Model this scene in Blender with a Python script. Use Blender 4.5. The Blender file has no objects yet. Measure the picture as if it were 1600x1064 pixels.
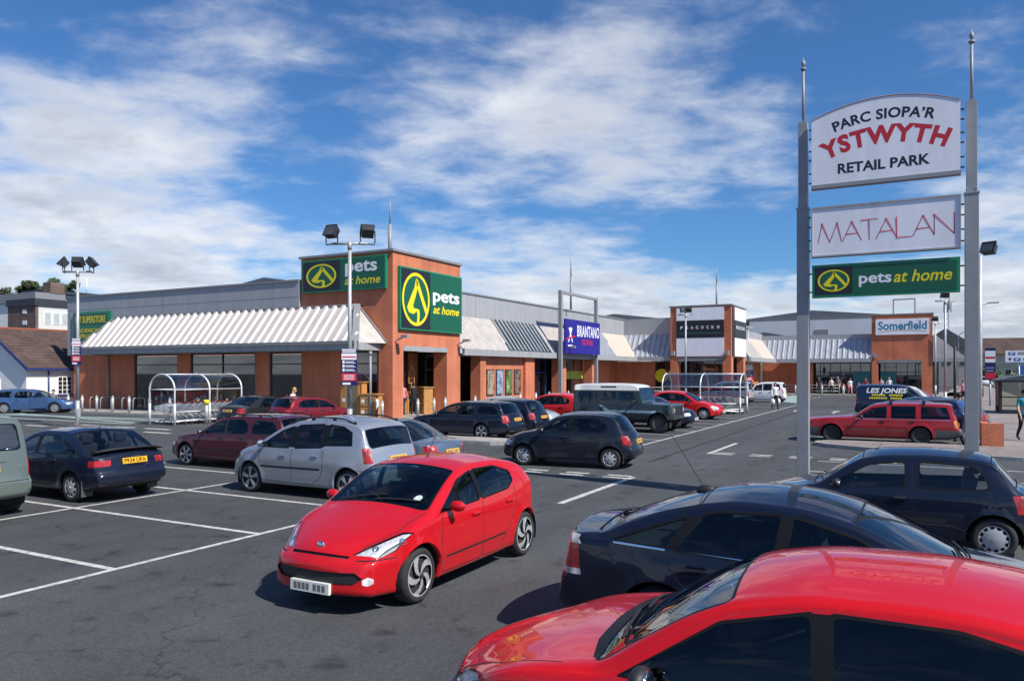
import bpy, bmesh, math, random
import numpy as np
from mathutils import Vector, Matrix
from mathutils.bvhtree import BVHTree
R = math.radians
rnd = random.Random(7)
C = bpy.context.scene.collection
scn = bpy.context.scene

# ------------------------------------------------------------------ camera
# world axes: X runs along the parking aisle away from the viewer, Y across it to the left
EYE = 2.5
FX, FY = .8793, .4763            # horizontal view direction
cam_d = bpy.data.cameras.new('camera')
cam = bpy.data.objects.new('camera', cam_d)
C.objects.link(cam)
cam.location = (0, 0, EYE)
cam.rotation_euler = (R(90), 0, math.atan2(-FX, FY))
cam_d.sensor_width = 36
cam_d.lens = 27.0
cam_d.shift_y = 48/1600
cam_d.clip_start = .1
cam_d.clip_end = 5000
scn.camera = cam

# ------------------------------------------------------------------ light
SUN_EL = R(46)
SUN_H = Vector((-.22, -1.0, 0)).normalized()
SUN_V = Vector((SUN_H.x*math.cos(SUN_EL), SUN_H.y*math.cos(SUN_EL), math.sin(SUN_EL)))
sun_d = bpy.data.lights.new('sun', 'SUN')
sun_d.energy = 4.4
sun_d.angle = R(.5)
sun_d.color = (1, .95, .87)
sun = bpy.data.objects.new('sun', sun_d)
C.objects.link(sun)
sun.rotation_euler = SUN_V.to_track_quat('Z', 'Y').to_euler()
sun.location = (0, 0, 60)

scn.view_settings.view_transform = 'Standard'
scn.view_settings.look = 'None'
scn.view_settings.gamma = 1
scn.view_settings.exposure = .45

def build_sky():
    w = bpy.data.worlds.new("World")
    scn.world = w
    w.use_nodes = True
    nt = w.node_tree
    N, Lk = nt.nodes, nt.links
    N.clear()
    def nd(t, **k):
        n = N.new(t)
        for a, b in k.items():
            setattr(n, a, b)
        return n
    def setin(n, i, v):
        if hasattr(v, 'bl_idname') or isinstance(v, bpy.types.NodeSocket):
            Lk.new(v, n.inputs[i])
        else:
            n.inputs[i].default_value = v
    def m(op, a, b=0., c=None, clamp=False):
        n = nd('ShaderNodeMath', operation=op, use_clamp=clamp)
        setin(n, 0, a); setin(n, 1, b)
        if c is not None:
            setin(n, 2, c)
        return n.outputs[0]
    def mapr(v, a, b, c=0., d=1., smooth=True):
        n = nd('ShaderNodeMapRange')
        n.interpolation_type = 'SMOOTHSTEP' if smooth else 'LINEAR'
        setin(n, 0, v); setin(n, 1, a); setin(n, 2, b); setin(n, 3, c); setin(n, 4, d)
        return n.outputs[0]
    def mixc(f, a, b, mode='MIX'):
        n = nd('ShaderNodeMix', data_type='RGBA', blend_type=mode)
        setin(n, 0, f); setin(n, 6, a); setin(n, 7, b)
        return n.outputs[2]
    tc = nd('ShaderNodeTexCoord')
    dirv = tc.outputs['Generated']
    sky = nd('ShaderNodeTexSky', sky_type='NISHITA')
    sky.sun_disc = False
    sky.sun_elevation = SUN_EL
    sky.sun_rotation = math.atan2(SUN_H.x, SUN_H.y)
    sky.air_density = 1.0; sky.dust_density = .3; sky.ozone_density = 2.5
    sep = nd('ShaderNodeSeparateXYZ'); Lk.new(dirv, sep.inputs[0])
    X, Y, Z = sep.outputs
    # deep polarised blue overhead
    blue = mixc(1., sky.outputs[0], (.40, .69, 1.0, 1), 'MULTIPLY')
    # azimuth from the heading of the aisle's street view, degrees, and elevation
    ca, sa = FX, FY
    rr = m('SUBTRACT', m('MULTIPLY', X, sa), m('MULTIPLY', Y, ca))
    dd = m('ADD', m('MULTIPLY', X, ca), m('MULTIPLY', Y, sa))
    az = m('MULTIPLY', m('ARCTAN2', rr, dd), 57.2958)
    el = m('MULTIPLY', m('ARCSINE', Z), 57.2958)
    # cloud layer seen in perspective: direction / height
    zz = m('ADD', m('MAXIMUM', Z, 0.), .16)
    comb = nd('ShaderNodeCombineXYZ')
    setin(comb, 0, m('DIVIDE', rr, zz)); setin(comb, 1, m('DIVIDE', dd, zz)); comb.inputs[2].default_value = 3.1
    def noise(v, sc, det, rough=.55, dist=0., off=(0, 0, 0), stretch=(1, 1, 1)):
        mp = nd('ShaderNodeMapping')
        mp.inputs['Location'].default_value = off
        mp.inputs['Scale'].default_value = stretch
        Lk.new(v, mp.inputs[0])
        n = nd('ShaderNodeTexNoise')
        Lk.new(mp.outputs[0], n.inputs['Vector'])
        n.inputs['Scale'].default_value = sc
        n.inputs['Detail'].default_value = det
        n.inputs['Roughness'].default_value = rough
        n.inputs['Distortion'].default_value = dist
        return n.outputs['Fac']
    P = comb.outputs[0]
    n1 = noise(P, 1.7, 9, .55, .15, (2.2, .4, 0))
    n2 = noise(P, 4.6, 9, .58, .2, (7, 3, 1), (1, 1.25, 1))
    n3 = noise(dirv, 8., 9, .58, .2, (1, 5, 2), (1, 1, 2.0))
    def blob(a, e, ra, re, amp):
        x = m('DIVIDE', m('SUBTRACT', az, a), ra)
        y = m('DIVIDE', m('SUBTRACT', el, e), re)
        q = m('ADD', m('MULTIPLY', x, x), m('MULTIPLY', y, y))
        return m('MULTIPLY', m('EXPONENT', m('MULTIPLY', q, -1.)), amp)
    cov = None
    for b in BLOBS:
        v = blob(*b)
        cov = v if cov is None else m('ADD', cov, v)
    low = mapr(el, 8.5, 3.0)                      # a bank of cumulus along the horizon
    cov = m('ADD', cov, m('MULTIPLY', low, .27))
    cov = m('SUBTRACT', cov, m('MULTIPLY', mapr(el, 9., 22.), .055))
    dens = m('ADD', m('ADD', m('MULTIPLY', n1, .56), m('MULTIPLY', n2, .56)), cov)
    lowd = m('MULTIPLY', m('SUBTRACT', n3, .5), mapr(el, 12., 5.))
    dens = m('ADD', dens, m('MULTIPLY', lowd, .75))
    cl = mapr(dens, .50, .90)
    thick = mapr(dens, .62, 1.0)
    shade = noise(P, 2.6, 7, .6, .2, (4, 9, 2))
    grey = m('MULTIPLY', thick, mapr(shade, .34, .62), None)
    ccol = mixc(grey, (7.3, 7.5, 7.9, 1), (4.2, 4.55, 5.2, 1))
    fac = m('MULTIPLY', cl, .90)
    out = mixc(fac, blue, ccol)
    bg = nd('ShaderNodeBackground')
    Lk.new(out, bg.inputs[0])
    bg.inputs[1].default_value = .09
    o = nd('ShaderNodeOutputWorld')
    Lk.new(bg.outputs[0], o.inputs[0])
BLOBS = [(-28.4, 16, 9, 5.5, .24), (-32, 10, 8, 4, .18), (-22.6, 9.6, 9, 2.6, .14), (-24, 6.6, 14, 2.6, .14), (-4.8, 18, 6, 3.2, .18), (4.8, 18.4, 8, 3.6, .20), (16.7, 18.3, 4, 2.2, .12),
         (-8.5, 15.2, 3, 2.4, .10), (10.4, 15, 7, 1.8, .08), (2.4, 13, 7, 1.4, .08), (-1, 8.8, 12, 2.2, .14), (-4.8, 24.6, 5, 1.8, .07), (8.5, 24, 9, 2.2, .10), (-17, 22, 6, 1.8, .08), (33, 7, 5, 5, .24), (4, 5.5, 9, 2.5, .10),
         (-15, 14.4, 3.6, 3.2, -.14), (-13, 11.5, 4, 2.0, -.06), (16, 9.0, 6, 2.2, -.18), (24.6, 15, 4, 6, -.12), (-28, 25, 8, 2.0, -.12), (30, 24, 6, 5, -.05)]
build_sky()
# ------------------------------------------------------------------ materials
MATS = {}
def _prin(name):
    m = bpy.data.materials.new(name)
    m.use_nodes = True
    nt = m.node_tree
    return m, nt, nt.nodes['Principled BSDF']
def mat(name, col, rough=.6, metal=0., var=.12, scale=3., coat=0., spec=.5, bump=0., bscale=40., emit=None):
    """plain surface with a soft mottling of its own colour"""
    if name in MATS:
        return MATS[name]
    m, nt, b = _prin(name)
    b.inputs['Roughness'].default_value = rough
    b.inputs['Metallic'].default_value = metal
    b.inputs['Coat Weight'].default_value = coat
    b.inputs['Coat Roughness'].default_value = .04
    b.inputs['Specular IOR Level'].default_value = spec
    tc = nt.nodes.new('ShaderNodeTexCoord')
    if var > 0:
        n = nt.nodes.new('ShaderNodeTexNoise')
        n.inputs['Scale'].default_value = scale
        n.inputs['Detail'].default_value = 6
        n.inputs['Roughness'].default_value = .6
        nt.links.new(tc.outputs['Object'], n.inputs['Vector'])
        r = nt.nodes.new('ShaderNodeMapRange')
        r.inputs[1].default_value = .3; r.inputs[2].default_value = .7
        r.inputs[3].default_value = 1-var; r.inputs[4].default_value = 1+var
        nt.links.new(n.outputs['Fac'], r.inputs[0])
        mx = nt.nodes.new('ShaderNodeMix'); mx.data_type = 'RGBA'; mx.blend_type = 'MULTIPLY'
        mx.inputs[0].default_value = 1
        mx.inputs[6].default_value = (*col, 1)
        nt.links.new(r.outputs[0], mx.inputs[7])
        nt.links.new(mx.outputs[2], b.inputs['Base Color'])
    else:
        b.inputs['Base Color'].default_value = (*col, 1)
    if bump > 0:
        n2 = nt.nodes.new('ShaderNodeTexNoise')
        n2.inputs['Scale'].default_value = bscale
        n2.inputs['Detail'].default_value = 5
        nt.links.new(tc.outputs['Object'], n2.inputs['Vector'])
        bp = nt.nodes.new('ShaderNodeBump')
        bp.inputs['Strength'].default_value = bump
        bp.inputs['Distance'].default_value = .01
        nt.links.new(n2.outputs['Fac'], bp.inputs['Height'])
        nt.links.new(bp.outputs['Normal'], b.inputs['Normal'])
    if emit:
        b.inputs['Emission Color'].default_value = (*emit[0], 1)
        b.inputs['Emission Strength'].default_value = emit[1]
    MATS[name] = m
    return m
def streaky(name, col, rough=.5, amt=.22, sc=(1.5, 1.5, .15), metal=0.):
    """sheet metal with dirt runs down the slope"""
    m, nt, b = _prin(name); L = nt.links
    b.inputs['Roughness'].default_value = rough; b.inputs['Metallic'].default_value = metal
    tc = nt.nodes.new('ShaderNodeTexCoord'); mp = nt.nodes.new('ShaderNodeMapping'); mp.inputs['Scale'].default_value = sc
    L.new(tc.outputs['Object'], mp.inputs[0])
    n = nt.nodes.new('ShaderNodeTexNoise'); n.inputs['Scale'].default_value = 1.6; n.inputs['Detail'].default_value = 7; n.inputs['Roughness'].default_value = .65
    L.new(mp.outputs[0], n.inputs['Vector'])
    r = nt.nodes.new('ShaderNodeMapRange'); r.inputs[1].default_value = .35; r.inputs[2].default_value = .72; r.inputs[3].default_value = 1.06; r.inputs[4].default_value = 1-amt
    L.new(n.outputs['Fac'], r.inputs[0])
    mx = nt.nodes.new('ShaderNodeMix'); mx.data_type = 'RGBA'; mx.blend_type = 'MULTIPLY'; mx.inputs[0].default_value = 1
    mx.inputs[6].default_value = (*col, 1); L.new(r.outputs[0], mx.inputs[7]); L.new(mx.outputs[2], b.inputs['Base Color'])
    MATS[name] = m
    return m
def paint(name, col, metal=.0, dirt=.25, rough=.4):
    """car paint: clear coat, slight orange peel, road film on the lower body"""
    if name in MATS:
        return MATS[name]
    m, nt, b = _prin(name)
    L = nt.links
    b.inputs['Metallic'].default_value = metal
    b.inputs['Specular IOR Level'].default_value = .12
    b.inputs['Coat Weight'].default_value = 1
    b.inputs['Coat Roughness'].default_value = .025
    b.inputs['Coat IOR'].default_value = 1.40
    tc = nt.nodes.new('ShaderNodeTexCoord')
    sp = nt.nodes.new('ShaderNodeSeparateXYZ'); L.new(tc.outputs['Object'], sp.inputs[0])
    n = nt.nodes.new('ShaderNodeTexNoise'); n.inputs['Scale'].default_value = 2.4; n.inputs['Detail'].default_value = 8
    n.inputs['Roughness'].default_value = .65
    L.new(tc.outputs['Object'], n.inputs['Vector'])
    r = nt.nodes.new('ShaderNodeMapRange'); r.inputs[1].default_value = .75; r.inputs[2].default_value = .2
    r.inputs[3].default_value = 0; r.inputs[4].default_value = dirt*.9
    L.new(sp.outputs[2], r.inputs[0])
    mu = nt.nodes.new('ShaderNodeMath'); mu.operation = 'MULTIPLY'
    L.new(r.outputs[0], mu.inputs[0]); L.new(n.outputs['Fac'], mu.inputs[1])
    ad = nt.nodes.new('ShaderNodeMath'); ad.operation = 'MULTIPLY_ADD'
    L.new(n.outputs['Fac'], ad.inputs[0]); ad.inputs[1].default_value = dirt*.05; L.new(mu.outputs[0], ad.inputs[2])
    mx = nt.nodes.new('ShaderNodeMix'); mx.data_type = 'RGBA'
    L.new(ad.outputs[0], mx.inputs[0])
    mx.inputs[6].default_value = (*col, 1); mx.inputs[7].default_value = (.13, .12, .105, 1)
    L.new(mx.outputs[2], b.inputs['Base Color'])
    r2 = nt.nodes.new('ShaderNodeMapRange'); r2.inputs[1].default_value = 0; r2.inputs[2].default_value = .5
    r2.inputs[3].default_value = .03; r2.inputs[4].default_value = .4
    L.new(ad.outputs[0], r2.inputs[0]); L.new(r2.outputs[0], b.inputs['Coat Roughness'])
    b.inputs['Roughness'].default_value = rough
    n3 = nt.nodes.new('ShaderNodeTexNoise'); n3.inputs['Scale'].default_value = 5; n3.inputs['Detail'].default_value = 2
    L.new(tc.outputs['Object'], n3.inputs['Vector'])
    bp = nt.nodes.new('ShaderNodeBump'); bp.inputs['Strength'].default_value = .06; bp.inputs['Distance'].default_value = .01
    L.new(n3.outputs['Fac'], bp.inputs['Height']); L.new(bp.outputs['Normal'], b.inputs['Coat Normal'])
    MATS[name] = m
    return m
def glass(name, tint=(.42, .50, .48), f0=.05):
    """thin pane: tinted see-through with a mirror layer that grows towards grazing angles"""
    if name in MATS:
        return MATS[name]
    m = bpy.data.materials.new(name); m.use_nodes = True
    nt = m.node_tree; nt.nodes.clear(); L = nt.links
    o = nt.nodes.new('ShaderNodeOutputMaterial')
    mix = nt.nodes.new('ShaderNodeMixShader')
    t = nt.nodes.new('ShaderNodeBsdfTransparent'); t.inputs[0].default_value = (*tint, 1)
    g = nt.nodes.new('ShaderNodeBsdfGlossy'); g.inputs['Roughness'].default_value = .02
    g.inputs[0].default_value = (.95, .97, 1, 1)
    lw = nt.nodes.new('ShaderNodeLayerWeight'); lw.inputs[0].default_value = .5
    p = nt.nodes.new('ShaderNodeMath'); p.operation = 'POWER'; p.inputs[1].default_value = 4.2
    L.new(lw.outputs['Facing'], p.inputs[0])
    q = nt.nodes.new('ShaderNodeMath'); q.operation = 'MULTIPLY_ADD'
    L.new(p.outputs[0], q.inputs[0]); q.inputs[1].default_value = 1-f0; q.inputs[2].default_value = f0
    L.new(q.outputs[0], mix.inputs[0]); L.new(t.outputs[0], mix.inputs[1]); L.new(g.outputs[0], mix.inputs[2])
    L.new(mix.outputs[0], o.inputs[0])
    MATS[name] = m
    return m
def lamp_mat(name, col, scale=60):
    """moulded lamp lens: glossy, ribbed"""
    if name in MATS:
        return MATS[name]
    m, nt, b = _prin(name); L = nt.links
    b.inputs['Roughness'].default_value = .25
    b.inputs['Coat Weight'].default_value = 1
    tc = nt.nodes.new('ShaderNodeTexCoord')
    wv = nt.nodes.new('ShaderNodeTexNoise'); wv.inputs['Scale'].default_value = 9; wv.inputs['Detail'].default_value = 3
    L.new(tc.outputs['Object'], wv.inputs['Vector'])
    r = nt.nodes.new('ShaderNodeMapRange'); r.inputs[1].default_value = .38; r.inputs[2].default_value = .62
    r.inputs[3].default_value = .45; r.inputs[4].default_value = 1.15
    L.new(wv.outputs['Fac'], r.inputs[0])
    mx = nt.nodes.new('ShaderNodeMix'); mx.data_type = 'RGBA'; mx.blend_type = 'MULTIPLY'; mx.inputs[0].default_value = 1
    mx.inputs[6].default_value = (*col, 1); L.new(r.outputs[0], mx.inputs[7])
    L.new(mx.outputs[2], b.inputs['Base Color'])
    w2 = nt.nodes.new('ShaderNodeTexWave'); w2.inputs['Scale'].default_value = scale
    L.new(tc.outputs['Object'], w2.inputs['Vector'])
    bp = nt.nodes.new('ShaderNodeBump'); bp.inputs['Strength'].default_value = .4; bp.inputs['Distance'].default_value = .004
    L.new(w2.outputs['Fac'], bp.inputs['Height']); L.new(bp.outputs['Normal'], b.inputs['Normal'])
    MATS[name] = m
    return m
def wave_mat(name, c1, c2, kind='brick', **k):
    """brick / block masonry laid on vertical (or flat) faces; size in metres"""
    if name in MATS:
        return MATS[name]
    m, nt, b = _prin(name); L = nt.links
    tc = nt.nodes.new('ShaderNodeTexCoord')
    sp = nt.nodes.new('ShaderNodeSeparateXYZ'); L.new(tc.outputs['Object'], sp.inputs[0])
    cb = nt.nodes.new('ShaderNodeCombineXYZ')
    if k.get('flat'):
        L.new(sp.outputs[0], cb.inputs[0]); L.new(sp.outputs[1], cb.inputs[1])
    else:
        a = nt.nodes.new('ShaderNodeMath'); a.operation = 'ADD'
        L.new(sp.outputs[0], a.inputs[0]); L.new(sp.outputs[1], a.inputs[1])
        L.new(a.outputs[0], cb.inputs[0]); L.new(sp.outputs[2], cb.inputs[1])
    br = nt.nodes.new('ShaderNodeTexBrick')
    L.new(cb.outputs[0], br.inputs['Vector'])
    br.inputs['Scale'].default_value = 1
    br.inputs['Brick Width'].default_value = k.get('w', .225)
    br.inputs['Row Height'].default_value = k.get('h', .075)
    br.inputs['Mortar Size'].default_value = k.get('mortar', .008)
    br.inputs['Mortar Smooth'].default_value = .2
    br.inputs['Bias'].default_value = 0
    br.inputs['Color1'].default_value = (*c1, 1); br.inputs['Color2'].default_value = (*c2, 1)
    br.inputs['Mortar'].default_value = (*k.get('mcol', (.30, .25, .22)), 1)
    n = nt.nodes.new('ShaderNodeTexNoise'); n.inputs['Scale'].default_value = k.get('nscale', .8); n.inputs['Detail'].default_value = 7
    L.new(tc.outputs['Object'], n.inputs['Vector'])
    r = nt.nodes.new('ShaderNodeMapRange'); r.inputs[1].default_value = .3; r.inputs[2].default_value = .7
    r.inputs[3].default_value = 1-k.get('var', .16); r.inputs[4].default_value = 1+k.get('var', .16)
    L.new(n.outputs['Fac'], r.inputs[0])
    mx = nt.nodes.new('ShaderNodeMix'); mx.data_type = 'RGBA'; mx.blend_type = 'MULTIPLY'; mx.inputs[0].default_value = 1
    mps = nt.nodes.new('ShaderNodeMapping'); mps.inputs['Scale'].default_value = (1.6, 1.6, .12); L.new(tc.outputs['Object'], mps.inputs[0])
    ns = nt.nodes.new('ShaderNodeTexNoise'); ns.inputs['Scale'].default_value = 1.5; ns.inputs['Detail'].default_value = 6; L.new(mps.outputs[0], ns.inputs['Vector'])
    rs = nt.nodes.new('ShaderNodeMapRange'); rs.inputs[1].default_value = .35; rs.inputs[2].default_value = .7
    rs.inputs[3].default_value = 1+k.get('var', .16)*.5; rs.inputs[4].default_value = 1-k.get('var', .16)*.9; L.new(ns.outputs['Fac'], rs.inputs[0])
    ms = nt.nodes.new('ShaderNodeMath'); ms.operation = 'MULTIPLY'; L.new(r.outputs[0], ms.inputs[0]); L.new(rs.outputs[0], ms.inputs[1])
    L.new(br.outputs['Color'], mx.inputs[6]); L.new(ms.outputs[0], mx.inputs[7])
    L.new(mx.outputs[2], b.inputs['Base Color'])
    b.inputs['Roughness'].default_value = .85
    bp = nt.nodes.new('ShaderNodeBump'); bp.inputs['Strength'].default_value = .3; bp.inputs['Distance'].default_value = .01
    iv = nt.nodes.new('ShaderNodeMath'); iv.operation = 'SUBTRACT'; iv.inputs[0].default_value = 1
    L.new(br.outputs['Fac'], iv.inputs[1]); L.new(iv.outputs[0], bp.inputs['Height']); L.new(bp.outputs['Normal'], b.inputs['Normal'])
    MATS[name] = m
    return m

BLACK = mat('black plastic', (.018, .018, .02), .55, var=.2)
RUBBER = mat('tyre rubber', (.022, .022, .023), .85, var=.25, scale=12)
GAP = mat('panel gap', (.006, .006, .006), .9, var=0)
LINING = mat('cabin lining', (.035, .037, .04), .9, var=.2)
SEAT = mat('seat cloth', (.032, .034, .04), .95, var=.25, scale=14)
CHROME = mat('chrome', (.72, .72, .74), .12, 1., var=0)
ALLOY = mat('alloy wheel', (.46, .47, .49), .35, .35, var=.12, scale=9)
HUBCAP = mat('hub cap', (.42, .43, .45), .4, .2, var=.15, scale=9)
STEEL = mat('black steel wheel', (.03, .03, .032), .6, .2, var=.2)
UNDER = mat('underbody', (.012, .012, .012), .95, var=0)
HEAD = lamp_mat('headlamp lens', (.58, .61, .65))
WELL = mat('wheel well shade', (.030, .030, .032), .7, .0, var=.2)
TAIL = lamp_mat('tail lamp lens', (.42, .012, .012))
AMBER = lamp_mat('amber lens', (.75, .22, .02))
CLEARL = lamp_mat('clear lens', (.7, .68, .68))
PLATE_Y = mat('yellow plate', (.80, .42, .015), .45, var=.08)
PLATE_W = mat('white plate', (.75, .75, .72), .45, var=.08)
CGLASS = glass('car glass', (.40, .48, .47), .045)
TRIM = mat('window seal', (.006, .006, .007), .5, var=0, spec=.25)
CLEARG = glass('lamp cover', (.94, .95, .96), .07)
REFL = mat('lamp reflector', (.80, .81, .83), .30, .35, var=.3, scale=25)
BLUR = mat('plate blur', (.16, .15, .13), .6, var=.3, scale=60)
CGLASS_D = glass('dark car glass', (.20, .25, .26), .06)
GREY_TRIM = mat('grey bumper plastic', (.07, .072, .075), .6, var=.15)
GALV = mat('galvanised steel', (.42, .43, .44), .5, .35, var=.12, scale=8)
GREYP = mat('grey painted steel', (.28, .29, .31), .5, .1, var=.07, scale=5)
DARKM = mat('dark housing', (.03, .03, .032), .5, var=.15)
WHITE = mat('white paint', (.80, .80, .80), .5, var=.05, scale=1.5)
# ------------------------------------------------------------------ helpers
def link(o, parent=None):
    C.objects.link(o)
    if parent is not None:
        o.parent = parent
    return o
def tag(o, label=None, cat=None, group=None, kind=None):
    if label: o['label'] = label
    if cat: o['category'] = cat
    if group: o['group'] = group
    if kind: o['kind'] = kind
    return o
def empty(name, loc=(0, 0, 0), rz=0., label=None, cat=None, group=None):
    o = bpy.data.objects.new(name, None)
    o.empty_display_size = .3
    o.location = loc
    o.rotation_euler = (0, 0, rz)
    C.objects.link(o)
    return tag(o, label, cat, group)
def copy_tree(o, parent=None):
    c = o.copy()
    C.objects.link(c)
    c.parent = parent
    for ch in KIDS.get(o.name, [x for x in bpy.data.objects if x.parent == o]):
        copy_tree(ch, c)
    return c
KIDS = {}
class MB:
    """collects shapes into one mesh"""
    def __init__(s):
        s.v, s.f, s.m, s.sm = [], [], [], []
        s.cur = 0; s.smooth = False
    def face(s, idx):
        s.f.append(tuple(idx)); s.m.append(s.cur); s.sm.append(s.smooth)
    def add(s, vs):
        b = len(s.v); s.v.extend([tuple(p) for p in vs]); return b
    def poly(s, pts):
        b = s.add(pts); s.face(range(b, b+len(pts)))
    def box(s, a, b, mtx=None):
        x0, y0, z0 = a; x1, y1, z1 = b
        if x0 > x1: x0, x1 = x1, x0
        if y0 > y1: y0, y1 = y1, y0
        if z0 > z1: z0, z1 = z1, z0
        p = [(x0,y0,z0),(x1,y0,z0),(x1,y1,z0),(x0,y1,z0),(x0,y0,z1),(x1,y0,z1),(x1,y1,z1),(x0,y1,z1)]
        if mtx is not None:
            p = [mtx @ Vector(q) for q in p]
        i = s.add(p)
        for q in ((3,2,1,0),(4,5,6,7),(0,1,5,4),(1,2,6,5),(2,3,7,6),(3,0,4,7)):
            s.face([i+k for k in q])
    def cbox(s, c, d, mtx=None):
        s.box([c[k]-d[k]/2 for k in range(3)], [c[k]+d[k]/2 for k in range(3)], mtx)
    def bar(s, a, b, w, h=None, up=(0, 0, 1)):
        """rectangular bar from a to b"""
        h = h or w
        a, b = Vector(a), Vector(b)
        d = (b-a).normalized()
        u = Vector(up)
        if abs(d.dot(u)) > .98: u = Vector((1, 0, 0))
        x = d.cross(u).normalized()*w/2; y = x.cross(d).normalized()*h/2
        i = s.add([a-x-y, a+x-y, a+x+y, a-x+y, b-x-y, b+x-y, b+x+y, b-x+y])
        for q in ((3,2,1,0),(4,5,6,7),(0,1,5,4),(1,2,6,5),(2,3,7,6),(3,0,4,7)):
            s.face([i+k for k in q])
    def tube(s, pts, r, n=8, caps=True, r1=None):
        pts = [Vector(p) for p in pts]
        N = len(pts); rings = []
        u = None
        for k, p in enumerate(pts):
            d = (pts[min(k+1, N-1)]-pts[max(k-1, 0)])
            d.normalize()
            if u is None:
                u = d.orthogonal().normalized()
            else:
                u = (u-d*u.dot(d)).normalized()
            w = d.cross(u)
            rr = r if r1 is None else r+(r1-r)*k/max(N-1, 1)
            rings.append(s.add([p+(u*math.cos(2*math.pi*j/n)+w*math.sin(2*math.pi*j/n))*rr for j in range(n)]))
        sm, s.smooth = s.smooth, n > 5
        for a, b in zip(rings, rings[1:]):
            for j in range(n):
                s.face((a+j, a+(j+1) % n, b+(j+1) % n, b+j))
        s.smooth = sm
        if caps:
            s.face([rings[0]+j for j in reversed(range(n))])
            s.face([rings[-1]+j for j in range(n)])
    def lathe(s, prof, c=(0, 0, 0), n=24, axis='z', smooth=True):
        rings = []
        for r, h in prof:
            ring = []
            for j in range(n):
                t = 2*math.pi*j/n
                p = (r*math.cos(t), r*math.sin(t), h) if axis == 'z' else (r*math.cos(t), h, r*math.sin(t))
                ring.append((p[0]+c[0], p[1]+c[1], p[2]+c[2]))
            rings.append(s.add(ring))
        sm, s.smooth = s.smooth, smooth
        for a, b in zip(rings, rings[1:]):
            for j in range(n):
                q = (a+j, a+(j+1) % n, b+(j+1) % n, b+j)
                s.face(q if axis == 'z' else q[::-1])
        s.smooth = sm
        for ring, rev in ((rings[0], True), (rings[-1], False)):
            idx = [ring+j for j in range(n)]
            if rev != (axis != 'z'): idx = idx[::-1]
            s.face(idx)
    def ell(s, c, r, n=10, m=7, mtx=None):
        vs = []
        for i in range(m+1):
            ph = math.pi*i/m
            for j in range(n):
                t = 2*math.pi*j/n
                p = Vector((math.sin(ph)*math.cos(t)*r[0], math.sin(ph)*math.sin(t)*r[1], math.cos(ph)*r[2]))
                if mtx is not None: p = mtx @ p
                vs.append(p+Vector(c))
        b = s.add(vs)
        sm, s.smooth = s.smooth, True
        for i in range(m):
            for j in range(n):
                s.face((b+i*n+j, b+(i+1)*n+j, b+(i+1)*n+(j+1) % n, b+i*n+(j+1) % n))
        s.smooth = sm
    def prism(s, pts2, a, b, fn):
        """extrude a 2D outline between levels a and b, fn(x, y, level) -> 3D"""
        n = len(pts2)
        i = s.add([fn(x, y, a) for x, y in pts2]); j = s.add([fn(x, y, b) for x, y in pts2])
        s.face([i+k for k in reversed(range(n))]); s.face([j+k for k in range(n)])
        for k in range(n):
            s.face((i+k, i+(k+1) % n, j+(k+1) % n, j+k))
    def build(s, name, mats, parent=None, bevel=0, loc=None):
        me = bpy.data.meshes.new(name)
        me.from_pydata(s.v, [], s.f)
        if not isinstance(mats, (list, tuple)): mats = [mats]
        for m_ in mats: me.materials.append(m_)
        me.polygons.foreach_set('material_index', s.m)
        me.polygons.foreach_set('use_smooth', s.sm)
        me.update()
        if bevel > 0:
            bm = bmesh.new(); bm.from_mesh(me)
            bmesh.ops.remove_doubles(bm, verts=bm.verts, dist=1e-5)
            es = [e for e in bm.edges if len(e.link_faces) == 2 and e.calc_face_angle(0) > .6]
            bmesh.ops.bevel(bm, geom=es, offset=bevel, segments=2, affect='EDGES', profile=.6, clamp_overlap=True)
            bm.to_mesh(me); bm.free()
        o = bpy.data.objects.new(name, me)
        if loc is not None: o.location = loc
        return link(o, parent)

_tcache = {}
def text_polys(s, bold=0., shear=0., res=3, track=1.):
    """outline faces of a line of text, scaled to unit cap height; returns verts(2D), faces, width"""
    key = (s, bold, shear, track)
    if key in _tcache: return _tcache[key]
    cu = bpy.data.curves.new('t', 'FONT')
    cu.body = s; cu.size = 1; cu.offset = bold; cu.shear = shear; cu.resolution_u = res; cu.space_character = track
    cu.fill_mode = 'BOTH'
    ob = bpy.data.objects.new('t', cu); C.objects.link(ob)
    dg = bpy.context.evaluated_depsgraph_get()
    me = ob.evaluated_get(dg).to_mesh()
    vs = [(v.co.x, v.co.y) for v in me.vertices]; fs = [tuple(p.vertices) for p in me.polygons]
    ob.evaluated_get(dg).to_mesh_clear()
    bpy.data.objects.remove(ob); bpy.data.curves.remove(cu)
    x0 = min(v[0] for v in vs); x1 = max(v[0] for v in vs)
    k = 1/.69
    out = ([((x-x0)*k, y*k) for x, y in vs], fs, (x1-x0)*k)
    _tcache[key] = out
    return out
def put_text(mb, s, fn, width=None, height=None, bold=0., shear=0., align='c', x=0., y=0., track=1.):
    """text in the local plane of fn(x, y) -> 3D, centred on x with its baseline at y"""
    vs, fs, w = text_polys(s, bold, shear, track=track)
    sx = (width/w) if width else height
    sy = height if height else sx
    off = -w*sx/2 if align == 'c' else 0
    b = mb.add([fn(x+off+a*sx, y+c*sy) for a, c in vs])
    for f in fs: mb.face([b+k for k in f])
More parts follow.
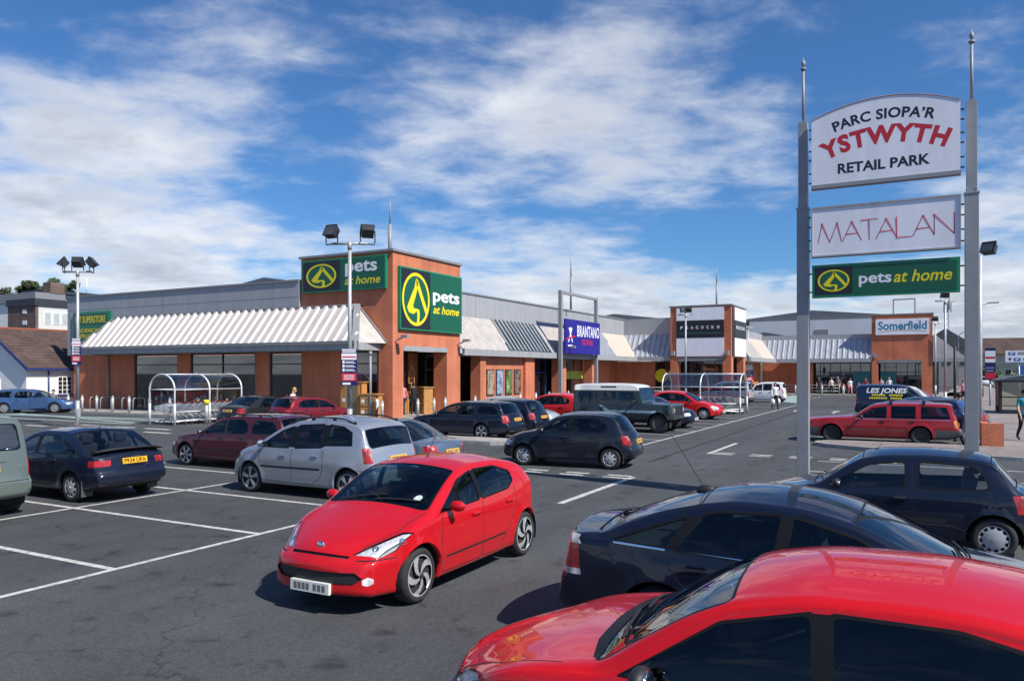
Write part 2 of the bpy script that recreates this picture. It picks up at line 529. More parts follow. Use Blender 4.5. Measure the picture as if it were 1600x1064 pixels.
# ------------------------------------------------------------------ ground, kerbs, markings
def asphalt(name, base, patch=True):
    m, nt, b = _prin(name); L = nt.links
    b.inputs['Roughness'].default_value = .88
    b.inputs['Specular IOR Level'].default_value = .35
    tc = nt.nodes.new('ShaderNodeTexCoord'); V = tc.outputs['Object']
    def noise(sc, det=6, rough=.6, vec=V, dist=0):
        n = nt.nodes.new('ShaderNodeTexNoise'); n.inputs['Scale'].default_value = sc; n.inputs['Detail'].default_value = det
        n.inputs['Roughness'].default_value = rough; n.inputs['Distortion'].default_value = dist
        L.new(vec, n.inputs['Vector']); return n.outputs['Fac']
    def mr(v, a, b_, c, d):
        r = nt.nodes.new('ShaderNodeMapRange'); r.inputs[1].default_value = a; r.inputs[2].default_value = b_
        r.inputs[3].default_value = c; r.inputs[4].default_value = d; L.new(v, r.inputs[0]); return r.outputs[0]
    def mul(a, b_):
        n = nt.nodes.new('ShaderNodeMath'); n.operation = 'MULTIPLY'
        for i, v in enumerate((a, b_)):
            if isinstance(v, (int, float)): n.inputs[i].default_value = v
            else: L.new(v, n.inputs[i])
        return n.outputs[0]
    # tyre-polished lanes run along X, so stretch one noise along it
    mp = nt.nodes.new('ShaderNodeMapping'); mp.inputs['Scale'].default_value = (.12, 1, 1); L.new(V, mp.inputs[0])
    f = mul(mr(noise(.13, 5), .3, .7, .84, 1.16), mr(noise(1.1, 7), .3, .7, .88, 1.12))
    f = mul(f, mr(noise(.9, 4, .5, mp.outputs[0]), .35, .65, .90, 1.10))
    f = mul(f, mr(noise(16, 6, .8), .32, .68, .70, 1.32))
    f = mul(f, mr(noise(55, 4, .75), .34, .66, .55, 1.5))
    vo = nt.nodes.new('ShaderNodeTexVoronoi'); vo.inputs['Scale'].default_value = 95; L.new(V, vo.inputs['Vector'])
    f = mul(f, mr(vo.outputs['Distance'], .0, .35, 1.35, .92))
    # darker repair patches and hairline cracks
    mp2 = nt.nodes.new('ShaderNodeMapping'); mp2.inputs['Scale'].default_value = (.11, .16, 1); mp2.inputs['Location'].default_value = (.37, .2, 0); L.new(V, mp2.inputs[0])
    vp = nt.nodes.new('ShaderNodeTexVoronoi'); vp.distance = 'CHEBYCHEV'; vp.inputs['Scale'].default_value = 1; L.new(mp2.outputs[0], vp.inputs['Vector'])
    sc = nt.nodes.new('ShaderNodeSeparateColor'); L.new(vp.outputs['Color'], sc.inputs[0])
    f = mul(f, mr(sc.outputs[0], .1, .9, .93, 1.05))
    vc = nt.nodes.new('ShaderNodeTexVoronoi'); vc.feature = 'DISTANCE_TO_EDGE'; vc.inputs['Scale'].default_value = .19
    nw = nt.nodes.new('ShaderNodeTexNoise'); nw.inputs['Scale'].default_value = .8; nw.inputs['Detail'].default_value = 6; L.new(V, nw.inputs['Vector'])
    vm = nt.nodes.new('ShaderNodeVectorMath'); vm.operation = 'MULTIPLY_ADD'; L.new(nw.outputs['Color'], vm.inputs[0]); vm.inputs[1].default_value = (2.2, 2.2, 0); L.new(V, vm.inputs[2])
    L.new(vm.outputs[0], vc.inputs['Vector'])
    f = mul(f, mr(vc.outputs['Distance'], .0012, .0030, .62, 1))
    # oil drips and gum
    n5 = noise(2.3, 3, .5, dist=.4)
    f = mul(f, mr(n5, .59, .72, 1, .50))
    f = mul(f, mr(noise(.55, 4, .6, dist=.3), .58, .74, 1, .74))
    vg = nt.nodes.new('ShaderNodeTexVoronoi'); vg.inputs['Scale'].default_value = 1.3; L.new(V, vg.inputs['Vector'])
    f = mul(f, mr(vg.outputs['Distance'], .018, .03, 1.9, 1))
    mx = nt.nodes.new('ShaderNodeMix'); mx.data_type = 'RGBA'; mx.blend_type = 'MULTIPLY'; mx.inputs[0].default_value = 1
    mx.inputs[6].default_value = (*base, 1); L.new(f, mx.inputs[7]); L.new(mx.outputs[2], b.inputs['Base Color'])
    bp = nt.nodes.new('ShaderNodeBump'); bp.inputs['Strength'].default_value = .5; bp.inputs['Distance'].default_value = .006
    L.new(noise(120, 3, .7), bp.inputs['Height']); L.new(bp.outputs['Normal'], b.inputs['Normal'])
    MATS[name] = m
    return m
ASPH = asphalt('asphalt', (.068, .071, .076))
ASPH2 = asphalt('dark tar seam', (.030, .030, .032))
def worn(name, col, wear=.5):
    m, nt, b = _prin(name); L = nt.links
    b.inputs['Roughness'].default_value = .7
    tc = nt.nodes.new('ShaderNodeTexCoord')
    n = nt.nodes.new('ShaderNodeTexNoise'); n.inputs['Scale'].default_value = 7; n.inputs['Detail'].default_value = 9; n.inputs['Roughness'].default_value = .75
    L.new(tc.outputs['Object'], n.inputs['Vector'])
    r = nt.nodes.new('ShaderNodeMapRange'); r.inputs[1].default_value = .31+.2*wear; r.inputs[2].default_value = .72; r.inputs[3].default_value = 0; r.inputs[4].default_value = .85
    L.new(n.outputs['Fac'], r.inputs[0])
    mx = nt.nodes.new('ShaderNodeMix'); mx.data_type = 'RGBA'; L.new(r.outputs[0], mx.inputs[0])
    mx.inputs[6].default_value = (*col, 1); mx.inputs[7].default_value = (.09, .09, .09, 1)
    L.new(mx.outputs[2], b.inputs['Base Color'])
    MATS[name] = m
    return m
LINEW = worn('worn white road paint', (.62, .61, .57))
TEAL = worn('pale teal road paint', (.34, .46, .45), .4)
YELLP = worn('yellow road paint', (.6, .42, .08))
PAVE = wave_mat('paving slabs', (.36, .34, .31), (.30, .285, .26), w=.6, h=.6, mortar=.012, mcol=(.17, .16, .15), flat=True, nscale=.5, var=.18)
BLOCK = wave_mat('pink block paving', (.30, .255, .235), (.25, .215, .205), w=.2, h=.1, mortar=.008, mcol=(.17, .15, .14), flat=True, nscale=.35, var=.2)
KERB = mat('kerb stone', (.33, .325, .31), .85, var=.2, scale=5)

def grid_sheet(name, x0, x1, y0, y1, m, z=0, cuts=1):
    mb = MB(); mb.poly([(x0, y0, z), (x1, y0, z), (x1, y1, z), (x0, y1, z)])
    return mb.build(name, m)
tag(grid_sheet('ground', -400, 2500, -1500, 1500, ASPH), kind='structure')

def slab(name, outline, top=.12, m=PAVE, kw=.15):
    """raised pavement: paved top with a kerb course round it"""
    mb = MB()
    inn = [tuple(p) for p in grow_any(outline, -kw)]
    n = len(outline)
    mb.cur = 0
    a = mb.add([(x, y, top+.003) for x, y in inn]); mb.face(range(a, a+n))
    mb.cur = 1
    o = mb.add([(x, y, top) for x, y in outline]); i = mb.add([(x, y, top) for x, y in inn]); bt = mb.add([(x, y, -.02) for x, y in outline])
    for k in range(n):
        k2 = (k+1) % n
        mb.face((o+k, o+k2, i+k2, i+k)); mb.face((bt+k, bt+k2, o+k2, o+k))
    return tag(mb.build(name, [m, KERB]), kind='structure')
def grow_any(pts, o):
    N = len(pts); A = sum(pts[i-1][0]*pts[i][1]-pts[i][0]*pts[i-1][1] for i in range(N))
    sg = 1 if A > 0 else -1; out = []
    for i in range(N):
        p0, p, p1 = [Vector(pts[k % N]) for k in (i-1, i, i+1)]
        a, b = (p-p0).normalized(), (p1-p).normalized()
        n0, n1 = Vector((a.y, -a.x))*sg, Vector((b.y, -b.x))*sg
        m = n0+n1; m = m/max(m.dot(n0), .3) if m.length > 1e-6 else n0
        out.append(p+m*o)
    return out
slab('pavement', [(28.0, 58), (28.0, 23.2), (65.5, 23.2), (65.5, 13.4), (84.4, 13.4), (84.4, -4), (100, -4), (100, 70), (40, 70), (28, 70)])
slab('pavement', [(25.3, -60), (25.3, -2.3), (25.5, -.8), (25.9, .1), (26.5, 1.8), (27.1, 2.9), (27.6, 3.35), (28.1, 3.4), (28.6, 3.1), (28.8, 2.4), (28.85, -1.15), (84.4, -1.15), (130, -3.5), (190, -6), (190, -8.5), (120, -8.0), (70, -7.2), (40, -7.2), (30, -14), (28, -60)], m=BLOCK)
slab('kerb_island', [(22.7, 18.2), (22.5, 17.6), (22.45, 13.0), (22.7, 12.5), (23.2, 12.3), (23.8, 12.5), (23.95, 13.0), (23.95, 18.2)])
# roofs and hill far behind
def ribbon(mb, pts, w, z=.004):
    for a, b in zip(pts, pts[1:]):
        a, b = Vector(a), Vector(b); d = (b-a).normalized(); n = Vector((-d.y, d.x))*w/2
        mb.poly([(*(a+n*-1), z), (*(b-n), z), (*(b+n), z), (*(a+n), z)])
mb = MB(); LW = .10
def ln(u0, v0, u1, v1, w=LW, z=.004): ribbon(mb, [(u0, v0), (u1, v1)], w, z)
ln(-12, 9.03, 15.75, 9.03); ln(-12, 13.72, 15.75, 13.72, LW, .0045); ln(-12, 18.4, 15.75, 18.4)
for k in range(-7, 5):
    ln(6.13+2.4*k, 9.08, 6.13+2.4*k, 13.67); ln(6.13+2.4*k, 13.77, 6.13+2.4*k, 18.35)
ln(24.6, 8.5, 63, 8.5); ln(24.6, 13.3, 57, 13.3, LW, .0045); ln(24.6, 18.0, 57, 18.0)
for k in range(0, 14):
    ln(24.7+2.4*k, 8.55, 24.7+2.4*k, 13.25)
    ln(24.7+2.4*k, 13.35, 24.7+2.4*k, 17.95)
for k in range(0, 8): ln(6.1+2.4*k-.05, 2.7, 6.1+2.4*k-.05, -2.2)
for k in range(0, 16): ln(31.25+2.4*k, 3.7, 31.25+2.4*k, -1.1)
ln(13.2, 6.12, 17.3, 6.12, .14); ln(23.3, 5.85, 27.2, 5.85, .14)
for k in range(5): ln(66+3.2*k, 9.3, 67.8+3.2*k, 9.3)
tag(mb.build('bay_markings', LINEW), kind='structure')
mb = MB()
def dashes(u, v0, v1, l=.6, g=.5, w=.16):
    v = v0; s_ = 1 if v1 > v0 else -1
    while (v1-v)*s_ > l:
        ln(u, v, u, v+l*s_, w); v += (l+g)*s_
dashes(17.05, 6.2, 12.5); dashes(17.42, 6.2, 12.5)
dashes(23.35, 5.75, .5); dashes(23.72, 5.75, .5)
dashes(20.6, 24, 38, 1.6, 1.2, .28); dashes(21.9, 28.5, 36, 1.6, .7, .28)
tag(mb.build('give_way_markings', LINEW), kind='structure')
mb = MB()
for (u, v) in ((51.6, 7.3), (50.8, 5.0)):
    s_ = 1 if v > 6 else 1
    mb.poly([(u-1.5, v-.08, .004), (u+.4, v-.08, .004), (u+.4, v+.08, .004), (u-1.5, v+.08, .004)])
    mb.poly([(u+.4, v-.3, .0045), (u+1.5, v, .0045), (u+.4, v+.3, .0045)])
tag(mb.build('lane_arrows', LINEW), kind='structure')
mb = MB()
for a, b, w in (((25.6, 32.6), (25.6, 52), .5), ((24.0, 33.5), (26.9, 52), .45), ((23.4, 33.2), (23.4, 52), .35), ((26.9, 34), (24.2, 50), .4)):
    ribbon(mb, [a, b], w, .004+.0006*len(mb.v)/4)
mb.poly([(63.4, 9.0, .005), (67, 8.6, .005), (84, 10.6, .005), (84, 12.4, .005), (68, 11.8, .005)])
tag(mb.build('crossing_markings', TEAL), kind='structure')
mb = MB(); ribbon(mb, [(25.1, -3), (25.1, -30)], .1); ribbon(mb, [(24.85, -3), (24.85, -30)], .1)
tag(mb.build('kerb_line', YELLP), kind='structure')
mb = MB()
ribbon(mb, [(20.5, 6.75), (48.5, 7.05), (57, 7.1)], .10, .0035)
tag(mb.build('tar_seam', ASPH2), kind='structure')

# low hill beyond the town
GREEN_H = mat('hillside', (.055, .085, .035), .95, var=.4, scale=.02)
mb = MB(); mb.smooth = True
xs = np.linspace(-900, 900, 40); rows_ = []
for j, (du, zz) in enumerate(((900, -2), (1000, 14), (1150, 26), (1300, 20), (1500, -2))):
    rows_.append(mb.add([(du, x, (zz*(.6+.5*math.sin(x*.004+1)+.25*math.sin(x*.011))) if 0 < j < 4 else zz) for x in xs]))
for a, b in zip(rows_, rows_[1:]):
    for j in range(39): mb.face((a+j+1, a+j, b+j, b+j+1))
tag(mb.build('hills', GREEN_H), kind='structure')
# ------------------------------------------------------------------ retail buildings
BRICK = wave_mat('orange brick', (.59, .142, .060), (.50, .112, .046), mcol=(.50, .27, .17), var=.17, nscale=.6, mortar=.010)
CLAD = streaky('grey cladding', (.33, .34, .36), .5, .10)
CLADW = mat('white cladding', (.58, .60, .63), .55, var=.06, scale=.5)
COPING = mat('grey coping', (.22, .225, .235), .5, var=.08)
FASCIA = streaky('pale grey fascia', (.34, .345, .355), .5, .2, (2, 2, .3))
SHEET = streaky('cream roof sheet', (.50, .465, .435), .45, .25, (1.2, 1.2, .5))
SHEETL = streaky('white roof sheet', (.53, .485, .46), .45, .16, (1.2, 1.2, .5))
SHEETG = streaky('grey roof sheet', (.42, .44, .48), .4, .22, (1.2, 1.2, .5), .2)
CREAM = mat('cream panel', (.54, .46, .385), .55, var=.05)
ROOFD = mat('dark barrel roof', (.13, .145, .17), .55, var=.1, scale=.5)
SHOPGL = glass('shop glass', (.46, .50, .50), .15)
ROOFGL = glass('canopy roof glass', (.55, .62, .62), .12)
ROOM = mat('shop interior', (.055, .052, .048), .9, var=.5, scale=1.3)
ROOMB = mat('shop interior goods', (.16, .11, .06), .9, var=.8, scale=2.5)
FRAME = mat('dark window frame', (.05, .052, .055), .45, var=.1)
BLUEF = mat('blue door frame', (.02, .05, .22), .45, var=.1)
SOFF = mat('canopy soffit', (.20, .20, .20), .8, var=.1)

def part(name, mats, parent, fn, **k):
    q = MB(); fn(q); return q.build(name, mats, parent, **k)
def boxes(name, m, parent, bs, bevel=0):
    if name in ('shop_interior', 'print'):
        q = MB()
        for b in bs: q.box(*b)
        return q.build(name, m, parent, bevel=bevel)
    for b in bs:
        q = MB(); q.box(*b); o = q.build(name, m, parent, bevel=bevel)
    return o
def canopy(parent, e0, e1, t0, t1, z0, z1, m, pitch=.6, rib=.11, wd=.2, name='canopy_roof', skip=()):
    """sloping ribbed sheet between an eave line e0-e1 and a top line t0-t1"""
    q = MB()
    E0, E1, T0, T1 = Vector((*e0, z0)), Vector((*e1, z0)), Vector((*t0, z1)), Vector((*t1, z1))
    n = (E1-E0).cross(T0-E0).normalized()
    if n.z < 0: n = -n
    q.poly([E0, E1, T1, T0]); q.poly([E0-n*.05, T0-n*.05, T1-n*.05, E1-n*.05])
    ax = (E1-E0).normalized(); ln_ = (E1-E0).length
    off0 = (T0-E0).dot(ax); off1 = (T1-E0).dot(ax)
    up = (T0-E0)-ax*off0
    k = max(2, int(ln_/pitch)); 
    s = min(0, off0)+pitch*.3
    while s < max(ln_, off1):
        # part of the slope this rib covers
        lo, hi = 0., 1.
        if off0 > 0 and s < off0: hi = s/off0
        if off0 < 0 and s < 0: lo = s/off0
        if off1 < ln_ and s > off1: hi = min(hi, (ln_-s)/(ln_-off1))
        if off1 > ln_ and s > ln_: lo = max(lo, (s-ln_)/(off1-ln_))
        if s >= 0 or lo > 0:
            if hi-lo > .03:
                a = E0+ax*s+up*lo; b = E0+ax*s+up*hi
                h = wd/2; t = wd*.28
                i = q.add([a-ax*h, a+ax*h, a+ax*t+n*rib, a-ax*t+n*rib, b-ax*h, b+ax*h, b+ax*t+n*rib, b-ax*t+n*rib])
                for f in ((3, 2, 1, 0), (4, 5, 6, 7), (1, 2, 6, 5), (2, 3, 7, 6), (3, 0, 4, 7)): q.face([i+g for g in f])
        s += pitch
    return q.build(name, m, parent)
def glazing(parent, axis, c, a0, a1, z0, z1, nx, nz=(), fm=FRAME, gm=SHOPGL, fw=.07, sgn=-1):
    """framed shop window in the plane x=c (axis 'x') or y=c (axis 'y'), panes a child of the frame"""
    P = (lambda a, z, d: (c+sgn*d, a, z)) if axis == 'x' else (lambda a, z, d: (a, c+sgn*d, z))
    q = MB()
    def bx(a, b, z, w):
        p0, p1 = P(a, z, .05), P(b, w, -.05); q.box(p0, p1)
    bx(a0, a1, z0, z0+fw); bx(a0, a1, z1-fw, z1)
    us = np.linspace(a0, a1, nx+1)
    for k, u in enumerate(us):
        l, r = (u, u+fw) if k == 0 else ((u-fw, u) if k == nx else (u-fw/2, u+fw/2))
        bx(l, r, z0+fw, z1-fw)
    for z in nz:
        for k in range(nx):
            bx(us[k]+fw*(1 if k == 0 else .5), us[k+1]-fw*(1 if k == nx-1 else .5), z-fw/2, z+fw/2)
    f = q.build('window', fm, parent)
    g = MB(); g.poly([P(a0+.02, z0+.02, 0), P(a1-.02, z0+.02, 0), P(a1-.02, z1-.02, 0), P(a0+.02, z1-.02, 0)])
    g.build('pane', gm, f)
    return f

# ---------------- pet shop unit with corner tower
pb = empty('retail_unit', (33, 27, 0), 0, 'long orange brick shop with square corner tower and white ribbed canopy roof', 'shop building')
pb.location = (0, 0, 0)
boxes('wall', BRICK, pb, [((31.5, 44.4, .12), (31.8, 50.7, 3.55)), ((31.5, 39.15, .12), (31.8, 40.3, 3.55)), ((31.5, 32.6, .12), (31.8, 33.7, 3.55)), ((31.5, 26.8, .12), (31.8, 30.13, 3.55)),
      ((31.802, 50.4, .12), (60, 50.7, 7.3)), ((58.9, 26.3, .12), (70.0, 26.6, 3.55))])
# brick block carrying the posters, and the piers along the right wing
boxes('wall', BRICK, pb, [((40.75, 24.12, .12), (46.05, 24.6, 3.42)), ((40.1, 23.9, .12), (40.748, 24.6, 3.42)), ((46.052, 23.9, .12), (47.4, 24.6, 3.42))])
for u0, u1 in ((51.8, 52.9), (58.0, 58.7)):
    boxes('pillar', BRICK, pb, [((u0, 24.0, .12), (u1, 24.7, 3.42))])
boxes('parapet', CLAD, pb, [((31.25, 30.12, 3.56), (31.49, 51.0, 7.4)), ((31.492, 25.45, 5.6), (69.3, 25.7, 7.35)), ((69.302, 20.4, 5.6), (69.55, 25.7, 7.35))])
q = MB()
for v in np.arange(32, 51, 3.1): q.box((31.243, v-.012, 3.7), (31.26, v+.012, 7.4))
for u in np.arange(39, 69, 3.1): q.box((u-.012, 25.443, 5.9), (u+.012, 25.46, 7.35))
q.box((31.243, 30.2, 6.55), (31.262, 51, 6.57))
q.build('cladding_joint', COPING, pb)
boxes('coping', COPING, pb, [((31.18, 30.12, 7.40), (31.6, 51.05, 7.5)), ((31.602, 25.38, 7.352), (69.4, 25.8, 7.45)), ((69.402, 20.3, 7.352), (69.65, 25.8, 7.45))])
canopy(pb, (29.6, 47.5), (29.6, 24.8), (31.25, 45.85), (31.25, 26.05), 3.92, 5.92, SHEETL, rib=.095, wd=.34, pitch=.6)
q = MB()
q.poly([(29.6, 24.8, 3.92), (31.45, 24.25, 3.92), (31.25, 26.05, 5.92)]); q.build('hip_end', SHEET, pb); q = MB()
q.poly([(29.6, 47.5, 3.92), (31.25, 45.85, 5.92), (31.45, 47.9, 3.92)])
q.build('hip_end', SHEET, pb)
q = MB()
q.bar((29.58, 24.8, 3.96), (31.22, 26.05, 5.99), .34, .05, (-.6, -.5, .6)); q.bar((29.58, 47.5, 3.96), (31.22, 45.85, 5.99), .2, .05, (-.6, .5, .6))
q.bar((31.28, 26.0, 5.95), (31.28, 45.9, 5.95), .22, .12); q.bar((31.40, 24.25, 3.97), (31.25, 26.05, 5.97), .10, .06, (0, -1, .6))
q.build('ridge_flashing', COPING, pb)
boxes('fascia', FASCIA, pb, [((29.45, 24.75, 3.56), (29.62, 47.55, 3.99)), ((29.622, 24.63, 3.56), (31.38, 24.8, 3.928))])
boxes('gutter', COPING, pb, [((29.36, 24.7, 3.84), (29.448, 47.6, 4.01))])
boxes('soffit', SOFF, pb, [((29.63, 24.82, 3.552), (31.5, 47.4, 3.60)), ((37.8, 23.92, 3.432), (69.3, 26.3, 3.48))])
for a in ((40.32, 44.38, 1), (33.72, 39.13, 2), (30.15, 32.58, 1), (24.95, 26.78, 1)):
    glazing(pb, 'x', 31.6, a[0], a[1], .14, 3.54, a[2]*1+0, (2.9,))
# tower
boxes('tower', BRICK, pb, [((31.4, 23.9, 3.82), (37.8, 30.1, 8.6)), ((31.4, 23.9, .12), (32.3, 24.8, 3.818)), ((36.4, 23.9, .12), (37.8, 24.8, 3.818)), ((31.82, 26.8, .12), (32.5, 27.2, 3.818)), ((36.9, 26.9, .12), (37.8, 27.3, 3.818))])
boxes('lintel', FASCIA, pb, [((32.302, 23.87, 3.56), (36.398, 24.1, 3.816))])
boxes('tower_coping', COPING, pb, [((31.3, 23.8, 8.602), (37.9, 30.2, 8.72))])
glazing(pb, 'y', 27.0, 32.52, 36.88, .14, 3.8, 3, (2.7,)); glazing(pb, 'y', 26.4, 37.85, 44.0, .14, 3.42, 3, (2.6,))
glazing(pb, 'y', 25.2, 47.42, 51.75, .14, 3.42, 4, (2.4,), BLUEF)
glazing(pb, 'y', 24.9, 52.92, 57.95, .14, 3.42, 3, (), FRAME)
# right wing canopy
canopy(pb, (37.82, 23.75), (43.5, 23.75), (37.82, 25.4), (44.2, 25.4), 3.8, 5.9, SHEET, rib=.045, pitch=.36, wd=.10)
canopy(pb, (43.5, 23.75), (50.1, 23.75), (44.2, 25.4), (50.1, 25.4), 3.8, 5.9, ROOFGL, rib=.10, wd=.16, pitch=.55, name='canopy_glass')
q = MB()
for u in np.arange(43.7, 50.1, .55): q.bar((u, 23.73, 3.87), (u+.35, 25.38, 5.97), .15, .09, (0, -.7, .7))
q.build('glazing_bar', FASCIA, pb)
canopy(pb, (50.1, 23.75), (58.4, 23.75), (50.1, 25.4), (58.4, 25.4), 3.8, 5.9, SHEET, rib=.045, pitch=.36, wd=.10)
canopy(pb, (58.4, 23.75), (62.6, 23.75), (58.4, 25.4), (63.4, 25.4), 3.8, 5.9, SHEETG, rib=.11, pitch=.5)
q = MB(); q.poly([(62.6, 23.75, 3.8), (67.9, 23.75, 3.8), (69.3, 25.4, 5.9), (63.4, 25.4, 5.9)]); q.build('canopy_panel', CREAM, pb)
canopy(pb, (67.9, 23.75), (67.9, 20.42), (69.3, 25.4), (69.3, 20.42), 3.8, 5.9, SHEETG, rib=.09, pitch=.5)
boxes('fascia', FASCIA, pb, [((37.82, 23.60, 3.43), (67.95, 23.77, 3.82)), ((67.75, 20.42, 3.43), (67.92, 23.598, 3.82))])
# inside of the shops: floors, back walls, shelving
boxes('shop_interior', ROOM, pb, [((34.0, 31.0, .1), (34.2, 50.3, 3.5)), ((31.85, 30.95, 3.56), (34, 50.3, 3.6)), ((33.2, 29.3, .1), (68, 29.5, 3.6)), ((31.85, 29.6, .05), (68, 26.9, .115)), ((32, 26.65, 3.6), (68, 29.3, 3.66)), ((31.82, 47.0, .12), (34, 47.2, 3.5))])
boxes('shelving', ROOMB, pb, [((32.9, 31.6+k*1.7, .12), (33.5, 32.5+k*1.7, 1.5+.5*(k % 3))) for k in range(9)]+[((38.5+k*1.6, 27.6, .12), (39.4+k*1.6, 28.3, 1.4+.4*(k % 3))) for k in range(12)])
# barrel roof behind the parapet
q = MB()
q.prism([(36, 7.0), (42, 8.35), (66, 9.6), (72, 7.5)], 38.0, 52, lambda x, y, l: (x, l, y)) if 0 else None
q.prism([(50, 9.0), (52, 11.0), (62.9, 12.6), (74, 11.0), (76, 9)], 60, 80, lambda y, z, x: (x, y, z))
q.build('rear_roof', ROOFD, pb)
q = MB(); q.tube([(34.7, 26.6, 8.72), (34.7, 26.6, 10.75)], .11, 10); q.tube([(34.7, 26.6, 10.75), (34.7, 26.6, 12.2)], .05, 8, r1=.02)
tag(q.build('roof_mast', GREYP), 'tapered grey steel spire on top of the brick corner tower', 'mast')
q = MB(); q.tube([(56.0, 25.0, 7.4), (56.0, 25.0, 10.0)], .085, 10); q.tube([(56.0, 25.0, 10.0), (56.0, 25.0, 11.9)], .06, 8, r1=.02)
tag(q.build('roof_mast', GREYP), 'tapered grey spire rising behind the empty steel sign frame', 'mast')

# ---------------- clothes shop unit with white panel tower
cb = empty('retail_unit', (0, 0, 0), 0, 'brick shop with tower of white and black panels at the inner corner', 'shop building')
boxes('tower', BRICK, cb, [((67.6, 15.0, 3.75), (73.4, 20.4, 8.22)), ((67.6, 15.0, .12), (68.4, 15.7, 3.748)), ((67.6, 19.7, .12), (68.4, 20.4, 3.748)), ((72.6, 15.0, .12), (73.4, 15.6, 3.748)), ((70.5, 20.402, .12), (70.8, 24.5, 3.4))])
boxes('tower_coping', COPING, cb, [((67.5, 14.9, 8.222), (73.5, 20.5, 8.34))])
boxes('lintel', COPING, cb, [((67.57, 15.72, 3.4), (67.75, 19.68, 3.746))])
glazing(cb, 'x', 70.0, 15.8, 20.38, .14, 3.7, 4, (2.5,)); glazing(cb, 'x', 69.6, 20.45, 22.4, .14, 3.4, 2, (2.6,))
boxes('wall', BRICK, cb, [((69.5, 22.42, .12), (69.8, 26.28, 3.42)), ((73.42, 16.4, .12), (88.4, 16.7, 3.42))])
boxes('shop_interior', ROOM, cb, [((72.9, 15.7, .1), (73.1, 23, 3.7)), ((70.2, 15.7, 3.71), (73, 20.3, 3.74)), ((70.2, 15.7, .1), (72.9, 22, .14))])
canopy(cb, (73.42, 14.6), (80, 14.6), (73.42, 16.2), (80, 16.2), 3.8, 5.9, SHEET, rib=.045, pitch=.36, wd=.10)
q = MB(); q.poly([(80, 14.6, 3.8), (86.8, 14.6, 3.8), (88.3, 16.2, 5.9), (80, 16.2, 5.9)]); q.build('canopy_panel', CREAM, cb)
boxes('fascia', FASCIA, cb, [((73.42, 14.45, 3.43), (86.85, 14.62, 3.82))])
boxes('soffit', SOFF, cb, [((73.42, 14.63, 3.432), (88.3, 16.38, 3.48))])
boxes('parapet', CLAD, cb, [((73.42, 16.22, 5.6), (88.4, 16.4, 6.6)), ((73.0, 17.5, 6.0), (75.5, 25, 7.3))])
q = MB(); q.prism([(28, 5), (30, 9.7), (41.9, 11.2), (54, 9.7), (54, 5)], 110, 126, lambda y, z, x: (x, y, z)); q.build('rear_roof', ROOFD, cb)
q = MB(); q.tube([(71.5, 17.2, 8.34), (71.5, 17.2, 10.6)], .085, 10); q.tube([(71.5, 17.2, 10.6), (71.5, 17.2, 12.2)], .06, 8, r1=.02)
tag(q.build('roof_mast', GREYP), 'tapered grey spire on the tower with white and black panels', 'mast')

# ---------------- supermarket unit
sb = empty('retail_unit', (0, 0, 0), 0, 'brick supermarket with square entrance tower at far end of the car park', 'shop building')
boxes('tower', BRICK, sb, [((87.0, -.4, 3.66), (92.5, 5.1, 8.2)), ((87.0, 4.5, .12), (87.9, 5.1, 3.658)), ((87.0, -.4, .12), (87.9, .55, 3.658))])
boxes('tower_coping', COPING, sb, [((86.9, -.5, 8.202), (92.6, 5.2, 8.32))])
boxes('lintel', COPING, sb, [((86.97, .57, 3.35), (87.2, 4.48, 3.656))])
canopy(sb, (86.8, 14.6), (86.8, 5.12), (88.3, 16.2), (88.3, 5.12), 3.8, 5.9, SHEETG, rib=.09, pitch=.55)
boxes('fascia', FASCIA, sb, [((86.65, 5.12, 3.43), (86.82, 14.45, 3.82)), ((86.9, -3.3, 3.43), (87.05, -.42, 3.82))])
boxes('soffit', SOFF, sb, [((86.83, 5.12, 3.432), (89.4, 14.4, 3.48))])
boxes('wall', BRICK, sb, [((89.4, 11.4, .12), (89.7, 16.4, 3.42)), ((88.2, 10.9, .12), (88.8, 11.6, 3.42))])
glazing(sb, 'x', 89.5, 5.3, 11.3, .14, 3.4, 6, (2.4,)); glazing(sb, 'x', 89.6, -.2, 5.0, .14, 3.6, 5, (2.4,))
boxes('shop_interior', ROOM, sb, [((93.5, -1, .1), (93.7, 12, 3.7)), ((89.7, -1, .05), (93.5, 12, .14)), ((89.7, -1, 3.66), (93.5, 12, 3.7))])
boxes('upper_wall', CLADW, sb, [((118.6, 1.0, 3.5), (118.9, 25.4, 9.9))])
boxes('parapet', CLAD, sb, [((88.32, 5.12, 5.6), (88.6, 16.2, 6.4))])
boxes('roof_vent', COPING, sb, [((118.53, 12.6, 7.6), (118.598, 14.4, 8.5))])
q = MB(); q.prism([(1, 8.0), (1, 10.05), (14.8, 11.35), (27, 10.05), (27, 8)], 119, 140, lambda y, z, x: (x, y, z)); q.build('rear_roof', ROOFD, sb); q = MB(); q.prism([(11, 6.0), (17, 7.1), (24, 6.0)], 94, 100, lambda y, z, x: (x, y, z)); q.build('rear_roof', ROOFD, sb)
q = MB(); q.poly([(86.9, -3.3, 3.83), (86.95, -.45, 6.2), (88.5, -.45, 6.3), (88.5, -3.3, 3.9)]); q.poly([(86.9, -3.3, 3.82), (86.9, -.45, 3.82), (86.9, -.45, 6.2)]); q.build('hip_end', SHEET, sb)
q = MB(); q.bar((90, 1.2, 8.3), (90, 1.2, 10.0), .12); q.bar((90, 3.2, 8.3), (90, 3.2, 10.0), .12); q.bar((90, 1.14, 10.0), (90, 3.26, 10.0), .14)
tag(q.build('roof_frame', GREYP), 'grey steel portal frame on the supermarket tower roof', 'frame')

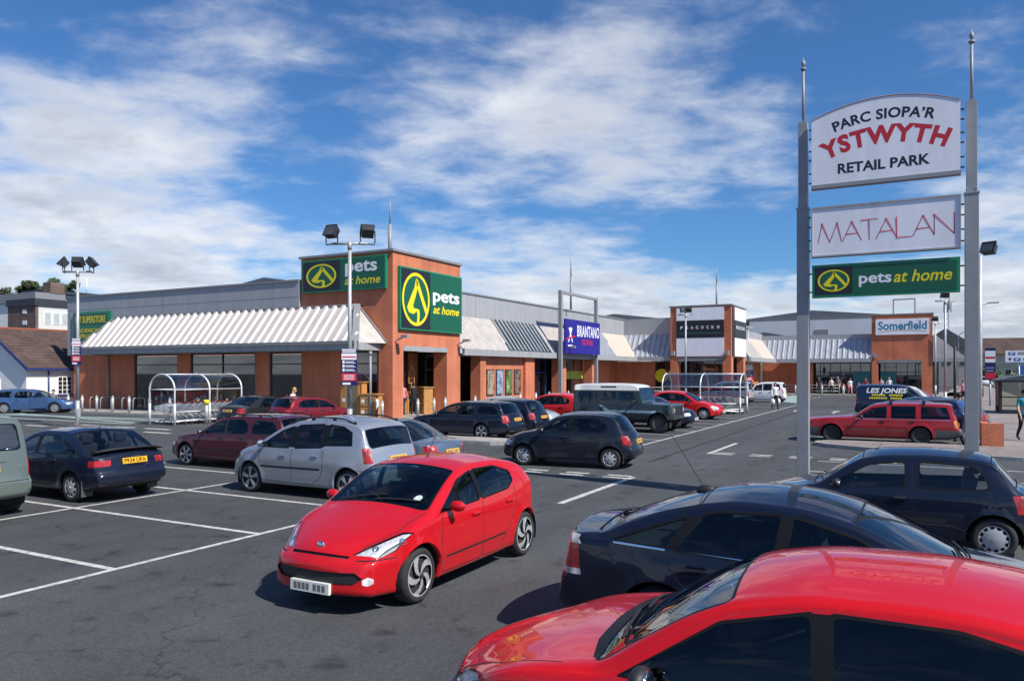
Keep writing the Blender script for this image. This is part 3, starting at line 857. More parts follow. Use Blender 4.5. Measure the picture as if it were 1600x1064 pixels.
# ---------------- empty portal frame over the shoe shop
f = empty('sign_frame', (0, 0, 0), 0, 'tall grey steel portal frame around the navy shoe shop sign', 'frame')
boxes('post', GREYP, f, [((50.3, 23.2, .12), (50.56, 23.46, 8.35))], .02); boxes('post', GREYP, f, [((57.05, 23.2, .12), (57.31, 23.46, 8.35))], .02)
boxes('crossbar', GREYP, f, [((50.562, 23.22, 8.12), (57.048, 23.44, 8.33))], .02)

# ---------------- white public house at the left
WROUGH = mat('white roughcast', (.80, .79, .76), .9, var=.06, scale=2, bump=.4)
TILE = wave_mat('brown roof tiles', (.105, .062, .048), (.085, .055, .048), w=.28, h=.2, mortar=.02, mcol=(.04, .03, .028), nscale=.7, var=.3)
NAVYT = mat('navy trim', (.02, .035, .15), .45, var=.1)
ph = empty('white_house', (0, 0, 0), 0, 'white roughcast house with brown tiled roof and navy eaves', 'house')
q = MB()
q.prism([(51.6, 0), (60.4, 0), (60.4, 2.85), (56.0, 5.35), (51.6, 2.85)], 28.9, 46, lambda y, z, x: (x, y, z))
q.build('wall', WROUGH, ph)
q = MB()
for s_ in (1, -1):
    y0, y1 = 56-4.75*s_, 56
    q.poly([(28.7, y0, 2.72), (46, y0, 2.72), (46, y1, 5.46), (28.7, y1, 5.46)][::s_])
rf = q.build('roof', TILE, ph)
q = MB(); q.bar((28.7, 56, 5.48), (46, 56, 5.48), .22, .12); q.build('ridge_tile', mat('terracotta ridge', (.32, .10, .06), .8, var=.2), rf)
q = MB(); q.bar((28.66, 51.25, 2.62), (46, 51.25, 2.62), .12, .16); q.bar((28.66, 51.2, 2.68), (28.66, 56, 5.44), .06, .2); q.bar((28.66, 60.8, 2.68), (28.66, 56, 5.44), .06, .2); q.tube([(30.3, 51.52, 2.6), (30.3, 51.52, .1)], .05, 8); q.build('eaves_trim', NAVYT, ph)
fw = boxes('window', WHITE, ph, [((30.9, 51.55, .95), (31.9, 51.6, 2.15))])
q = MB()
for i in range(3):
    for j in range(4): q.box((30.97+i*.3, 51.535, 1.0+j*.285), (31.21+i*.3, 51.548, 1.24+j*.285))
q.build('pane', mat('dark pane', (.02, .022, .025), .1, var=0), fw)
boxes('window_sill', NAVYT, fw, [((30.85, 51.45, .85), (31.95, 51.6, .945))])
fw = boxes('window', WHITE, ph, [((28.85, 54.6, .9), (28.9, 55.6, 2.0))]); boxes('pane', MATS['dark pane'], fw, [((28.84, 54.68, .97), (28.848, 55.52, 1.93))])

# ---------------- school blocks behind it
BROWNB = wave_mat('brown brick', (.115, .07, .05), (.095, .06, .045), var=.15)
sc_ = empty('school_block', (0, 0, 0), 0, 'flat roofed brown brick block with bands of white windows above house roof', 'building')
boxes('wall', BROWNB, sc_, [((64, 112, 0), (64.4, 118.6, 11.9)), ((64, 118.602, 0), (84, 119, 11.9))])
boxes('wall', mat('cream spandrel', (.60, .60, .56), .7, var=.08), sc_, [((64.42, 112.05, 0), (84, 112.4, 11.9))])
boxes('roof', mat('black roof edge', (.03, .034, .045), .6, var=.1), sc_, [((63.8, 111.8, 11.91), (84.2, 119.2, 12.9))])
for r_, (z0, z1) in enumerate(((6.3, 8.2), (9.3, 11.1))):
    for k in range(9):
        u = 65.2+k*1.25
        w = boxes('window', WHITE, sc_, [((u, 111.98, z0), (u+1.05, 112.045, z1))])
        boxes('pane', mat('blue dark pane', (.05, .07, .09), .08, var=.2) if r_ == 0 else mat('pale blind pane', (.42, .46, .45), .2, var=.2), w, [((u+.1, 111.95, z0+.12), (u+.95, 111.975, z1-.12))])
boxes('stair_window', WHITE, sc_, [((63.95, 114.2, 6+k*1.6), (63.995, 115.2, 6.6+k*1.6)) for k in range(4)])
wb_ = empty('white_block', (0, 0, 0), 0, 'long white rendered block with grey roof at the far left edge', 'building')
boxes('wall', WROUGH, wb_, [((80, 140, 0), (84.5, 190, 14.9))]); boxes('roof', COPING, wb_, [((79.6, 139.4, 14.92), (85, 191, 16.6))])
boxes('chimney', BROWNB, wb_, [((82.2, 139.3, 16.62), (84.8, 141.6, 18.6))])
for k in range(4):
    w = boxes('window', FRAME, wb_, [((79.94, 150+k*6, 8.5), (79.99, 152+k*6, 10.2))])
gb_ = empty('glazed_block', (0, 0, 0), 0, 'pale flat roofed block with dark overhanging roof and row of slots', 'building')
boxes('wall', CLADW, gb_, [((91.7, 157, 0), (102, 163, 18.1))]); boxes('roof', MATS['black roof edge'], gb_, [((90.8, 156, 18.25), (103.4, 164, 18.95))])
boxes('window', MATS['dark pane'], gb_, [((96+k*.75, 156.93, 16.4), (96.45+k*.75, 156.99, 17.9)) for k in range(8)])
q = MB(); q.tube([(102.2, 160, 18.9), (102.2, 160, 22.6)], .14, 6); tag(q.build('antenna_pole', WHITE), 'thin white pole on the roof of the pale flat block', 'antenna')

# ---------------- stone coloured offices far right
BEIGE = mat('buff stone', (.60, .53, .37), .9, var=.12, scale=.5)
og = empty('office_building', (0, 0, 0), 0, 'long buff stone building with brown tiled roof beyond the bus shelter', 'building')
boxes('wall', BEIGE, og, [((235, -75, -1), (250, -8, 7.0))])
q = MB(); q.prism([(234, 7.0), (251, 7.0), (244.5, 11.3), (240.5, 11.3)], -76, -7.5, lambda x, z, y: (x, y, z)); q.build('roof', TILE, og)
for k in range(14):
    for z in (1.5, 4.6):
        w = boxes('window', WHITE, og, [((234.93, -12.2-k*3.4, z), (234.99, -10.6-k*3.4, z+1.5))]); boxes('pane', MATS['dark pane'], w, [((234.90, -12.05-k*3.4, z+.12), (234.925, -10.75-k*3.4, z+1.38))])
gh = empty('grey_house', (0, 0, 0), 0, 'grey rendered building with slate roof behind the supermarket tower', 'house')
boxes('wall', mat('grey render', (.32, .31, .29), .9, var=.1), gh, [((150, -7.2, 0), (170, 2, 6.4))])
q = MB(); q.prism([(-7.6, 6.4), (2.4, 6.4), (-2.6, 9.8)], 149.5, 170.5, lambda y, z, x: (x, y, z)); q.build('roof', mat('slate', (.09, .09, .10), .8, var=.2), gh)
for k in range(3): boxes('window', MATS['dark pane'], gh, [((149.93, -6+k*2.6, 3.6), (149.99, -4.9+k*2.6, 5.0))])
q = MB()
for a, b in ((0, 0), (1.1, 0), (1.1, 1.1), (0, 1.1)): q.bar((210+a, -4.5+b, 0), (210.55+(a-.55)*.5, -3.95+(b-.55)*.5, 20), .12)
for k in range(12): q.bar((210.1, -4.45, k*1.6), (210.9, -3.5, k*1.6+1.6), .07); q.bar((210.1, -3.5, k*1.6), (210.9, -4.45, k*1.6+1.6), .07)
for k in range(5): q.box((209.5+.3*k, -4.9+.35*k, 16.5+.5*(k % 2)), (209.75+.3*k, -4.65+.35*k, 18.8+.5*(k % 2)))
tag(q.build('phone_mast', GALV), 'lattice phone mast with antennas beyond the supermarket', 'mast')
# ------------------------------------------------------------------ car bodies
def pchip(xs, ys, xq):
    xs, ys = np.array(xs, float), np.array(ys, float); xq = np.clip(np.asarray(xq, float), xs[0], xs[-1])
    h = np.diff(xs); dl = np.diff(ys)/h
    d = np.zeros(len(xs))
    for i in range(1, len(xs)-1):
        if dl[i-1]*dl[i] > 0:
            w1, w2 = 2*h[i]+h[i-1], h[i]+2*h[i-1]
            d[i] = (w1+w2)/(w1/dl[i-1]+w2/dl[i])
    d[0], d[-1] = dl[0], dl[-1]
    i = np.clip(np.searchsorted(xs, xq, side='right')-1, 0, len(xs)-2)
    t = (xq-xs[i])/h[i]
    return ((1+2*t)*(1-t)**2*ys[i]+t*(1-t)**2*h[i]*d[i]+t*t*(3-2*t)*ys[i+1]+t*t*(t-1)*h[i]*d[i+1])

class Body:
    """half of a car body as a fine lofted sheet; x runs from nose (0) to tail (L)"""
    def __init__(s, S):
        s.S = S
        L, W = S['L'], S['W']
        s.L, s.hw = L, W/2
        fo, wb, wr = S['fo'], S['wb'], S.get('wr', .30)
        s.xf, s.xr, s.wr = fo, fo+wb, wr
        s.Ra = S.get('arch', wr+.055)
        cl = S.get('clear', .19)
        s.top = S['top']
        s.bot = S.get('bot', [(0, cl+.10), (.08, cl+.03), (.4, cl), (L-.45, cl+.01), (L-.1, cl+.10), (L, cl+.16)])
        s.belt = S['belt']
        ef, er = S.get('endf', .80), S.get('endr', .84)
        s.plan = S.get('plan', [(0, ef), (.05, ef+.06), (.15, ef+.11), (.4, .965), (.9, .99), (L*.5, 1), (L-.9, .985), (L-.35, .955), (L-.1, er+.05), (L-.03, er+.025), (L, er)])
        s.tan = math.tan(R(S.get('tumble', 20)))
        s.crown = S.get('crown', .05); s.rh = S.get('edge', .10)
        s.bow = S.get('bow', (.22, .10))
    def curves(s, x):
        z = lambda c: pchip([p[0] for p in c], [p[1] for p in c], x)
        zt, zb, zs, w = z(s.top), z(s.bot), z(s.belt), z(s.plan)*s.hw
        return zb, np.minimum(zs, zt-.012), zt, w
    NB, NS, NU, NA, NC = 4, 12, 7, 6, 9
    def section(s, x):
        zb, zs, zt, w = [float(v[0]) for v in s.curves([x])]
        H = max(zt-zs, .004); k = min(max((H-.12)/.3, 0), 1)
        pts = [(0, zb), (w*.45, zb), (w*.80, zb), (w*.925, zb+.008)]
        zm = zb+.56*(zs-zb)
        for z in np.linspace(zb+.035, zs, s.NS):
            q = (z-zm)/(zm-zb) if z < zm else (z-zm)/max(zs-zm, .01)
            y = w*(1-(.05 if z < zm else .035)*q*q)
            pts.append((y, float(z)))
        ys = pts[-1][0]
        cr = min(s.crown, .5*H); r = min(s.S.get('edgev', .065), .38*H); rh = .17*(1-k)+s.rh*k
        zE = zs+H-cr-r; yE = ys-s.tan*(zE-zs)
        yE -= (1-k)*min(.012, H)
        for i in range(1, s.NU+1):
            t = i/s.NU
            pts.append((ys+(yE-ys)*t+.012*k*math.sin(math.pi*t), zs+(zE-zs)*t))
        yR = yE-rh-s.tan*r*.3
        for i in range(1, s.NA+1):
            a = math.pi/2*i/s.NA
            pts.append((yR+(yE-yR)*math.cos(a), zE+r*math.sin(a)))
        for i in range(1, s.NC+1):
            y = yR*(1-i/s.NC)
            pts.append((y, zt-cr*(y/yR)**2))
        return pts
    def edge(s, x):
        """(y, z) of the roof edge at station x"""
        p = s.section(x)[s.NB+s.NS+s.NU-1]
        return p
    def zs(s, x): return float(s.curves([x])[1][0])
    def zt(s, x): return float(s.curves([x])[2][0])
    def yside(s, x, z):
        p = s.section(x)[s.NB:s.NB+s.NS+s.NU]
        zz = [q[1] for q in p]; yy = [q[0] for q in p]
        return float(np.interp(z, zz, yy))
    def shift(s, x, y, z):
        """plan-view bow and bumper bulge at both ends"""
        w = s.hw; q = min(abs(y)/w, 1)**2.2
        def sm(t): t = min(max(t, 0), 1); return t*t*(3-2*t)
        bf, br = s.bow
        dx = bf*q*sm(1-x/.85)-br*q*sm(1-(s.L-x)/.7)
        b0, b1, amt = s.S.get('bumper', (.30, .56, .035))
        bz = sm((z-b0+.06)/.07)*sm((b1+.06-z)/.07)
        dx += amt*bz*(-sm(1-x/.35)+sm(1-(s.L-x)/.35))
        # wheel arch flare
        dy = 0
        fl = s.S.get('flare', .016)
        for xc in (s.xf, s.xr):
            d = math.hypot(x-xc, z-s.wr)-s.Ra
            if abs(y) > .5*w and d < .16:
                dy += fl*math.exp(-(d/.055)**2) if d > 0 else fl
        for zc, wd, am in s.S.get('crease', ()):
            if abs(y) > .7*w: dy += am*math.exp(-((z-zc)/wd)**2)*min(1, max(0, (x-.3)/.3))*min(1, max(0, (s.L-.2-x)/.3))
        return x+dx, y+dy if y > 0 else y, z
    def build(s):
        L = s.L
        xs = set(np.round(np.linspace(0, L, int(L/.065)), 4))
        for c in (s.top, s.belt):
            xs |= {round(p[0], 4) for p in c}
        xs |= {.004, .01, .02, .035, .055, .08, .11, .15, L-.004, L-.012, L-.025, L-.045, L-.07, L-.11}
        for xc in (s.xf, s.xr):
            xs |= {round(xc+s.Ra*math.cos(a), 4) for a in np.linspace(0, math.pi, 17)}
        xs = sorted(xs)
        keep = [xs[0]]
        for x in xs[1:]:
            if x-keep[-1] > .0035: keep.append(x)
        if keep[-1] != xs[-1]: keep[-1] = xs[-1]
        xs = keep
        bm = bmesh.new()
        rid = bm.faces.layers.int.new('rid')
        rows = []
        for x in xs:
            rows.append([bm.verts.new((x, y, z)) for y, z in s.section(x)])
        n = len(rows[0])
        for a, b in zip(rows, rows[1:]):
            for j in range(n-1):
                bm.faces.new((a[j], b[j], b[j+1], a[j+1]))
        for row, rev in ((rows[0], False), (rows[-1], True)):
            K = 5; cols = []
            h = (n-1)//2
            for j in range(h+1):
                a, b = row[j], row[n-1-j]
                if n-1-j == j:
                    cols.append([a]); continue
                cols.append([a]+[bm.verts.new(a.co.lerp(b.co, m/K)) for m in range(1, K)]+[b])
            for c0, c1 in zip(cols, cols[1:]):
                for m in range(K):
                    if len(c1) == 1:
                        vs = (c0[m], c1[0], c0[m+1])
                    else:
                        vs = (c0[m], c1[m], c1[m+1], c0[m+1])
                    try: bm.faces.new(vs[::-1] if rev else vs)
                    except ValueError: pass
        for v in bm.verts:
            v.co = s.shift(*v.co)
        bm.normal_update()
        # outward check
        f = max(bm.faces, key=lambda f: f.calc_center_median().z)
        if f.normal.z < 0:
            bmesh.ops.reverse_faces(bm, faces=bm.faces)
            bm.normal_update()
        s.bm, s.rid = bm, rid
        s.bvh = BVHTree.FromBMesh(bm)
        s.d0 = bm.copy()
        return s
    def cut(s, poly, d, rid, allow=(0,), nf=.02, depth=.6, kill=False):
        """knife the outline (3D points, seen along d) into the sheet and mark what lies inside"""
        bm, lay = s.bm, s.rid
        d = Vector(d).normalized()
        P = [Vector(p) for p in poly]
        c = sum(P, Vector())/len(P)
        e1 = d.orthogonal().normalized(); e2 = d.cross(e1)
        q = [((p-c).dot(e1), (p-c).dot(e2)) for p in P]
        A = sum(q[i-1][0]*q[i][1]-q[i][0]*q[i-1][1] for i in range(len(q)))
        if A < 0: P.reverse(); q.reverse()
        x0, x1 = min(a for a, b in q), max(a for a, b in q)
        y0, y1 = min(b for a, b in q), max(b for a, b in q)
        fs = []
        for f in bm.faces:
            if f[lay] not in allow: continue
            if nf > -1 and f.normal.dot(d) < nf: continue
            cc = f.calc_center_median()-c
            if abs(cc.dot(d)) > depth: continue
            us = [((v.co-c).dot(e1), (v.co-c).dot(e2)) for v in f.verts]
            if max(u[0] for u in us) < x0 or min(u[0] for u in us) > x1: continue
            if max(u[1] for u in us) < y0 or min(u[1] for u in us) > y1: continue
            fs.append(f)
        for i in range(len(P)):
            if not fs: return []
            a, b = P[i-1], P[i]
            if (b-a).length < 1e-6: continue
            no = (b-a).cross(d).normalized()     # points outward for a CCW outline
            geom = set(fs)
            for f in fs:
                geom.update(f.edges); geom.update(f.verts)
            res = bmesh.ops.bisect_plane(bm, geom=list(geom), dist=1e-5, plane_co=a, plane_no=no)
            fs = [g for g in res['geom'] if isinstance(g, bmesh.types.BMFace) and g.is_valid and (g.calc_center_median()-a).dot(no) < 0]
            fs = list(set(fs))
        if kill:
            bmesh.ops.delete(bm, geom=fs, context='FACES')
            return []
        for f in fs: f[lay] = rid
        return fs
    def hit(s, o, d):
        r = s.bvh.ray_cast(Vector(o), Vector(d).normalized())
        return r[0], r[1]

def roundpoly(pts, r, n=4):
    out = []
    N = len(pts)
    for i in range(N):
        p0, p, p1 = Vector(pts[i-1]), Vector(pts[i]), Vector(pts[(i+1) % N])
        a, b = (p0-p), (p1-p)
        rr = min(r, a.length*.45, b.length*.45)
        A, B = p+a.normalized()*rr, p+b.normalized()*rr
        if rr < 1e-4: out.append(tuple(p)); continue
        for k in range(n+1):
            t = k/n
            out.append(tuple((A*(1-t)+p*t)*(1-t)+(p*(1-t)+B*t)*t))
    return out
def grow(pts, o):
    """offset a convex 2D outline outward"""
    N = len(pts); A = sum(pts[i-1][0]*pts[i][1]-pts[i][0]*pts[i-1][1] for i in range(N))
    sg = 1 if A > 0 else -1
    c = Vector((sum(p[0] for p in pts)/N, sum(p[1] for p in pts)/N))
    out = []
    for i in range(N):
        p0, p, p1 = [Vector(pts[k % N]) for k in (i-1, i, i+1)]
        a, b = (p-p0).normalized(), (p1-p).normalized()
        n0, n1 = Vector((a.y, -a.x))*sg, Vector((b.y, -b.x))*sg
        m = (n0+n1)
        m = m/max(m.dot(n0), .35) if m.length > 1e-6 else n0
        out.append(tuple(p+m*o))
    return out

# region ids -> (part name, material, two-sided pair?)
REG = {0: 'body', 1: 'gap', 2: 'window_trim', 10: 'window', 11: 'windscreen', 12: 'rear_window', 20: 'bumper', 30: 'headlight', 31: 'tail_light',
       32: 'indicator', 40: 'grille', 41: 'side_moulding', 42: 'fog_light', 43: 'sill', 44: 'stripe', 45: 'roof_skin', 48: 'windscreen_cowl', 46: 'reversing_light', 47: 'tailgate_panel'}
def spec_window(B, pts):
    """window corners given as (x, share of the height from belt to roof edge)"""
    out = []
    for x, t in pts:
        z0 = B.zs(x)+.015; z1 = B.edge(x)[1]-.016
        out.append((x, z0+(z1-z0)*t))
    return out

WHEELS = {}
def wheel_meshes(r, style, w=.185):
    key = (r, style, w)
    if key in WHEELS: return WHEELS[key]
    rr = r*(.73 if style in ('alloy5', 'alloy6', 'twist') else .64)
    if style == 'offroad': rr = r*.53
    t = MB()
    t.smooth = True
    prof = [(rr, -w/2), (rr+.012, -w/2-.004), ((rr+r)/2, -w/2-.014), (r-.03, -w/2-.008), (r-.008, -w/2+.016), (r, -w/2+.035)]
    prof += [(a, -b) for a, b in prof[::-1]]
    t.lathe(prof, n=36, axis='y')
    if style == 'offroad':
        t.smooth = False
        for k in range(28):
            a = 2*math.pi*k/28
            mt = Matrix.Rotation(a, 4, 'Y')
            t.cbox((0, (.03 if k % 2 else -.03), r), (.045, w*.75, .03), mt)
    t.f = [f for f in t.f if len(f) <= 4] if True else t.f
    t.m = [0]*len(t.f); t.sm = [True]*len(t.f)
    tm = t.build('wheel', [RUBBER]); tme = tm.data; bpy.data.objects.remove(tm)
    m = MB()
    # face of the rim, outside is -y ; polar grid with spokes in front of a dark well
    lip = rr+.004
    yo = -w/2-.002
    def spoke(th, q):
        if style == 'alloy5' or style == 'twist':
            sw = (.9-.35*q)
            t5 = (th + (1.1*q if style == 'twist' else 0))*5/(2*math.pi)
            return abs((t5 % 1)-.5) < .5*sw*.62
        if style == 'alloy6':
            t5 = th*6/(2*math.pi); return abs((t5 % 1)-.5) < .5*(.75-.25*q)*.75
        if style == 'alloy10':
            t5 = th*10/(2*math.pi); return abs((t5 % 1)-.5) < .25
        if style == 'cap':
            t5 = th*8/(2*math.pi); return not (.62 < q < .9 and abs((t5 % 1)-.5) < .24)
        if style == 'slot':
            t5 = th*12/(2*math.pi); return not (.74 < q < .93 and abs((t5 % 1)-.5) < .26)
        if style == 'offroad' or style == 'steel':
            t5 = th*8/(2*math.pi); return not (.62 < q < .8 and abs((t5 % 1)-.5) < .25)
        return True
    NT = 120
    qs = [.0, .14, .2, .26, .35, .45, .55, .62, .68, .74, .8, .86, .9, .94, 1.]
    dome = {'alloy5': .02, 'alloy6': .02, 'twist': .022, 'cap': .03, 'slot': .035, 'offroad': -.04, 'steel': -.045, 'alloy10': .02}[style]
    def yq(q):
        if q > .93: return yo
        return yo+.012-dome*(1-q*q) if dome > 0 else yo-dome*(1-q**3)*.9
    m.smooth = False
    for a, b in zip(qs, qs[1:]):
        q = (a+b)/2
        for k in range(NT):
            t0, t1 = 2*math.pi*k/NT, 2*math.pi*(k+1)/NT
            on = q > .93 or q < .16 or spoke((t0+t1)/2, q)
            ya, yb = yq(a), yq(b)
            m.cur = 0
            if not on:
                ya = yb = yo+.035; m.cur = 1
            if style in ('alloy5', 'alloy6', 'twist', 'alloy10') and q < .1: m.cur = 0
            P = [(a*lip*math.cos(t0), ya, a*lip*math.sin(t0)), (b*lip*math.cos(t0), yb, b*lip*math.sin(t0)),
                 (b*lip*math.cos(t1), yb, b*lip*math.sin(t1)), (a*lip*math.cos(t1), ya, a*lip*math.sin(t1))]
            m.poly(P if a > 0 else P[1:] if False else [P[0], P[1], P[2]])
    m.cur = 2 if style in ('alloy5', 'alloy6', 'twist') else 0
    m.lathe([(lip*.13, yo-.004-max(dome, 0)), (lip*.12, yo+.02-max(dome, 0)*0)], n=14, axis='y')
    m.cur = 1
    m.lathe([(lip*1.0, yo+.036), (lip*.2, yo+.0375)], n=24, axis='y')
    rm = m.build('rim', [{'alloy5': ALLOY, 'alloy6': ALLOY, 'twist': ALLOY, 'alloy10': ALLOY, 'cap': HUBCAP, 'slot': HUBCAP, 'offroad': mat('rusty steel wheel', (.11, .085, .07), .7, var=.3, scale=12), 'steel': STEEL}[style], WELL, DARKM])
    rme = rm.data; bpy.data.objects.remove(rm)
    WHEELS[key] = (tme, rme)
    return WHEELS[key]

def make_car(S, name, loc, rz, label, group=None, cat='car', col=None):
    """build a car from its measurements S; it faces +X before turning by rz"""
    B = Body(S).build()
    L, hw = B.L, B.hw
    pm = S['paint'] if col is None else col
    root = empty(name, (loc[0], loc[1], loc[2] if len(loc) > 2 else 0), rz, label, cat, group)
    side = (0, 1, 0)
    def sp(x, z, yf=1.):       # point on the flank
        return (x, B.yside(x, z)*yf, z)
    # ---- wheel arches
    for xc in (B.xf, B.xr):
        circ = [(xc+B.Ra*math.cos(a), hw, B.wr+B.Ra*math.sin(a)) for a in np.linspace(0, 2*math.pi, 33)[:-1]]
        B.cut(circ, side, 99, allow=(0,), nf=-2, depth=.42, kill=True)
    es = []
    for e in B.bm.edges:
        if len(e.link_faces) == 1:
            for xc in (B.xf, B.xr):
                if all(abs(math.hypot(v.co.x-xc, v.co.z-B.wr)-B.Ra) < .012 and v.co.y > .4*hw for v in e.verts):
                    es.append(e); break
    ex = bmesh.ops.extrude_edge_only(B.bm, edges=es)
    for g in ex['geom']:
        if isinstance(g, bmesh.types.BMVert): g.co.y -= .06
    # ---- bumpers, mouldings, paint bands
    for poly, rid in S.get('bands', ()):
        B.cut([(x, hw, z) for x, z in poly], side, rid, allow=(0,), nf=-2 if rid in (20, 45, 43) else .3, depth=3)
    # ---- windows
    po = S.get('seal', .018)
    for pts in S.get('wins', ()):
        p2 = spec_window(B, pts)
        sx = S.get('black', 0)
        big = grow(p2, po)
        B.cut([(x, hw*.8, z) for x, z in roundpoly(big, .03)], side, 2, allow=(0, 45), nf=.25)
    for q in S.get('pillars', ()):     # blacked-out pillars between panes
        p2 = spec_window(B, q)
        B.cut([(x, hw*.8, z) for x, z in p2], side, 2, allow=(0,), nf=.25)
    for k, pts in enumerate(S.get('wins', ())):
        p2 = spec_window(B, pts)
        B.cut([(x, hw*.8, z) for x, z in roundpoly(p2, S.get('wround', .045))], side, 10, allow=(2,), nf=.2)
    def screen(xb, xt, rid, fb, ft, rnd_, back=False):
        eb, et = B.edge(xb), B.edge(xt)
        zb_, zt_ = B.zt(xb), B.zt(xt)
        d = Vector((-(zt_-zb_), 0, (xt-xb))) if not back else Vector((zt_-zb_, 0, (xb-xt)))
        if d.z < 0: d = -d
        d = Vector((abs(d.x)*(1 if back else -1), 0, abs(d.z))).normalized()
        yb, yt = (eb[0]*fb, et[0]*ft) if fb else (eb[0]-B.S.get('apil', .075), et[0]-B.S.get('apil', .075)*1.05)
        up = Vector((xt-xb, 0, zt_-zb_)); ln = up.length; up.normalize()
        o = Vector((xb, 0, zb_))
        sg = B.S.get('sag', .07)
        P2 = [(-.3, 0), (0, 0), (yb*.6, .25*sg*0), (yb, 0), (yt, ln), (yt*.5, ln+.004), (-.3, ln)]
        P2 = [(-.3, 0), (yb, 0), (yt, ln), (-.3, ln)]
        def to3(p): return o+up*p[1]+Vector((0, p[0], 0))
        B.cut([to3(p) for p in roundpoly(grow(P2, .018), rnd_+.015)], d, 2, allow=(0, 45, 47), nf=.15, depth=.5)
        B.cut([to3(p) for p in roundpoly(P2, rnd_)], d, rid, allow=(2,), nf=.15, depth=.5)
    if 'ws' in S: screen(S['ws'][0], S['ws'][1], 11, S.get('wsf', (0, 0))[0], S.get('wsf', (0, 0))[1], .06)
    if 'rw' in S: screen(S['rw'][0], S['rw'][1], 12, S.get('rwf', (.93, .92))[0], S.get('rwf', (.93, .92))[1], .07, True)
    # ---- lamps, grille
    for rid, d, pts in S.get('lamps', ()):
        P = []
        for x, yf, z in pts:
            P.append((x, B.hw*yf, z))
        B.cut(P, d, rid, allow=(0, 20, 40, 45, 47), nf=.1, depth=.55)
    # ---- shut lines
    def strip(a, b, d, w=.0115, nf=.1, allow=(0, 20, 41, 44)):
        a, b, d = Vector(a), Vector(b), Vector(d).normalized()
        n = (b-a).cross(d).normalized()*w/2
        e = (b-a).normalized()*.004
        B.cut([a-n-e, b-n+e, b+n+e, a+n-e], d, 1, allow=allow, nf=nf, depth=.5)
    for ln in S.get('lines', ()):
        P = [sp(x, z) for x, z in ln]
        for a, b in zip(P, P[1:]): strip(a, b, side)
    for ln in S.get('toplines', ()):
        P = [(x, hw*f, B.zt(x)) for x, f in ln]
        for a, b in zip(P, P[1:]): strip(a, b, (0, 0, 1), nf=.3)
    for ln in S.get('rearlines', ()):
        P = [(L, hw*f, z) for f, z in ln]
        for a, b in zip(P, P[1:]): strip(a, b, (1, 0, 0), nf=.15, allow=(0, 20, 47))
    for ln in S.get('frontlines', ()):
        P = [(0, hw*f, z) for f, z in ln]
        for a, b in zip(P, P[1:]): strip(a, b, (-1, 0, 0), nf=.15)
    # ---- split into parts
    bm, lay = B.bm, B.rid
    bm.normal_update()
    groups = {}
    for f in bm.faces: groups.setdefault(f[lay], []).append(f)
    mats = {0: pm, 1: GAP, 2: S.get('trim', TRIM), 10: S.get('glass', CGLASS), 11: S.get('glass', CGLASS), 12: S.get('rglass', S.get('glass', CGLASS)), 20: S.get('bump', BLACK), 30: HEAD, 31: TAIL,
            32: AMBER, 40: S.get('grillem', BLACK), 41: S.get('mould', BLACK), 42: CLEARL, 43: S.get('sillm', BLACK), 44: S.get('stripem', CHROME), 45: S.get('roofm', WHITE), 46: CLEARL, 47: pm, 48: TRIM}
    inset = {10: .007, 11: .004, 12: .005, 40: .02}
    def tr(p, sy=1):          # to car frame: nose towards +X
        return (L/2-p[0], -p[1]*sy, p[2])
    def mesh_from(faces_m, name, both, sy=1, inset_=0):
        """faces_m: list of (faces, material)"""
        V, F, M, idx, ml = [], [], [], {}, []
        for fs, m_ in faces_m:
            if m_ not in ml: ml.append(m_)
            mi = ml.index(m_)
            for f in fs:
                for s_ in ((1, -1) if both else (sy,)):
                    ids = []
                    for v in f.verts:
                        k = (v.index, s_ if abs(v.co.y) > 1e-4 else 0)
                        if k not in idx:
                            idx[k] = len(V)
                            co = v.co-(v.normal*inset_ if inset_ else Vector())
                            V.append(tr((co.x, co.y if abs(v.co.y) > 1e-4 else 0, co.z), s_))
                        ids.append(idx[k])
                    # tr with sy=1 is a half-turn (keeps winding); sy=-1 mirrors
                    F.append(ids if s_ == 1 else ids[::-1]); M.append(mi)
        me = bpy.data.meshes.new(name)
        me.from_pydata(V, [], F)
        for m_ in ml: me.materials.append(m_)
        me.polygons.foreach_set('material_index', M)
        me.polygons.foreach_set('use_smooth', [True]*len(F))
        me.update()
        o = bpy.data.objects.new(name, me)
        return link(o, root)
    bm.verts.index_update(); bm.verts.ensure_lookup_table()
    under = [f for f in groups.get(0, []) if f.normal.z < -.85 and f.calc_center_median().z < .35]
    us = set(under)
    mesh_from([([f for f in groups.get(0, []) if f not in us], pm), (groups.get(1, []), GAP), (under, UNDER)], 'body', True)
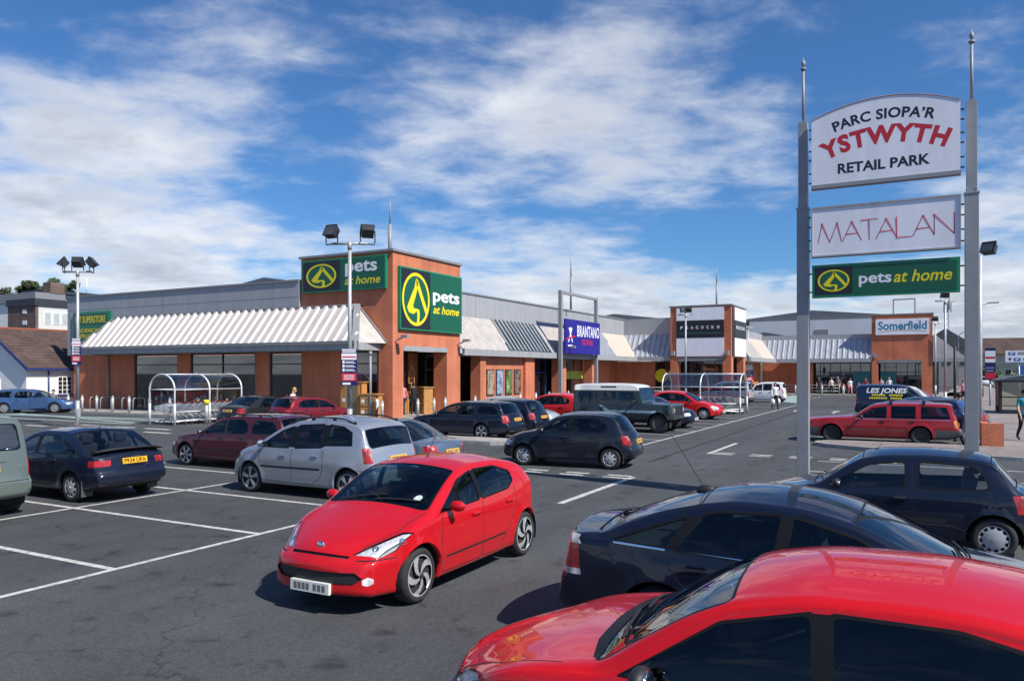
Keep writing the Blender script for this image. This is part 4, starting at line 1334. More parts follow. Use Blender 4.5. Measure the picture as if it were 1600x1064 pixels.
    for r_, fs in groups.items():
        if r_ in (0, 1): continue
        nm = REG[r_]
        cen = r_ in (48, 11, 12, 20, 40, 2, 41, 43, 44, 45, 47)
        if r_ == 20:
            fr = [f for f in fs if f.calc_center_median().x < L/2]; re = [f for f in fs if f.calc_center_median().x >= L/2]
            for q in (fr, re):
                if q: mesh_from([(q, mats[20])], 'bumper', True)
        elif cen:
            mesh_from([(fs, mats[r_])], nm, True, inset_=inset.get(r_, 0))
        else:
            # each connected pane or lamp a mesh of its own
            left = set(fs)
            while left:
                seed = left.pop(); isl = [seed]; st = [seed]
                while st:
                    f = st.pop()
                    for e in f.edges:
                        for g in e.link_faces:
                            if g in left: left.discard(g); isl.append(g); st.append(g)
                if sum(f.calc_area() for f in isl) < .0015: continue
                for sy in (1, -1):
                    if r_ == 30 and S.get('detail', 2) >= 2:      # clear cover over a bright bowl with two round reflectors
                        cov = mesh_from([(isl, CLEARG)], nm, False, sy, 0)
                        bowl = mesh_from([(isl, REFL)], 'reflector', False, sy, .03); bowl.parent = cov
                        vs = [v.co for f in isl for v in f.verts]; c = sum(vs, Vector())/len(vs)
                        nn = sum((f.normal for f in isl), Vector()).normalized()
                        far = max(vs, key=lambda p: (p-c).length)-c
                        q = MB()
                        for t in (.42, -.28):
                            p = c+far*t; h_ = B.hit(p+nn*.2, -nn)[0]
                            if h_ is None: continue
                            h_ = Vector(h_)-nn*.028
                            e = nn.orthogonal().normalized(); g = nn.cross(e)
                            rr = .040 if t < 0 else .032
                            for ra, rb, da, db, mi in ((rr, rr*.86, .012, .012, 1), (rr*.86, rr*.25, .011, -.002, 0)):
                                q.cur = mi
                                A = q.add([tr(h_+nn*da+(e*math.cos(x)+g*math.sin(x))*ra, sy) for x in np.linspace(0, 2*math.pi, 15)[:-1]])
                                Bq = q.add([tr(h_+nn*db+(e*math.cos(x)+g*math.sin(x))*rb, sy) for x in np.linspace(0, 2*math.pi, 15)[:-1]])
                                for k in range(14): q.face((A+k, A+(k+1) % 14, Bq+(k+1) % 14, Bq+k))
                        q.build('bulb', [CHROME, DARKM], cov)
                        continue
                    mesh_from([(isl, mats[r_])], nm, False, sy, inset.get(r_, 0))
    # ---- cabin
    xw0, xw1 = S['cabin']
    cab = [f for f in B.d0.faces if xw0 < f.calc_center_median().x < xw1 and f.normal.z > -.5 and f.calc_center_median().z > .3]
    cm = MB(); cm.smooth = True
    wz = [B.zs((xw0+xw1)/2)]
    win_rids = (10, 11, 12)
    gl = [f for r_ in win_rids for f in groups.get(r_, [])]
    glb = BVHTree.FromPolygons([tuple(v.co) for v in bm.verts], [[v.index for v in f.verts] for f in gl]) if gl else None
    for r_ in (0, 1, 2, 45, 47, 41, 44):
        for f in groups.get(r_, []):
            c = f.calc_center_median()
            if not (xw0 < c.x < xw1) or f.normal.z < -.5 or c.z < .34: continue
            if c.y > hw*.5 and (math.hypot(c.x-B.xf, c.z-B.wr) < B.Ra+.03 or math.hypot(c.x-B.xr, c.z-B.wr) < B.Ra+.03): continue
            for s_ in (1, -1):
                b = cm.add([tr(v.co-v.normal*.022, s_) for v in f.verts])
                ids = list(range(b, b+len(f.verts)))
                cm.face(ids[::-1] if s_ == 1 else ids)
    cm.smooth = False
    zf = S.get('floor', .30)
    cm.box((L/2-xw1, -hw*.86, zf), (L/2-xw0, hw*.86, zf+.02))
    xd = S['dash']           # dash top edge
    zd = B.zs(xd)-.03
    cm.box((L/2-xd, -hw*.80, zf+.2), (L/2-xw0-.02, hw*.80, zd-.02))
    cm.box((L/2-xd-.02, -hw*.78, zd-.16), (L/2-xd+.16, hw*.78, zd+.02))
    if S.get('shelf'):
        cm.box((L/2-S['shelf'][1], -hw*.72, B.zs(S['shelf'][0])-.06), (L/2-S['shelf'][0], hw*.72, B.zs(S['shelf'][0])-.03))
    cm.build('cabin_lining', LINING, root)
    zr = max(p[1] for p in B.top)
    if S.get('detail', 2) >= 1:
        seats = [(x, y) for x in S.get('seats', ()) for y in (.36, -.36)]
        for x, y in seats:
            q = MB(); q.smooth = True
            X = L/2-x
            q.box((X-.05, y-.24, zf+.05), (X+.45, y+.24, zf+.22))
            bk = Matrix.Translation((X, y, zf+.2)) @ Matrix.Rotation(R(-14), 4, 'Y')
            h = min(.58, zr-zf-.20-.28)
            q.box((-.07, -.23, -.05), (.06, .23, h), bk)
            q.box((-.06, -.12, h+.04), (.04, .12, h+.20), bk)
            q.bar(bk @ Vector((0, -.06, h)), bk @ Vector((0, -.06, h+.06)), .015); q.bar(bk @ Vector((0, .06, h)), bk @ Vector((0, .06, h+.06)), .015)
            q.build('seat', SEAT, root, bevel=.03)
        if S.get('detail', 2) >= 2:
            q = MB(); q.smooth = True
            X = L/2-xd-.10
            mt = Matrix.Translation((X-.14, -.36, zd+.02)) @ Matrix.Rotation(R(-62), 4, 'Y')
            q.tube([mt @ Vector((.18*math.cos(a), .18*math.sin(a), 0)) for a in np.linspace(0, 2*math.pi, 25)], .014, 6, caps=False)
            q.bar(mt @ Vector((0, -.17, 0)), mt @ Vector((0, .17, 0)), .05, .02)
            q.bar(mt @ Vector((0, 0, 0)), mt @ Vector((.0, 0, -.3)), .05)
            q.build('steering_wheel', BLACK, root)
    # ---- arch liners
    for xc in (B.xf, B.xr):
        X = L/2-xc
        yo = B.yside(xc, B.wr+B.Ra-.03)-.035
        for s_ in (1, -1):
            q = MB(); q.smooth = True
            n = 14
            ring = []
            for yy in (yo, hw-.42):
                ring.append(q.add([(X+(B.Ra+.012)*math.cos(a), yy*s_, B.wr+(B.Ra+.012)*math.sin(a)) for a in np.linspace(-.35, math.pi+.35, n)]))
            for j in range(n-1): q.face((ring[0]+j, ring[0]+j+1, ring[1]+j+1, ring[1]+j))
            q.face([ring[1]+j for j in range(n)])
            q.build('wheel_arch_liner', UNDER, root)
    # ---- wheels
    tme, rme = wheel_meshes(B.wr, S.get('rim', 'cap'), S.get('tyrew', .185))
    for xc in (B.xf, B.xr):
        tw = S.get('tyrew', .185)/2
        for s_ in (1, -1):
            w = bpy.data.objects.new('wheel', tme)
            w.location = (L/2-xc, s_*(hw-.045-tw), B.wr)
            st = S.get('steer', 0) if xc == B.xf else 0
            w.rotation_euler = (0, .7*xc+s_, (math.pi if s_ > 0 else 0)+st)
            w.rotation_mode = 'XYZ'
            link(w, root)
            r_ = bpy.data.objects.new('rim', rme)
            link(r_, w)
    # ---- mirrors, handles, plates, wipers
    if S.get('mirror'):
        xm, zm = S['mirror']
        for s_ in (1, -1):
            q = MB()
            y0 = B.yside(xm, zm)
            q.cur = 0
            q.ell((L/2-xm, s_*(y0+.13), zm+.045), (.055, .10, .062), 14, 9)
            q.cur = 1
            q.bar((L/2-xm-.01, s_*(y0-.03), zm-.01), (L/2-xm, s_*(y0+.08), zm+.02), .05, .03)
            q.cur = 2
            q.ell((L/2-xm-.038, s_*(y0+.13), zm+.045), (.022, .085, .05), 14, 9)
            q.build('wing_mirror', [S.get('mirm', pm), BLACK, CHROME], root)
    for x, z in S.get('handles', ()):
        for s_ in (1, -1):
            y0 = B.yside(x, z)
            q = MB()
            q.cbox((L/2-x, s_*(y0+.006), z), (.17, .05, .035))
            q.build('door_handle', S.get('handm', BLACK), root, bevel=.012)
    def plate(front, z, col_, txt, w=.52, h=.111, yo=0.):
        o, d = ((-.5, yo, z), (1, 0, 0)) if front else ((L+.5, yo, z), (-1, 0, 0))
        p, n = B.hit(o, d)
        if p is None: return
        p2, _ = B.hit((o[0], yo+.0, z+.05), d); p3, _ = B.hit((o[0], yo, z-.05), d)
        up = (Vector(p2)-Vector(p3)).normalized() if p2 and p3 else Vector((0, 0, 1))
        if up.z < .75: up = Vector((0, 0, 1))
        sg = -1 if front else 1
        yv = Vector((0, sg, 0))
        nn = yv.cross(up)
        if nn.x*sg < 0: nn = -nn
        c = Vector(p)
        def fn(a, b, l=.012):
            v = c+yv*a+up*b+nn*l
            return tr(v)
        q = MB()
        q.prism([(-w/2, -h/2), (w/2, -h/2), (w/2, h/2), (-w/2, h/2)], -.03, .012, lambda a, b, l: fn(a, b, l))
        q.cur = 1
        if txt:
            put_text(q, txt, lambda a, b: fn(a, b, .0145), width=w*.88, height=.075, bold=.018, y=-.037)
        else:
            q.cur = 2
            for t in (-.40, -.285, -.17, -.055, .145, .27, .395):      # characters too blurred to read
                a = t*w*.92
                q.poly([fn(a-.021, -.034, .0135), fn(a+.021, -.034, .0135), fn(a+.021, .034, .0135), fn(a-.021, .034, .0135)])
        po_ = q.build('number_plate', [col_, GAP, BLUR], root)
    if S.get('fplate'): plate(True, S['fplate'][0], PLATE_W, S['fplate'][1])
    if S.get('rplate'): plate(False, S['rplate'][0], PLATE_Y, S['rplate'][1], *(S['rplate'][2:]))
    if S.get('wipers') and 'ws' in S:
        q = MB()
        xb, xt = S['ws']
        for y0, y1 in ((.55, -.08), (.02, -.55)):
            pts = []
            for t in np.linspace(0, 1, 6):
                y = y0+(y1-y0)*t; x = xb+.02+.09*t
                p, n = B.hit((x, y if y > 0 else -y, 3), (0, 0, -1))
                if p: pts.append(tr((p[0], y, p[2]+.014)))
            if len(pts) > 2: q.tube(pts, .009, 5)
        q.build('wiper', BLACK, root)
    if S.get('aerial'):
        xa, za, ln = S['aerial']
        q = MB()
        p = (L/2-xa, S.get('aerial_y', 0), B.zt(xa)-.01)
        q.tube([p, (p[0]-ln*.55, p[1], p[2]+ln*.83)], .005, 5, r1=.003)
        q.ell(p, S.get('aerial_base', (.04, .025, .025)), 10, 6)
        q.build('aerial', BLACK, root)
    if S.get('rails'):
        x0, x1 = S['rails'][:2]
        for s_ in (1, -1):
            q = MB(); pts = []
            for t in np.linspace(0, 1, 14):
                x = x0+(x1-x0)*t
                yE, zE = B.edge(x)
                up = .075*min(1, 8*t, 8*(1-t))
                pts.append((L/2-x, s_*(yE-.05), zE+.03+up))
            q.tube(pts, .016, 7)
            for t in (.02, .35, .68, .98):
                x = x0+(x1-x0)*t; yE, zE = B.edge(x)
                q.cbox((L/2-x, s_*(yE-.05), zE+.055), (.07, .03, .08))
            q.build('roof_rail', S.get('railm', BLACK), root)
    if S.get('spoiler'):
        xs_, zs_, wd = S['spoiler']
        q = MB(); q.smooth = True
        pts = [(-.12, 0), (.0, .042), (.10, .045), (.11, .018), (0, -.008)]
        n = 9; rings = []
        for j in range(n):
            y = (j/(n-1)*2-1)*wd
            dz = -.05*abs(j/(n-1)*2-1)**3; dx = -.10*abs(j/(n-1)*2-1)**2
            rings.append(q.add([(L/2-(xs_+a+dx), y, zs_+b+dz) for a, b in pts]))
        for a, b in zip(rings, rings[1:]):
            for j in range(5): q.face((a+j, a+(j+1) % 5, b+(j+1) % 5, b+j))
        q.face([rings[0]+j for j in range(5)]); q.face([rings[-1]+j for j in reversed(range(5))])
        q.build('spoiler', S.get('spoilm', pm), root)
    if S.get('mudflap'):
        q = MB()
        for s_ in (1, -1):
            X = L/2-B.xr-B.Ra-.0
            q.box((X-.012, s_*(hw-.26), .12), (X, s_*(hw-.03), .42))
        q.build('mud_flap', S.get('flapm', GREY_TRIM), root)
    B.d0.free(); bm.free()
    root['_L'] = L
    del root['_L']
    KIDS[root.name] = [x for x in bpy.data.objects if x.parent == root]
    for ch in KIDS[root.name]:
        KIDS[ch.name] = [x for x in bpy.data.objects if x.parent == ch]
    root_extra(S, root, B, tr, pm)
    return root
def root_extra(S, root, B, tr, pm):
    fn = S.get('extra')
    if fn:
        fn(root, B, tr, pm)
        KIDS[root.name] = [x for x in bpy.data.objects if x.parent == root]
        for ch in KIDS[root.name]:
            KIDS.setdefault(ch.name, [x for x in bpy.data.objects if x.parent == ch])
# ------------------------------------------------------------------ measured car shapes (metres, x from the nose backwards)
RED = paint('signal red paint', (.50, .006, .012), 0, .08)
RED2 = paint('bright red paint', (.54, .006, .010), 0, .06)
RED3 = paint('faded red paint', (.30, .013, .020), 0, .18)
RED4 = paint('scarlet paint', (.55, .012, .015), 0, .15)
SILVER = paint('silver paint', (.38, .41, .46), .55, .10, .32)
SILVER2 = paint('pale silver paint', (.48, .50, .53), .4, .15, .35)
NAVY = paint('midnight blue paint', (.006, .010, .027), .1, .07)
NAVY2 = paint('navy blue paint', (.007, .012, .030), .1, .09)
NAVY3 = paint('dusty navy paint', (.010, .014, .026), .1, .12)
MAROON = paint('maroon paint', (.085, .012, .024), .25, .16)
MAROON2 = paint('wine red paint', (.19, .012, .022), .25, .14)
BLUEG = paint('steel blue paint', (.14, .18, .25), .5, .12)
BLUEM = paint('mid blue paint', (.06, .125, .28), .45, .10)
GREENG = paint('grey green paint', (.17, .21, .19), .45, .16)
DKGREY = paint('charcoal paint', (.022, .024, .028), .3, .14)
DEFGREY = paint('dark slate paint', (.030, .042, .048), .1, .22)
VANBLUE = paint('van blue paint', (.012, .022, .060), .1, .12)
WHITEP = paint('white car paint', (.72, .73, .74), 0, .12)
OFFWH = paint('white roof paint', (.74, .73, .70), 0, .12)

def tailpair(L, z0, z1, y0=.70, xin=.0, wrap=.16):
    return (31, (.75, .65, 0), [(L-wrap, .99, z0), (L-wrap, .99, z1), (L-.02, y0, z1), (L-.02, y0, z0)])

HATCH206 = dict(L=3.835, W=1.655, fo=.78, wb=2.442, wr=.300, paint=RED, rim='twist', tyrew=.195, clear=.20,
    top=[(0, .50), (.02, .60), (.10, .675), (.30, .765), (.62, .875), (.98, 1.005), (1.30, 1.185), (1.62, 1.335), (1.80, 1.385), (2.15, 1.425), (2.55, 1.42), (2.95, 1.375), (3.25, 1.30), (3.50, 1.14), (3.68, .98), (3.77, .86), (3.815, .70), (3.835, .55)],
    belt=[(0, .42), (.1, .60), (.6, .80), (1.0, .885), (1.8, .925), (2.6, .965), (3.2, 1.0), (3.55, .99), (3.7, .9), (3.835, .5)],
    endf=.72, endr=.74, bow=(.27, .16), tumble=22, crown=.055, edge=.10, bumper=(.22, .53, .065), crease=[(.46, .05, .010), (.80, .07, .008)],
    wins=[[(1.16, .03), (1.66, .97), (1.98, 1), (2.00, .0)], [(2.08, .0), (2.06, 1), (2.55, .98), (2.88, .72), (2.90, .30), (2.74, 0)]],
    pillars=[[(1.98, .02), (1.96, 1.02), (2.10, 1.02), (2.10, .02)]],
    ws=(.99, 1.70), rw=(3.60, 3.24), cabin=(.95, 3.55), dash=1.15, seats=(1.95, 2.75), shelf=(2.95, 3.5),
    lamps=[(30, (-.62, .45, .62), [(.09, .52, .645), (.16, .86, .665), (.34, .965, .725), (.62, .985, .810), (.54, .88, .820), (.17, .60, .695)]),
           (40, (-1, 0, 0), [(0, -.1, .335), (0, .58, .335), (0, .70, .40), (0, .62, .46), (0, -.1, .46)]),
           (40, (-1, 0, .3), [(0, -.1, .60), (0, .46, .60), (0, .46, .63), (0, -.1, .63)]),
           (42, (-.9, .4, 0), [(0, .73, .345), (0, .80, .325), (0, .87, .345), (0, .87, .39), (0, .80, .415), (0, .73, .39)]),
           (31, (.6, .8, 0), [(3.62, 1, .80), (3.52, 1, .98), (3.74, .82, .98), (3.80, .76, .80)])],
    bands=[([(1.25, .40), (1.25, .425), (2.62, .445), (2.62, .42)], 1)],
    lines=[[(1.18, .87), (1.15, .60), (1.16, .27), (1.22, .245), (2.02, .245), (2.06, .30), (2.06, .93)], [(2.06, .30), (2.08, .245), (2.50, .245), (2.62, .40), (2.86, .66), (2.93, .80), (2.90, 1.0)], [(.10, .565), (.42, .565)], [(3.2, .56), (3.6, .54), (3.83, .54)]],
    toplines=[[(.22, .56), (.55, .80), (.97, .86)]], mirror=(1.32, .93), mirm=RED, handles=[(1.88, .80), (2.72, .83)], handm=RED,
    fplate=(.285, ''), rplate=(.62, ''), bot=[(0, .235), (.08, .19), (.4, .185), (3.4, .20), (3.74, .27), (3.835, .34)], wipers=1, aerial=(2.05, 0, .35), detail=2, steer=.0)

def _variant(S, **k):
    d = dict(S); d.update(k); return d

# foreground hatch: larger, long raked screen
MEGANE = dict(L=4.15, W=1.72, fo=.85, wb=2.58, wr=.305, paint=RED2, rim='cap', clear=.19,
    top=[(0, .50), (.02, .60), (.12, .695), (.4, .80), (.8, .895), (1.16, .985), (1.45, 1.165), (1.75, 1.335), (1.95, 1.41), (2.35, 1.475), (2.8, 1.485), (3.2, 1.45), (3.55, 1.35), (3.80, 1.12), (3.95, .98), (4.07, .90), (4.13, .75), (4.15, .58)],
    belt=[(0, .42), (.1, .59), (.6, .80), (1.1, .885), (1.9, .925), (2.8, .955), (3.5, .99), (3.8, .98), (4.0, .86), (4.15, .52)],
    endf=.66, endr=.76, bow=(.32, .16), tumble=21, crown=.06, edge=.09, bumper=(.22, .48, .03), crease=[(.80, .08, .010)],
    wins=[[(1.36, .03), (1.86, .97), (2.28, 1), (2.30, 0)], [(2.40, 0), (2.38, 1), (2.9, .99), (3.15, .92), (3.42, .60), (3.42, .2), (3.3, 0)]],
    pillars=[[(2.28, .02), (2.26, 1.03), (2.42, 1.03), (2.42, .02)]],
    ws=(1.17, 1.86), rw=(3.93, 3.60), cabin=(1.12, 3.9), dash=1.34, seats=(2.15, 3.0), shelf=(3.2, 3.85),
    lamps=[(30, (-.7, .45, .5), [(.06, .60, .60), (.10, .93, .60), (.42, .99, .74), (.36, .85, .77), (.12, .60, .70)]),
           (40, (-1, 0, 0), [(0, -.1, .30), (0, .6, .30), (0, .6, .40), (0, -.1, .40)]),
           (40, (-1, 0, .2), [(0, -.1, .57), (0, .4, .57), (0, .4, .63), (0, -.1, .63)]),
           (31, (.6, .8, 0), [(3.96, 1, .70), (3.86, 1, .92), (4.05, .8, .92), (4.11, .74, .70)]), (48, (0, 0, 1), [(1.06, -.1, 1), (1.09, .5, 1), (1.16, .80, 1), (1.26, .85, 1), (1.20, -.1, 1)])],
    lines=[[(1.33, .87), (1.30, .60), (1.32, .26), (2.30, .25), (2.35, .30), (2.36, .93)], [(2.36, .25), (2.75, .25), (2.9, .42), (3.14, .68), (3.2, .97)]],
    toplines=[[(.25, .62), (.6, .82), (1.0, .87)]], mirror=(1.52, .93), mirm=BLACK, handles=[(2.16, .80), (3.0, .83)],
    fplate=(.40, ''), rplate=(.70, ''), wipers=1, detail=2, cowl=1)

# fastback saloon with high boot (foreground navy)
VECTRA = dict(L=4.60, W=1.80, fo=.90, wb=2.70, wr=.315, paint=NAVY, rim='alloy5', clear=.18,
    top=[(0, .50), (.02, .62), (.12, .70), (.5, .80), (.9, .88), (1.22, .96), (1.5, 1.09), (1.85, 1.26), (2.12, 1.36), (2.5, 1.435), (2.9, 1.45), (3.25, 1.41), (3.6, 1.325), (3.95, 1.20), (4.22, 1.09), (4.42, 1.06), (4.54, 1.045), (4.58, .95), (4.59, .72), (4.60, .55)],
    belt=[(0, .42), (.1, .60), (.6, .78), (1.2, .86), (2.2, .905), (3.2, .945), (3.9, .975), (4.3, .985), (4.5, .96), (4.6, .5)],
    endf=.70, endr=.89, bow=(.30, .09), tumble=23, crown=.055, edge=.09, bumper=(.24, .60, .035), crease=[(.78, .08, .010), (.40, .06, .008)],
    wins=[[(1.45, .03), (2.02, .95), (2.50, 1), (2.55, 0)], [(2.66, 0), (2.60, 1), (3.10, .985), (3.22, .95), (3.40, .30), (3.44, 0)], [(3.54, .03), (3.38, .93), (3.60, .84), (3.88, .58), (4.02, .06)]],
    pillars=[[(2.48, .02), (2.44, .99), (2.68, .99), (2.70, .02)], [(3.43, .0), (3.22, .96), (3.38, .94), (3.55, .0)]], seal=.022, wround=.03,
    ws=(1.24, 2.02), rw=(4.23, 3.30), rwf=(.86, .93), cabin=(1.2, 4.2), dash=1.5, seats=(2.35, 3.2), shelf=(3.5, 4.2),
    lamps=[(30, (-.8, .5, .3), [(.05, .58, .56), (.10, .92, .56), (.36, .99, .70), (.30, .85, .73), (.10, .58, .68)]),
           (40, (-1, 0, 0), [(0, -.1, .54), (0, .5, .54), (0, .5, .66), (0, -.1, .66)]),
           (46, (.75, .66, 0), [(4.40, .99, .925), (4.56, .78, .925), (4.555, .78, 1.0), (4.44, .97, 1.0)]),
           (31, (.75, .66, 0), [(4.38, .99, .70), (4.42, .98, .925), (4.57, .78, .925), (4.58, .78, .70)]),
           (46, (.75, .66, 0), [(4.37, .99, .645), (4.38, .99, .70), (4.58, .78, .70), (4.58, .78, .645)])],
    bands=[([(3.54, .952), (3.54, .966), (2.6, .944), (1.5, .892), (1.5, .878), (2.6, .928)], 44), ([(4.02, .968), (4.02, .985), (3.54, .968), (3.54, .952)], 44)],
    lines=[[(1.42, .86), (1.40, .55), (1.42, .28), (1.5, .25), (2.50, .25), (2.56, .32), (2.58, .9)], [(2.58, .25), (2.95, .25), (3.10, .45), (3.42, .72), (3.53, .86), (3.52, .95)],
           [(4.28, .60), (4.59, .60)], [(4.02, .74), (4.06, .69), (4.13, .69), (4.17, .74), (4.17, .82), (4.12, .87), (4.06, .87), (4.02, .82), (4.02, .74)]],
    toplines=[[(.25, .60), (.7, .80), (1.2, .86)]], rearlines=[[(.0, .66), (.62, .66)], [(.0, 1.0), (.7, 1.0)]], mirror=(1.62, .90), handles=[(2.36, .82), (3.26, .85)], handm=NAVY,
    fplate=(.42, ''), rplate=(.76, ''), wipers=1, detail=2, aerial=(3.40, 0, .62), aerial_y=0, aerial_base=(.10, .045, .05), sag=.08)

CLIO = dict(L=3.80, W=1.63, fo=.75, wb=2.47, wr=.275, paint=NAVY2, rim='slot', clear=.19,
    top=[(0, .50), (.02, .60), (.08, .68), (.35, .75), (.7, .82), (.95, .89), (1.25, 1.08), (1.52, 1.255), (1.65, 1.31), (2.0, 1.37), (2.5, 1.385), (3.0, 1.36), (3.22, 1.315), (3.40, 1.14), (3.56, .96), (3.68, .86), (3.75, .72), (3.80, .52)],
    belt=[(0, .42), (.08, .6), (.5, .76), (1.0, .83), (1.8, .86), (2.6, .88), (3.2, .91), (3.5, .88), (3.66, .8), (3.80, .48)],
    endf=.72, endr=.80, bow=(.2, .10), tumble=19, crown=.05, edge=.08, bumper=(.24, .50, .035), crease=[(.74, .05, .007)],
    wins=[[(1.16, .05), (1.70, .93), (2.16, .965), (2.16, .02)], [(2.34, .02), (2.34, .96), (2.98, .95), (3.10, .62), (3.16, .06), (3.06, .0)]], wround=.06,
    pillars=[], seal=.022,
    ws=(.96, 1.60), rw=(3.52, 3.24), cabin=(.93, 3.5), dash=1.2, seats=(2.12, 2.85), shelf=(2.95, 3.45), glass=glass('pale car glass', (.86, .90, .90), .05),
    lamps=[(30, (-1, .3, .2), [(.02, .55, .56), (.05, .95, .56), (.12, .95, .68), (.07, .55, .69)]),
           (31, (.75, .65, 0), [(3.56, 1, .62), (3.50, 1, .86), (3.63, .82, .86), (3.68, .78, .62)])],
    bands=[([(3.16, .26), (3.16, .50), (3.75, .50), (3.75, .2)], 20), ([(-.1, .26), (-.1, .50), (.42, .50), (.42, .2)], 20), ([(1.12, .44), (1.12, .50), (2.66, .50), (2.66, .44)], 41)],
    lines=[[(1.15, .82), (1.10, .6), (1.12, .28), (2.22, .25), (2.26, .3), (2.26, 1.2)]],
    toplines=[[(.15, .62), (.5, .80), (.93, .86)]], mirror=(1.30, .87), mirm=BLACK, handles=[(2.10, .745)],
    fplate=(.38, ''), rplate=(.56, ''), wipers=1, detail=2, aerial=(1.78, 0, .12), aerial_y=0)

MATRIX = dict(L=4.03, W=1.74, fo=.78, wb=2.60, wr=.305, paint=SILVER, rim='alloy5', clear=.20, arch=.36,
    top=[(0, .55), (.02, .68), (.10, .78), (.35, .88), (.65, .97), (.88, 1.045), (1.2, 1.225), (1.55, 1.41), (1.78, 1.50), (2.2, 1.58), (2.7, 1.605), (3.2, 1.58), (3.55, 1.515), (3.70, 1.42), (3.82, 1.18), (3.92, .98), (3.97, .80), (4.01, .66), (4.03, .55)],
    belt=[(0, .46), (.1, .66), (.5, .86), (1.0, .94), (1.6, .955), (2.7, .965), (2.74, 1.03), (3.3, 1.045), (3.7, 1.06), (3.9, .92), (4.03, .5)],
    endf=.72, endr=.84, bow=(.26, .14), tumble=17, crown=.06, edge=.10, bumper=(.26, .58, .035), crease=[(.70, .06, .010), (.36, .05, .008)],
    wins=[[(1.02, .03), (1.62, .95), (1.90, .97), (1.86, .0)], [(2.04, .0), (2.06, .97), (2.68, .965), (2.72, .0)], [(2.86, .02), (2.86, .955), (3.20, .93), (3.42, .72), (3.46, .05)]],
    pillars=[[(1.85, .02), (1.88, .97), (2.08, .97), (2.06, .02)], [(2.70, .02), (2.66, .96), (2.86, .96), (2.88, .02)]], seal=.02,
    ws=(.90, 1.66), rw=(3.88, 3.72), rwf=(.88, .90), cabin=(.88, 3.8), dash=1.15, seats=(1.95, 2.85), floor=.34,
    lamps=[(30, (-.7, .5, .4), [(.06, .6, .64), (.10, .95, .64), (.34, .99, .80), (.3, .85, .84), (.1, .6, .76)]),
           (31, (.75, .66, 0), [(3.83, 1, .74), (3.78, 1, 1.03), (3.90, .88, 1.03), (3.97, .86, .74)]),
           (46, (.75, .66, 0), [(3.81, 1, .84), (3.80, 1, .92), (3.93, .88, .92), (3.95, .87, .84)])],
    bands=[([(1.10, .545), (1.10, .59), (2.70, .60), (2.70, .555)], 41)],
    lines=[[(1.08, .93), (1.05, .66), (1.08, .30), (1.9, .27), (1.95, .33), (1.95, .95)], [(1.95, .27), (2.5, .27), (2.72, .45), (2.78, .70), (2.78, .96)], [(.1, .60), (.42, .60)], [(3.5, .60), (4.0, .60)]],
    toplines=[[(.22, .66), (.55, .86), (.86, .90)]], rearlines=[[(0, .62), (.8, .62), (.86, .70)]], mirror=(1.22, 1.0), handles=[(1.72, .80), (2.56, .82)], handm=CHROME,
    fplate=(.42, ''), rplate=(.80, ''), wipers=1, rails=(1.75, 3.45), detail=2, crown2=0)

ESCORT = dict(L=4.14, W=1.69, fo=.82, wb=2.52, wr=.285, paint=NAVY2, rim='cap', clear=.20,
    top=[(0, .50), (.02, .60), (.1, .68), (.5, .79), (.9, .87), (1.15, .93), (1.5, 1.12), (1.8, 1.28), (1.95, 1.33), (2.3, 1.375), (2.8, 1.38), (3.1, 1.345), (3.4, 1.215), (3.75, 1.03), (3.92, .955), (4.05, .93), (4.09, .88), (4.12, .72), (4.14, .54)],
    belt=[(0, .42), (.1, .6), (.6, .77), (1.2, .84), (2.2, .875), (3.2, .90), (3.7, .905), (4.0, .88), (4.14, .5)],
    endf=.72, endr=.84, bow=(.22, .13), tumble=21, crown=.05, edge=.09, bumper=(.26, .54, .035), crease=[(.76, .06, .007)],
    wins=[[(1.36, .03), (1.88, .96), (2.16, .985), (2.18, 0)], [(2.28, 0), (2.26, .985), (2.78, .975), (2.98, .55), (3.02, 0)], [(3.10, .02), (3.02, .78), (3.2, .62), (3.58, .04)]],
    pillars=[[(2.16, .02), (2.14, .98), (2.28, .98), (2.30, .02)]], seal=.018,
    ws=(1.16, 1.9), rw=(3.80, 3.16), rwf=(.90, .90), cabin=(1.1, 3.75), dash=1.36, seats=(2.12, 2.95), shelf=(3.1, 3.75), glass=glass('light car glass', (.62, .68, .67), .05),
    lamps=[(30, (-.8, .5, .3), [(.05, .58, .56), (.1, .95, .56), (.25, .99, .66), (.2, .85, .69), (.08, .58, .67)]),
           (31, (.85, .5, 0), [(3.93, .99, .685), (3.94, .99, .80), (4.10, .58, .815), (4.10, .58, .70)])],
    bands=[([(3.6, .2), (3.6, .53), (3.61, .535), (4.3, .535), (4.3, .2)], 41)] if 0 else [],
    lines=[[(1.3, .83), (1.28, .55), (1.3, .28), (2.16, .25), (2.2, .3), (2.22, .88)], [(2.22, .25), (2.6, .25), (2.74, .44), (2.96, .66), (3.06, .88)], [(3.6, .545), (4.13, .545)], [(1.2, .56), (2.72, .565)]],
    toplines=[[(.2, .62), (.6, .8), (1.12, .87)]], rearlines=[[(0, .565), (.95, .565)], [(0, .86), (.88, .86)], [(0, .42), (.9, .42)]], mirror=(1.5, .88), mirm=BLACK, handles=[(2.06, .77), (2.84, .79)],
    fplate=(.40, ''), rplate=(.775, 'P934 UFA'), wipers=1, detail=2, spoiler=(3.97, .985, .72), spoilm=BLACK, mudflap=1, aerial=(3.0, 0, .12))

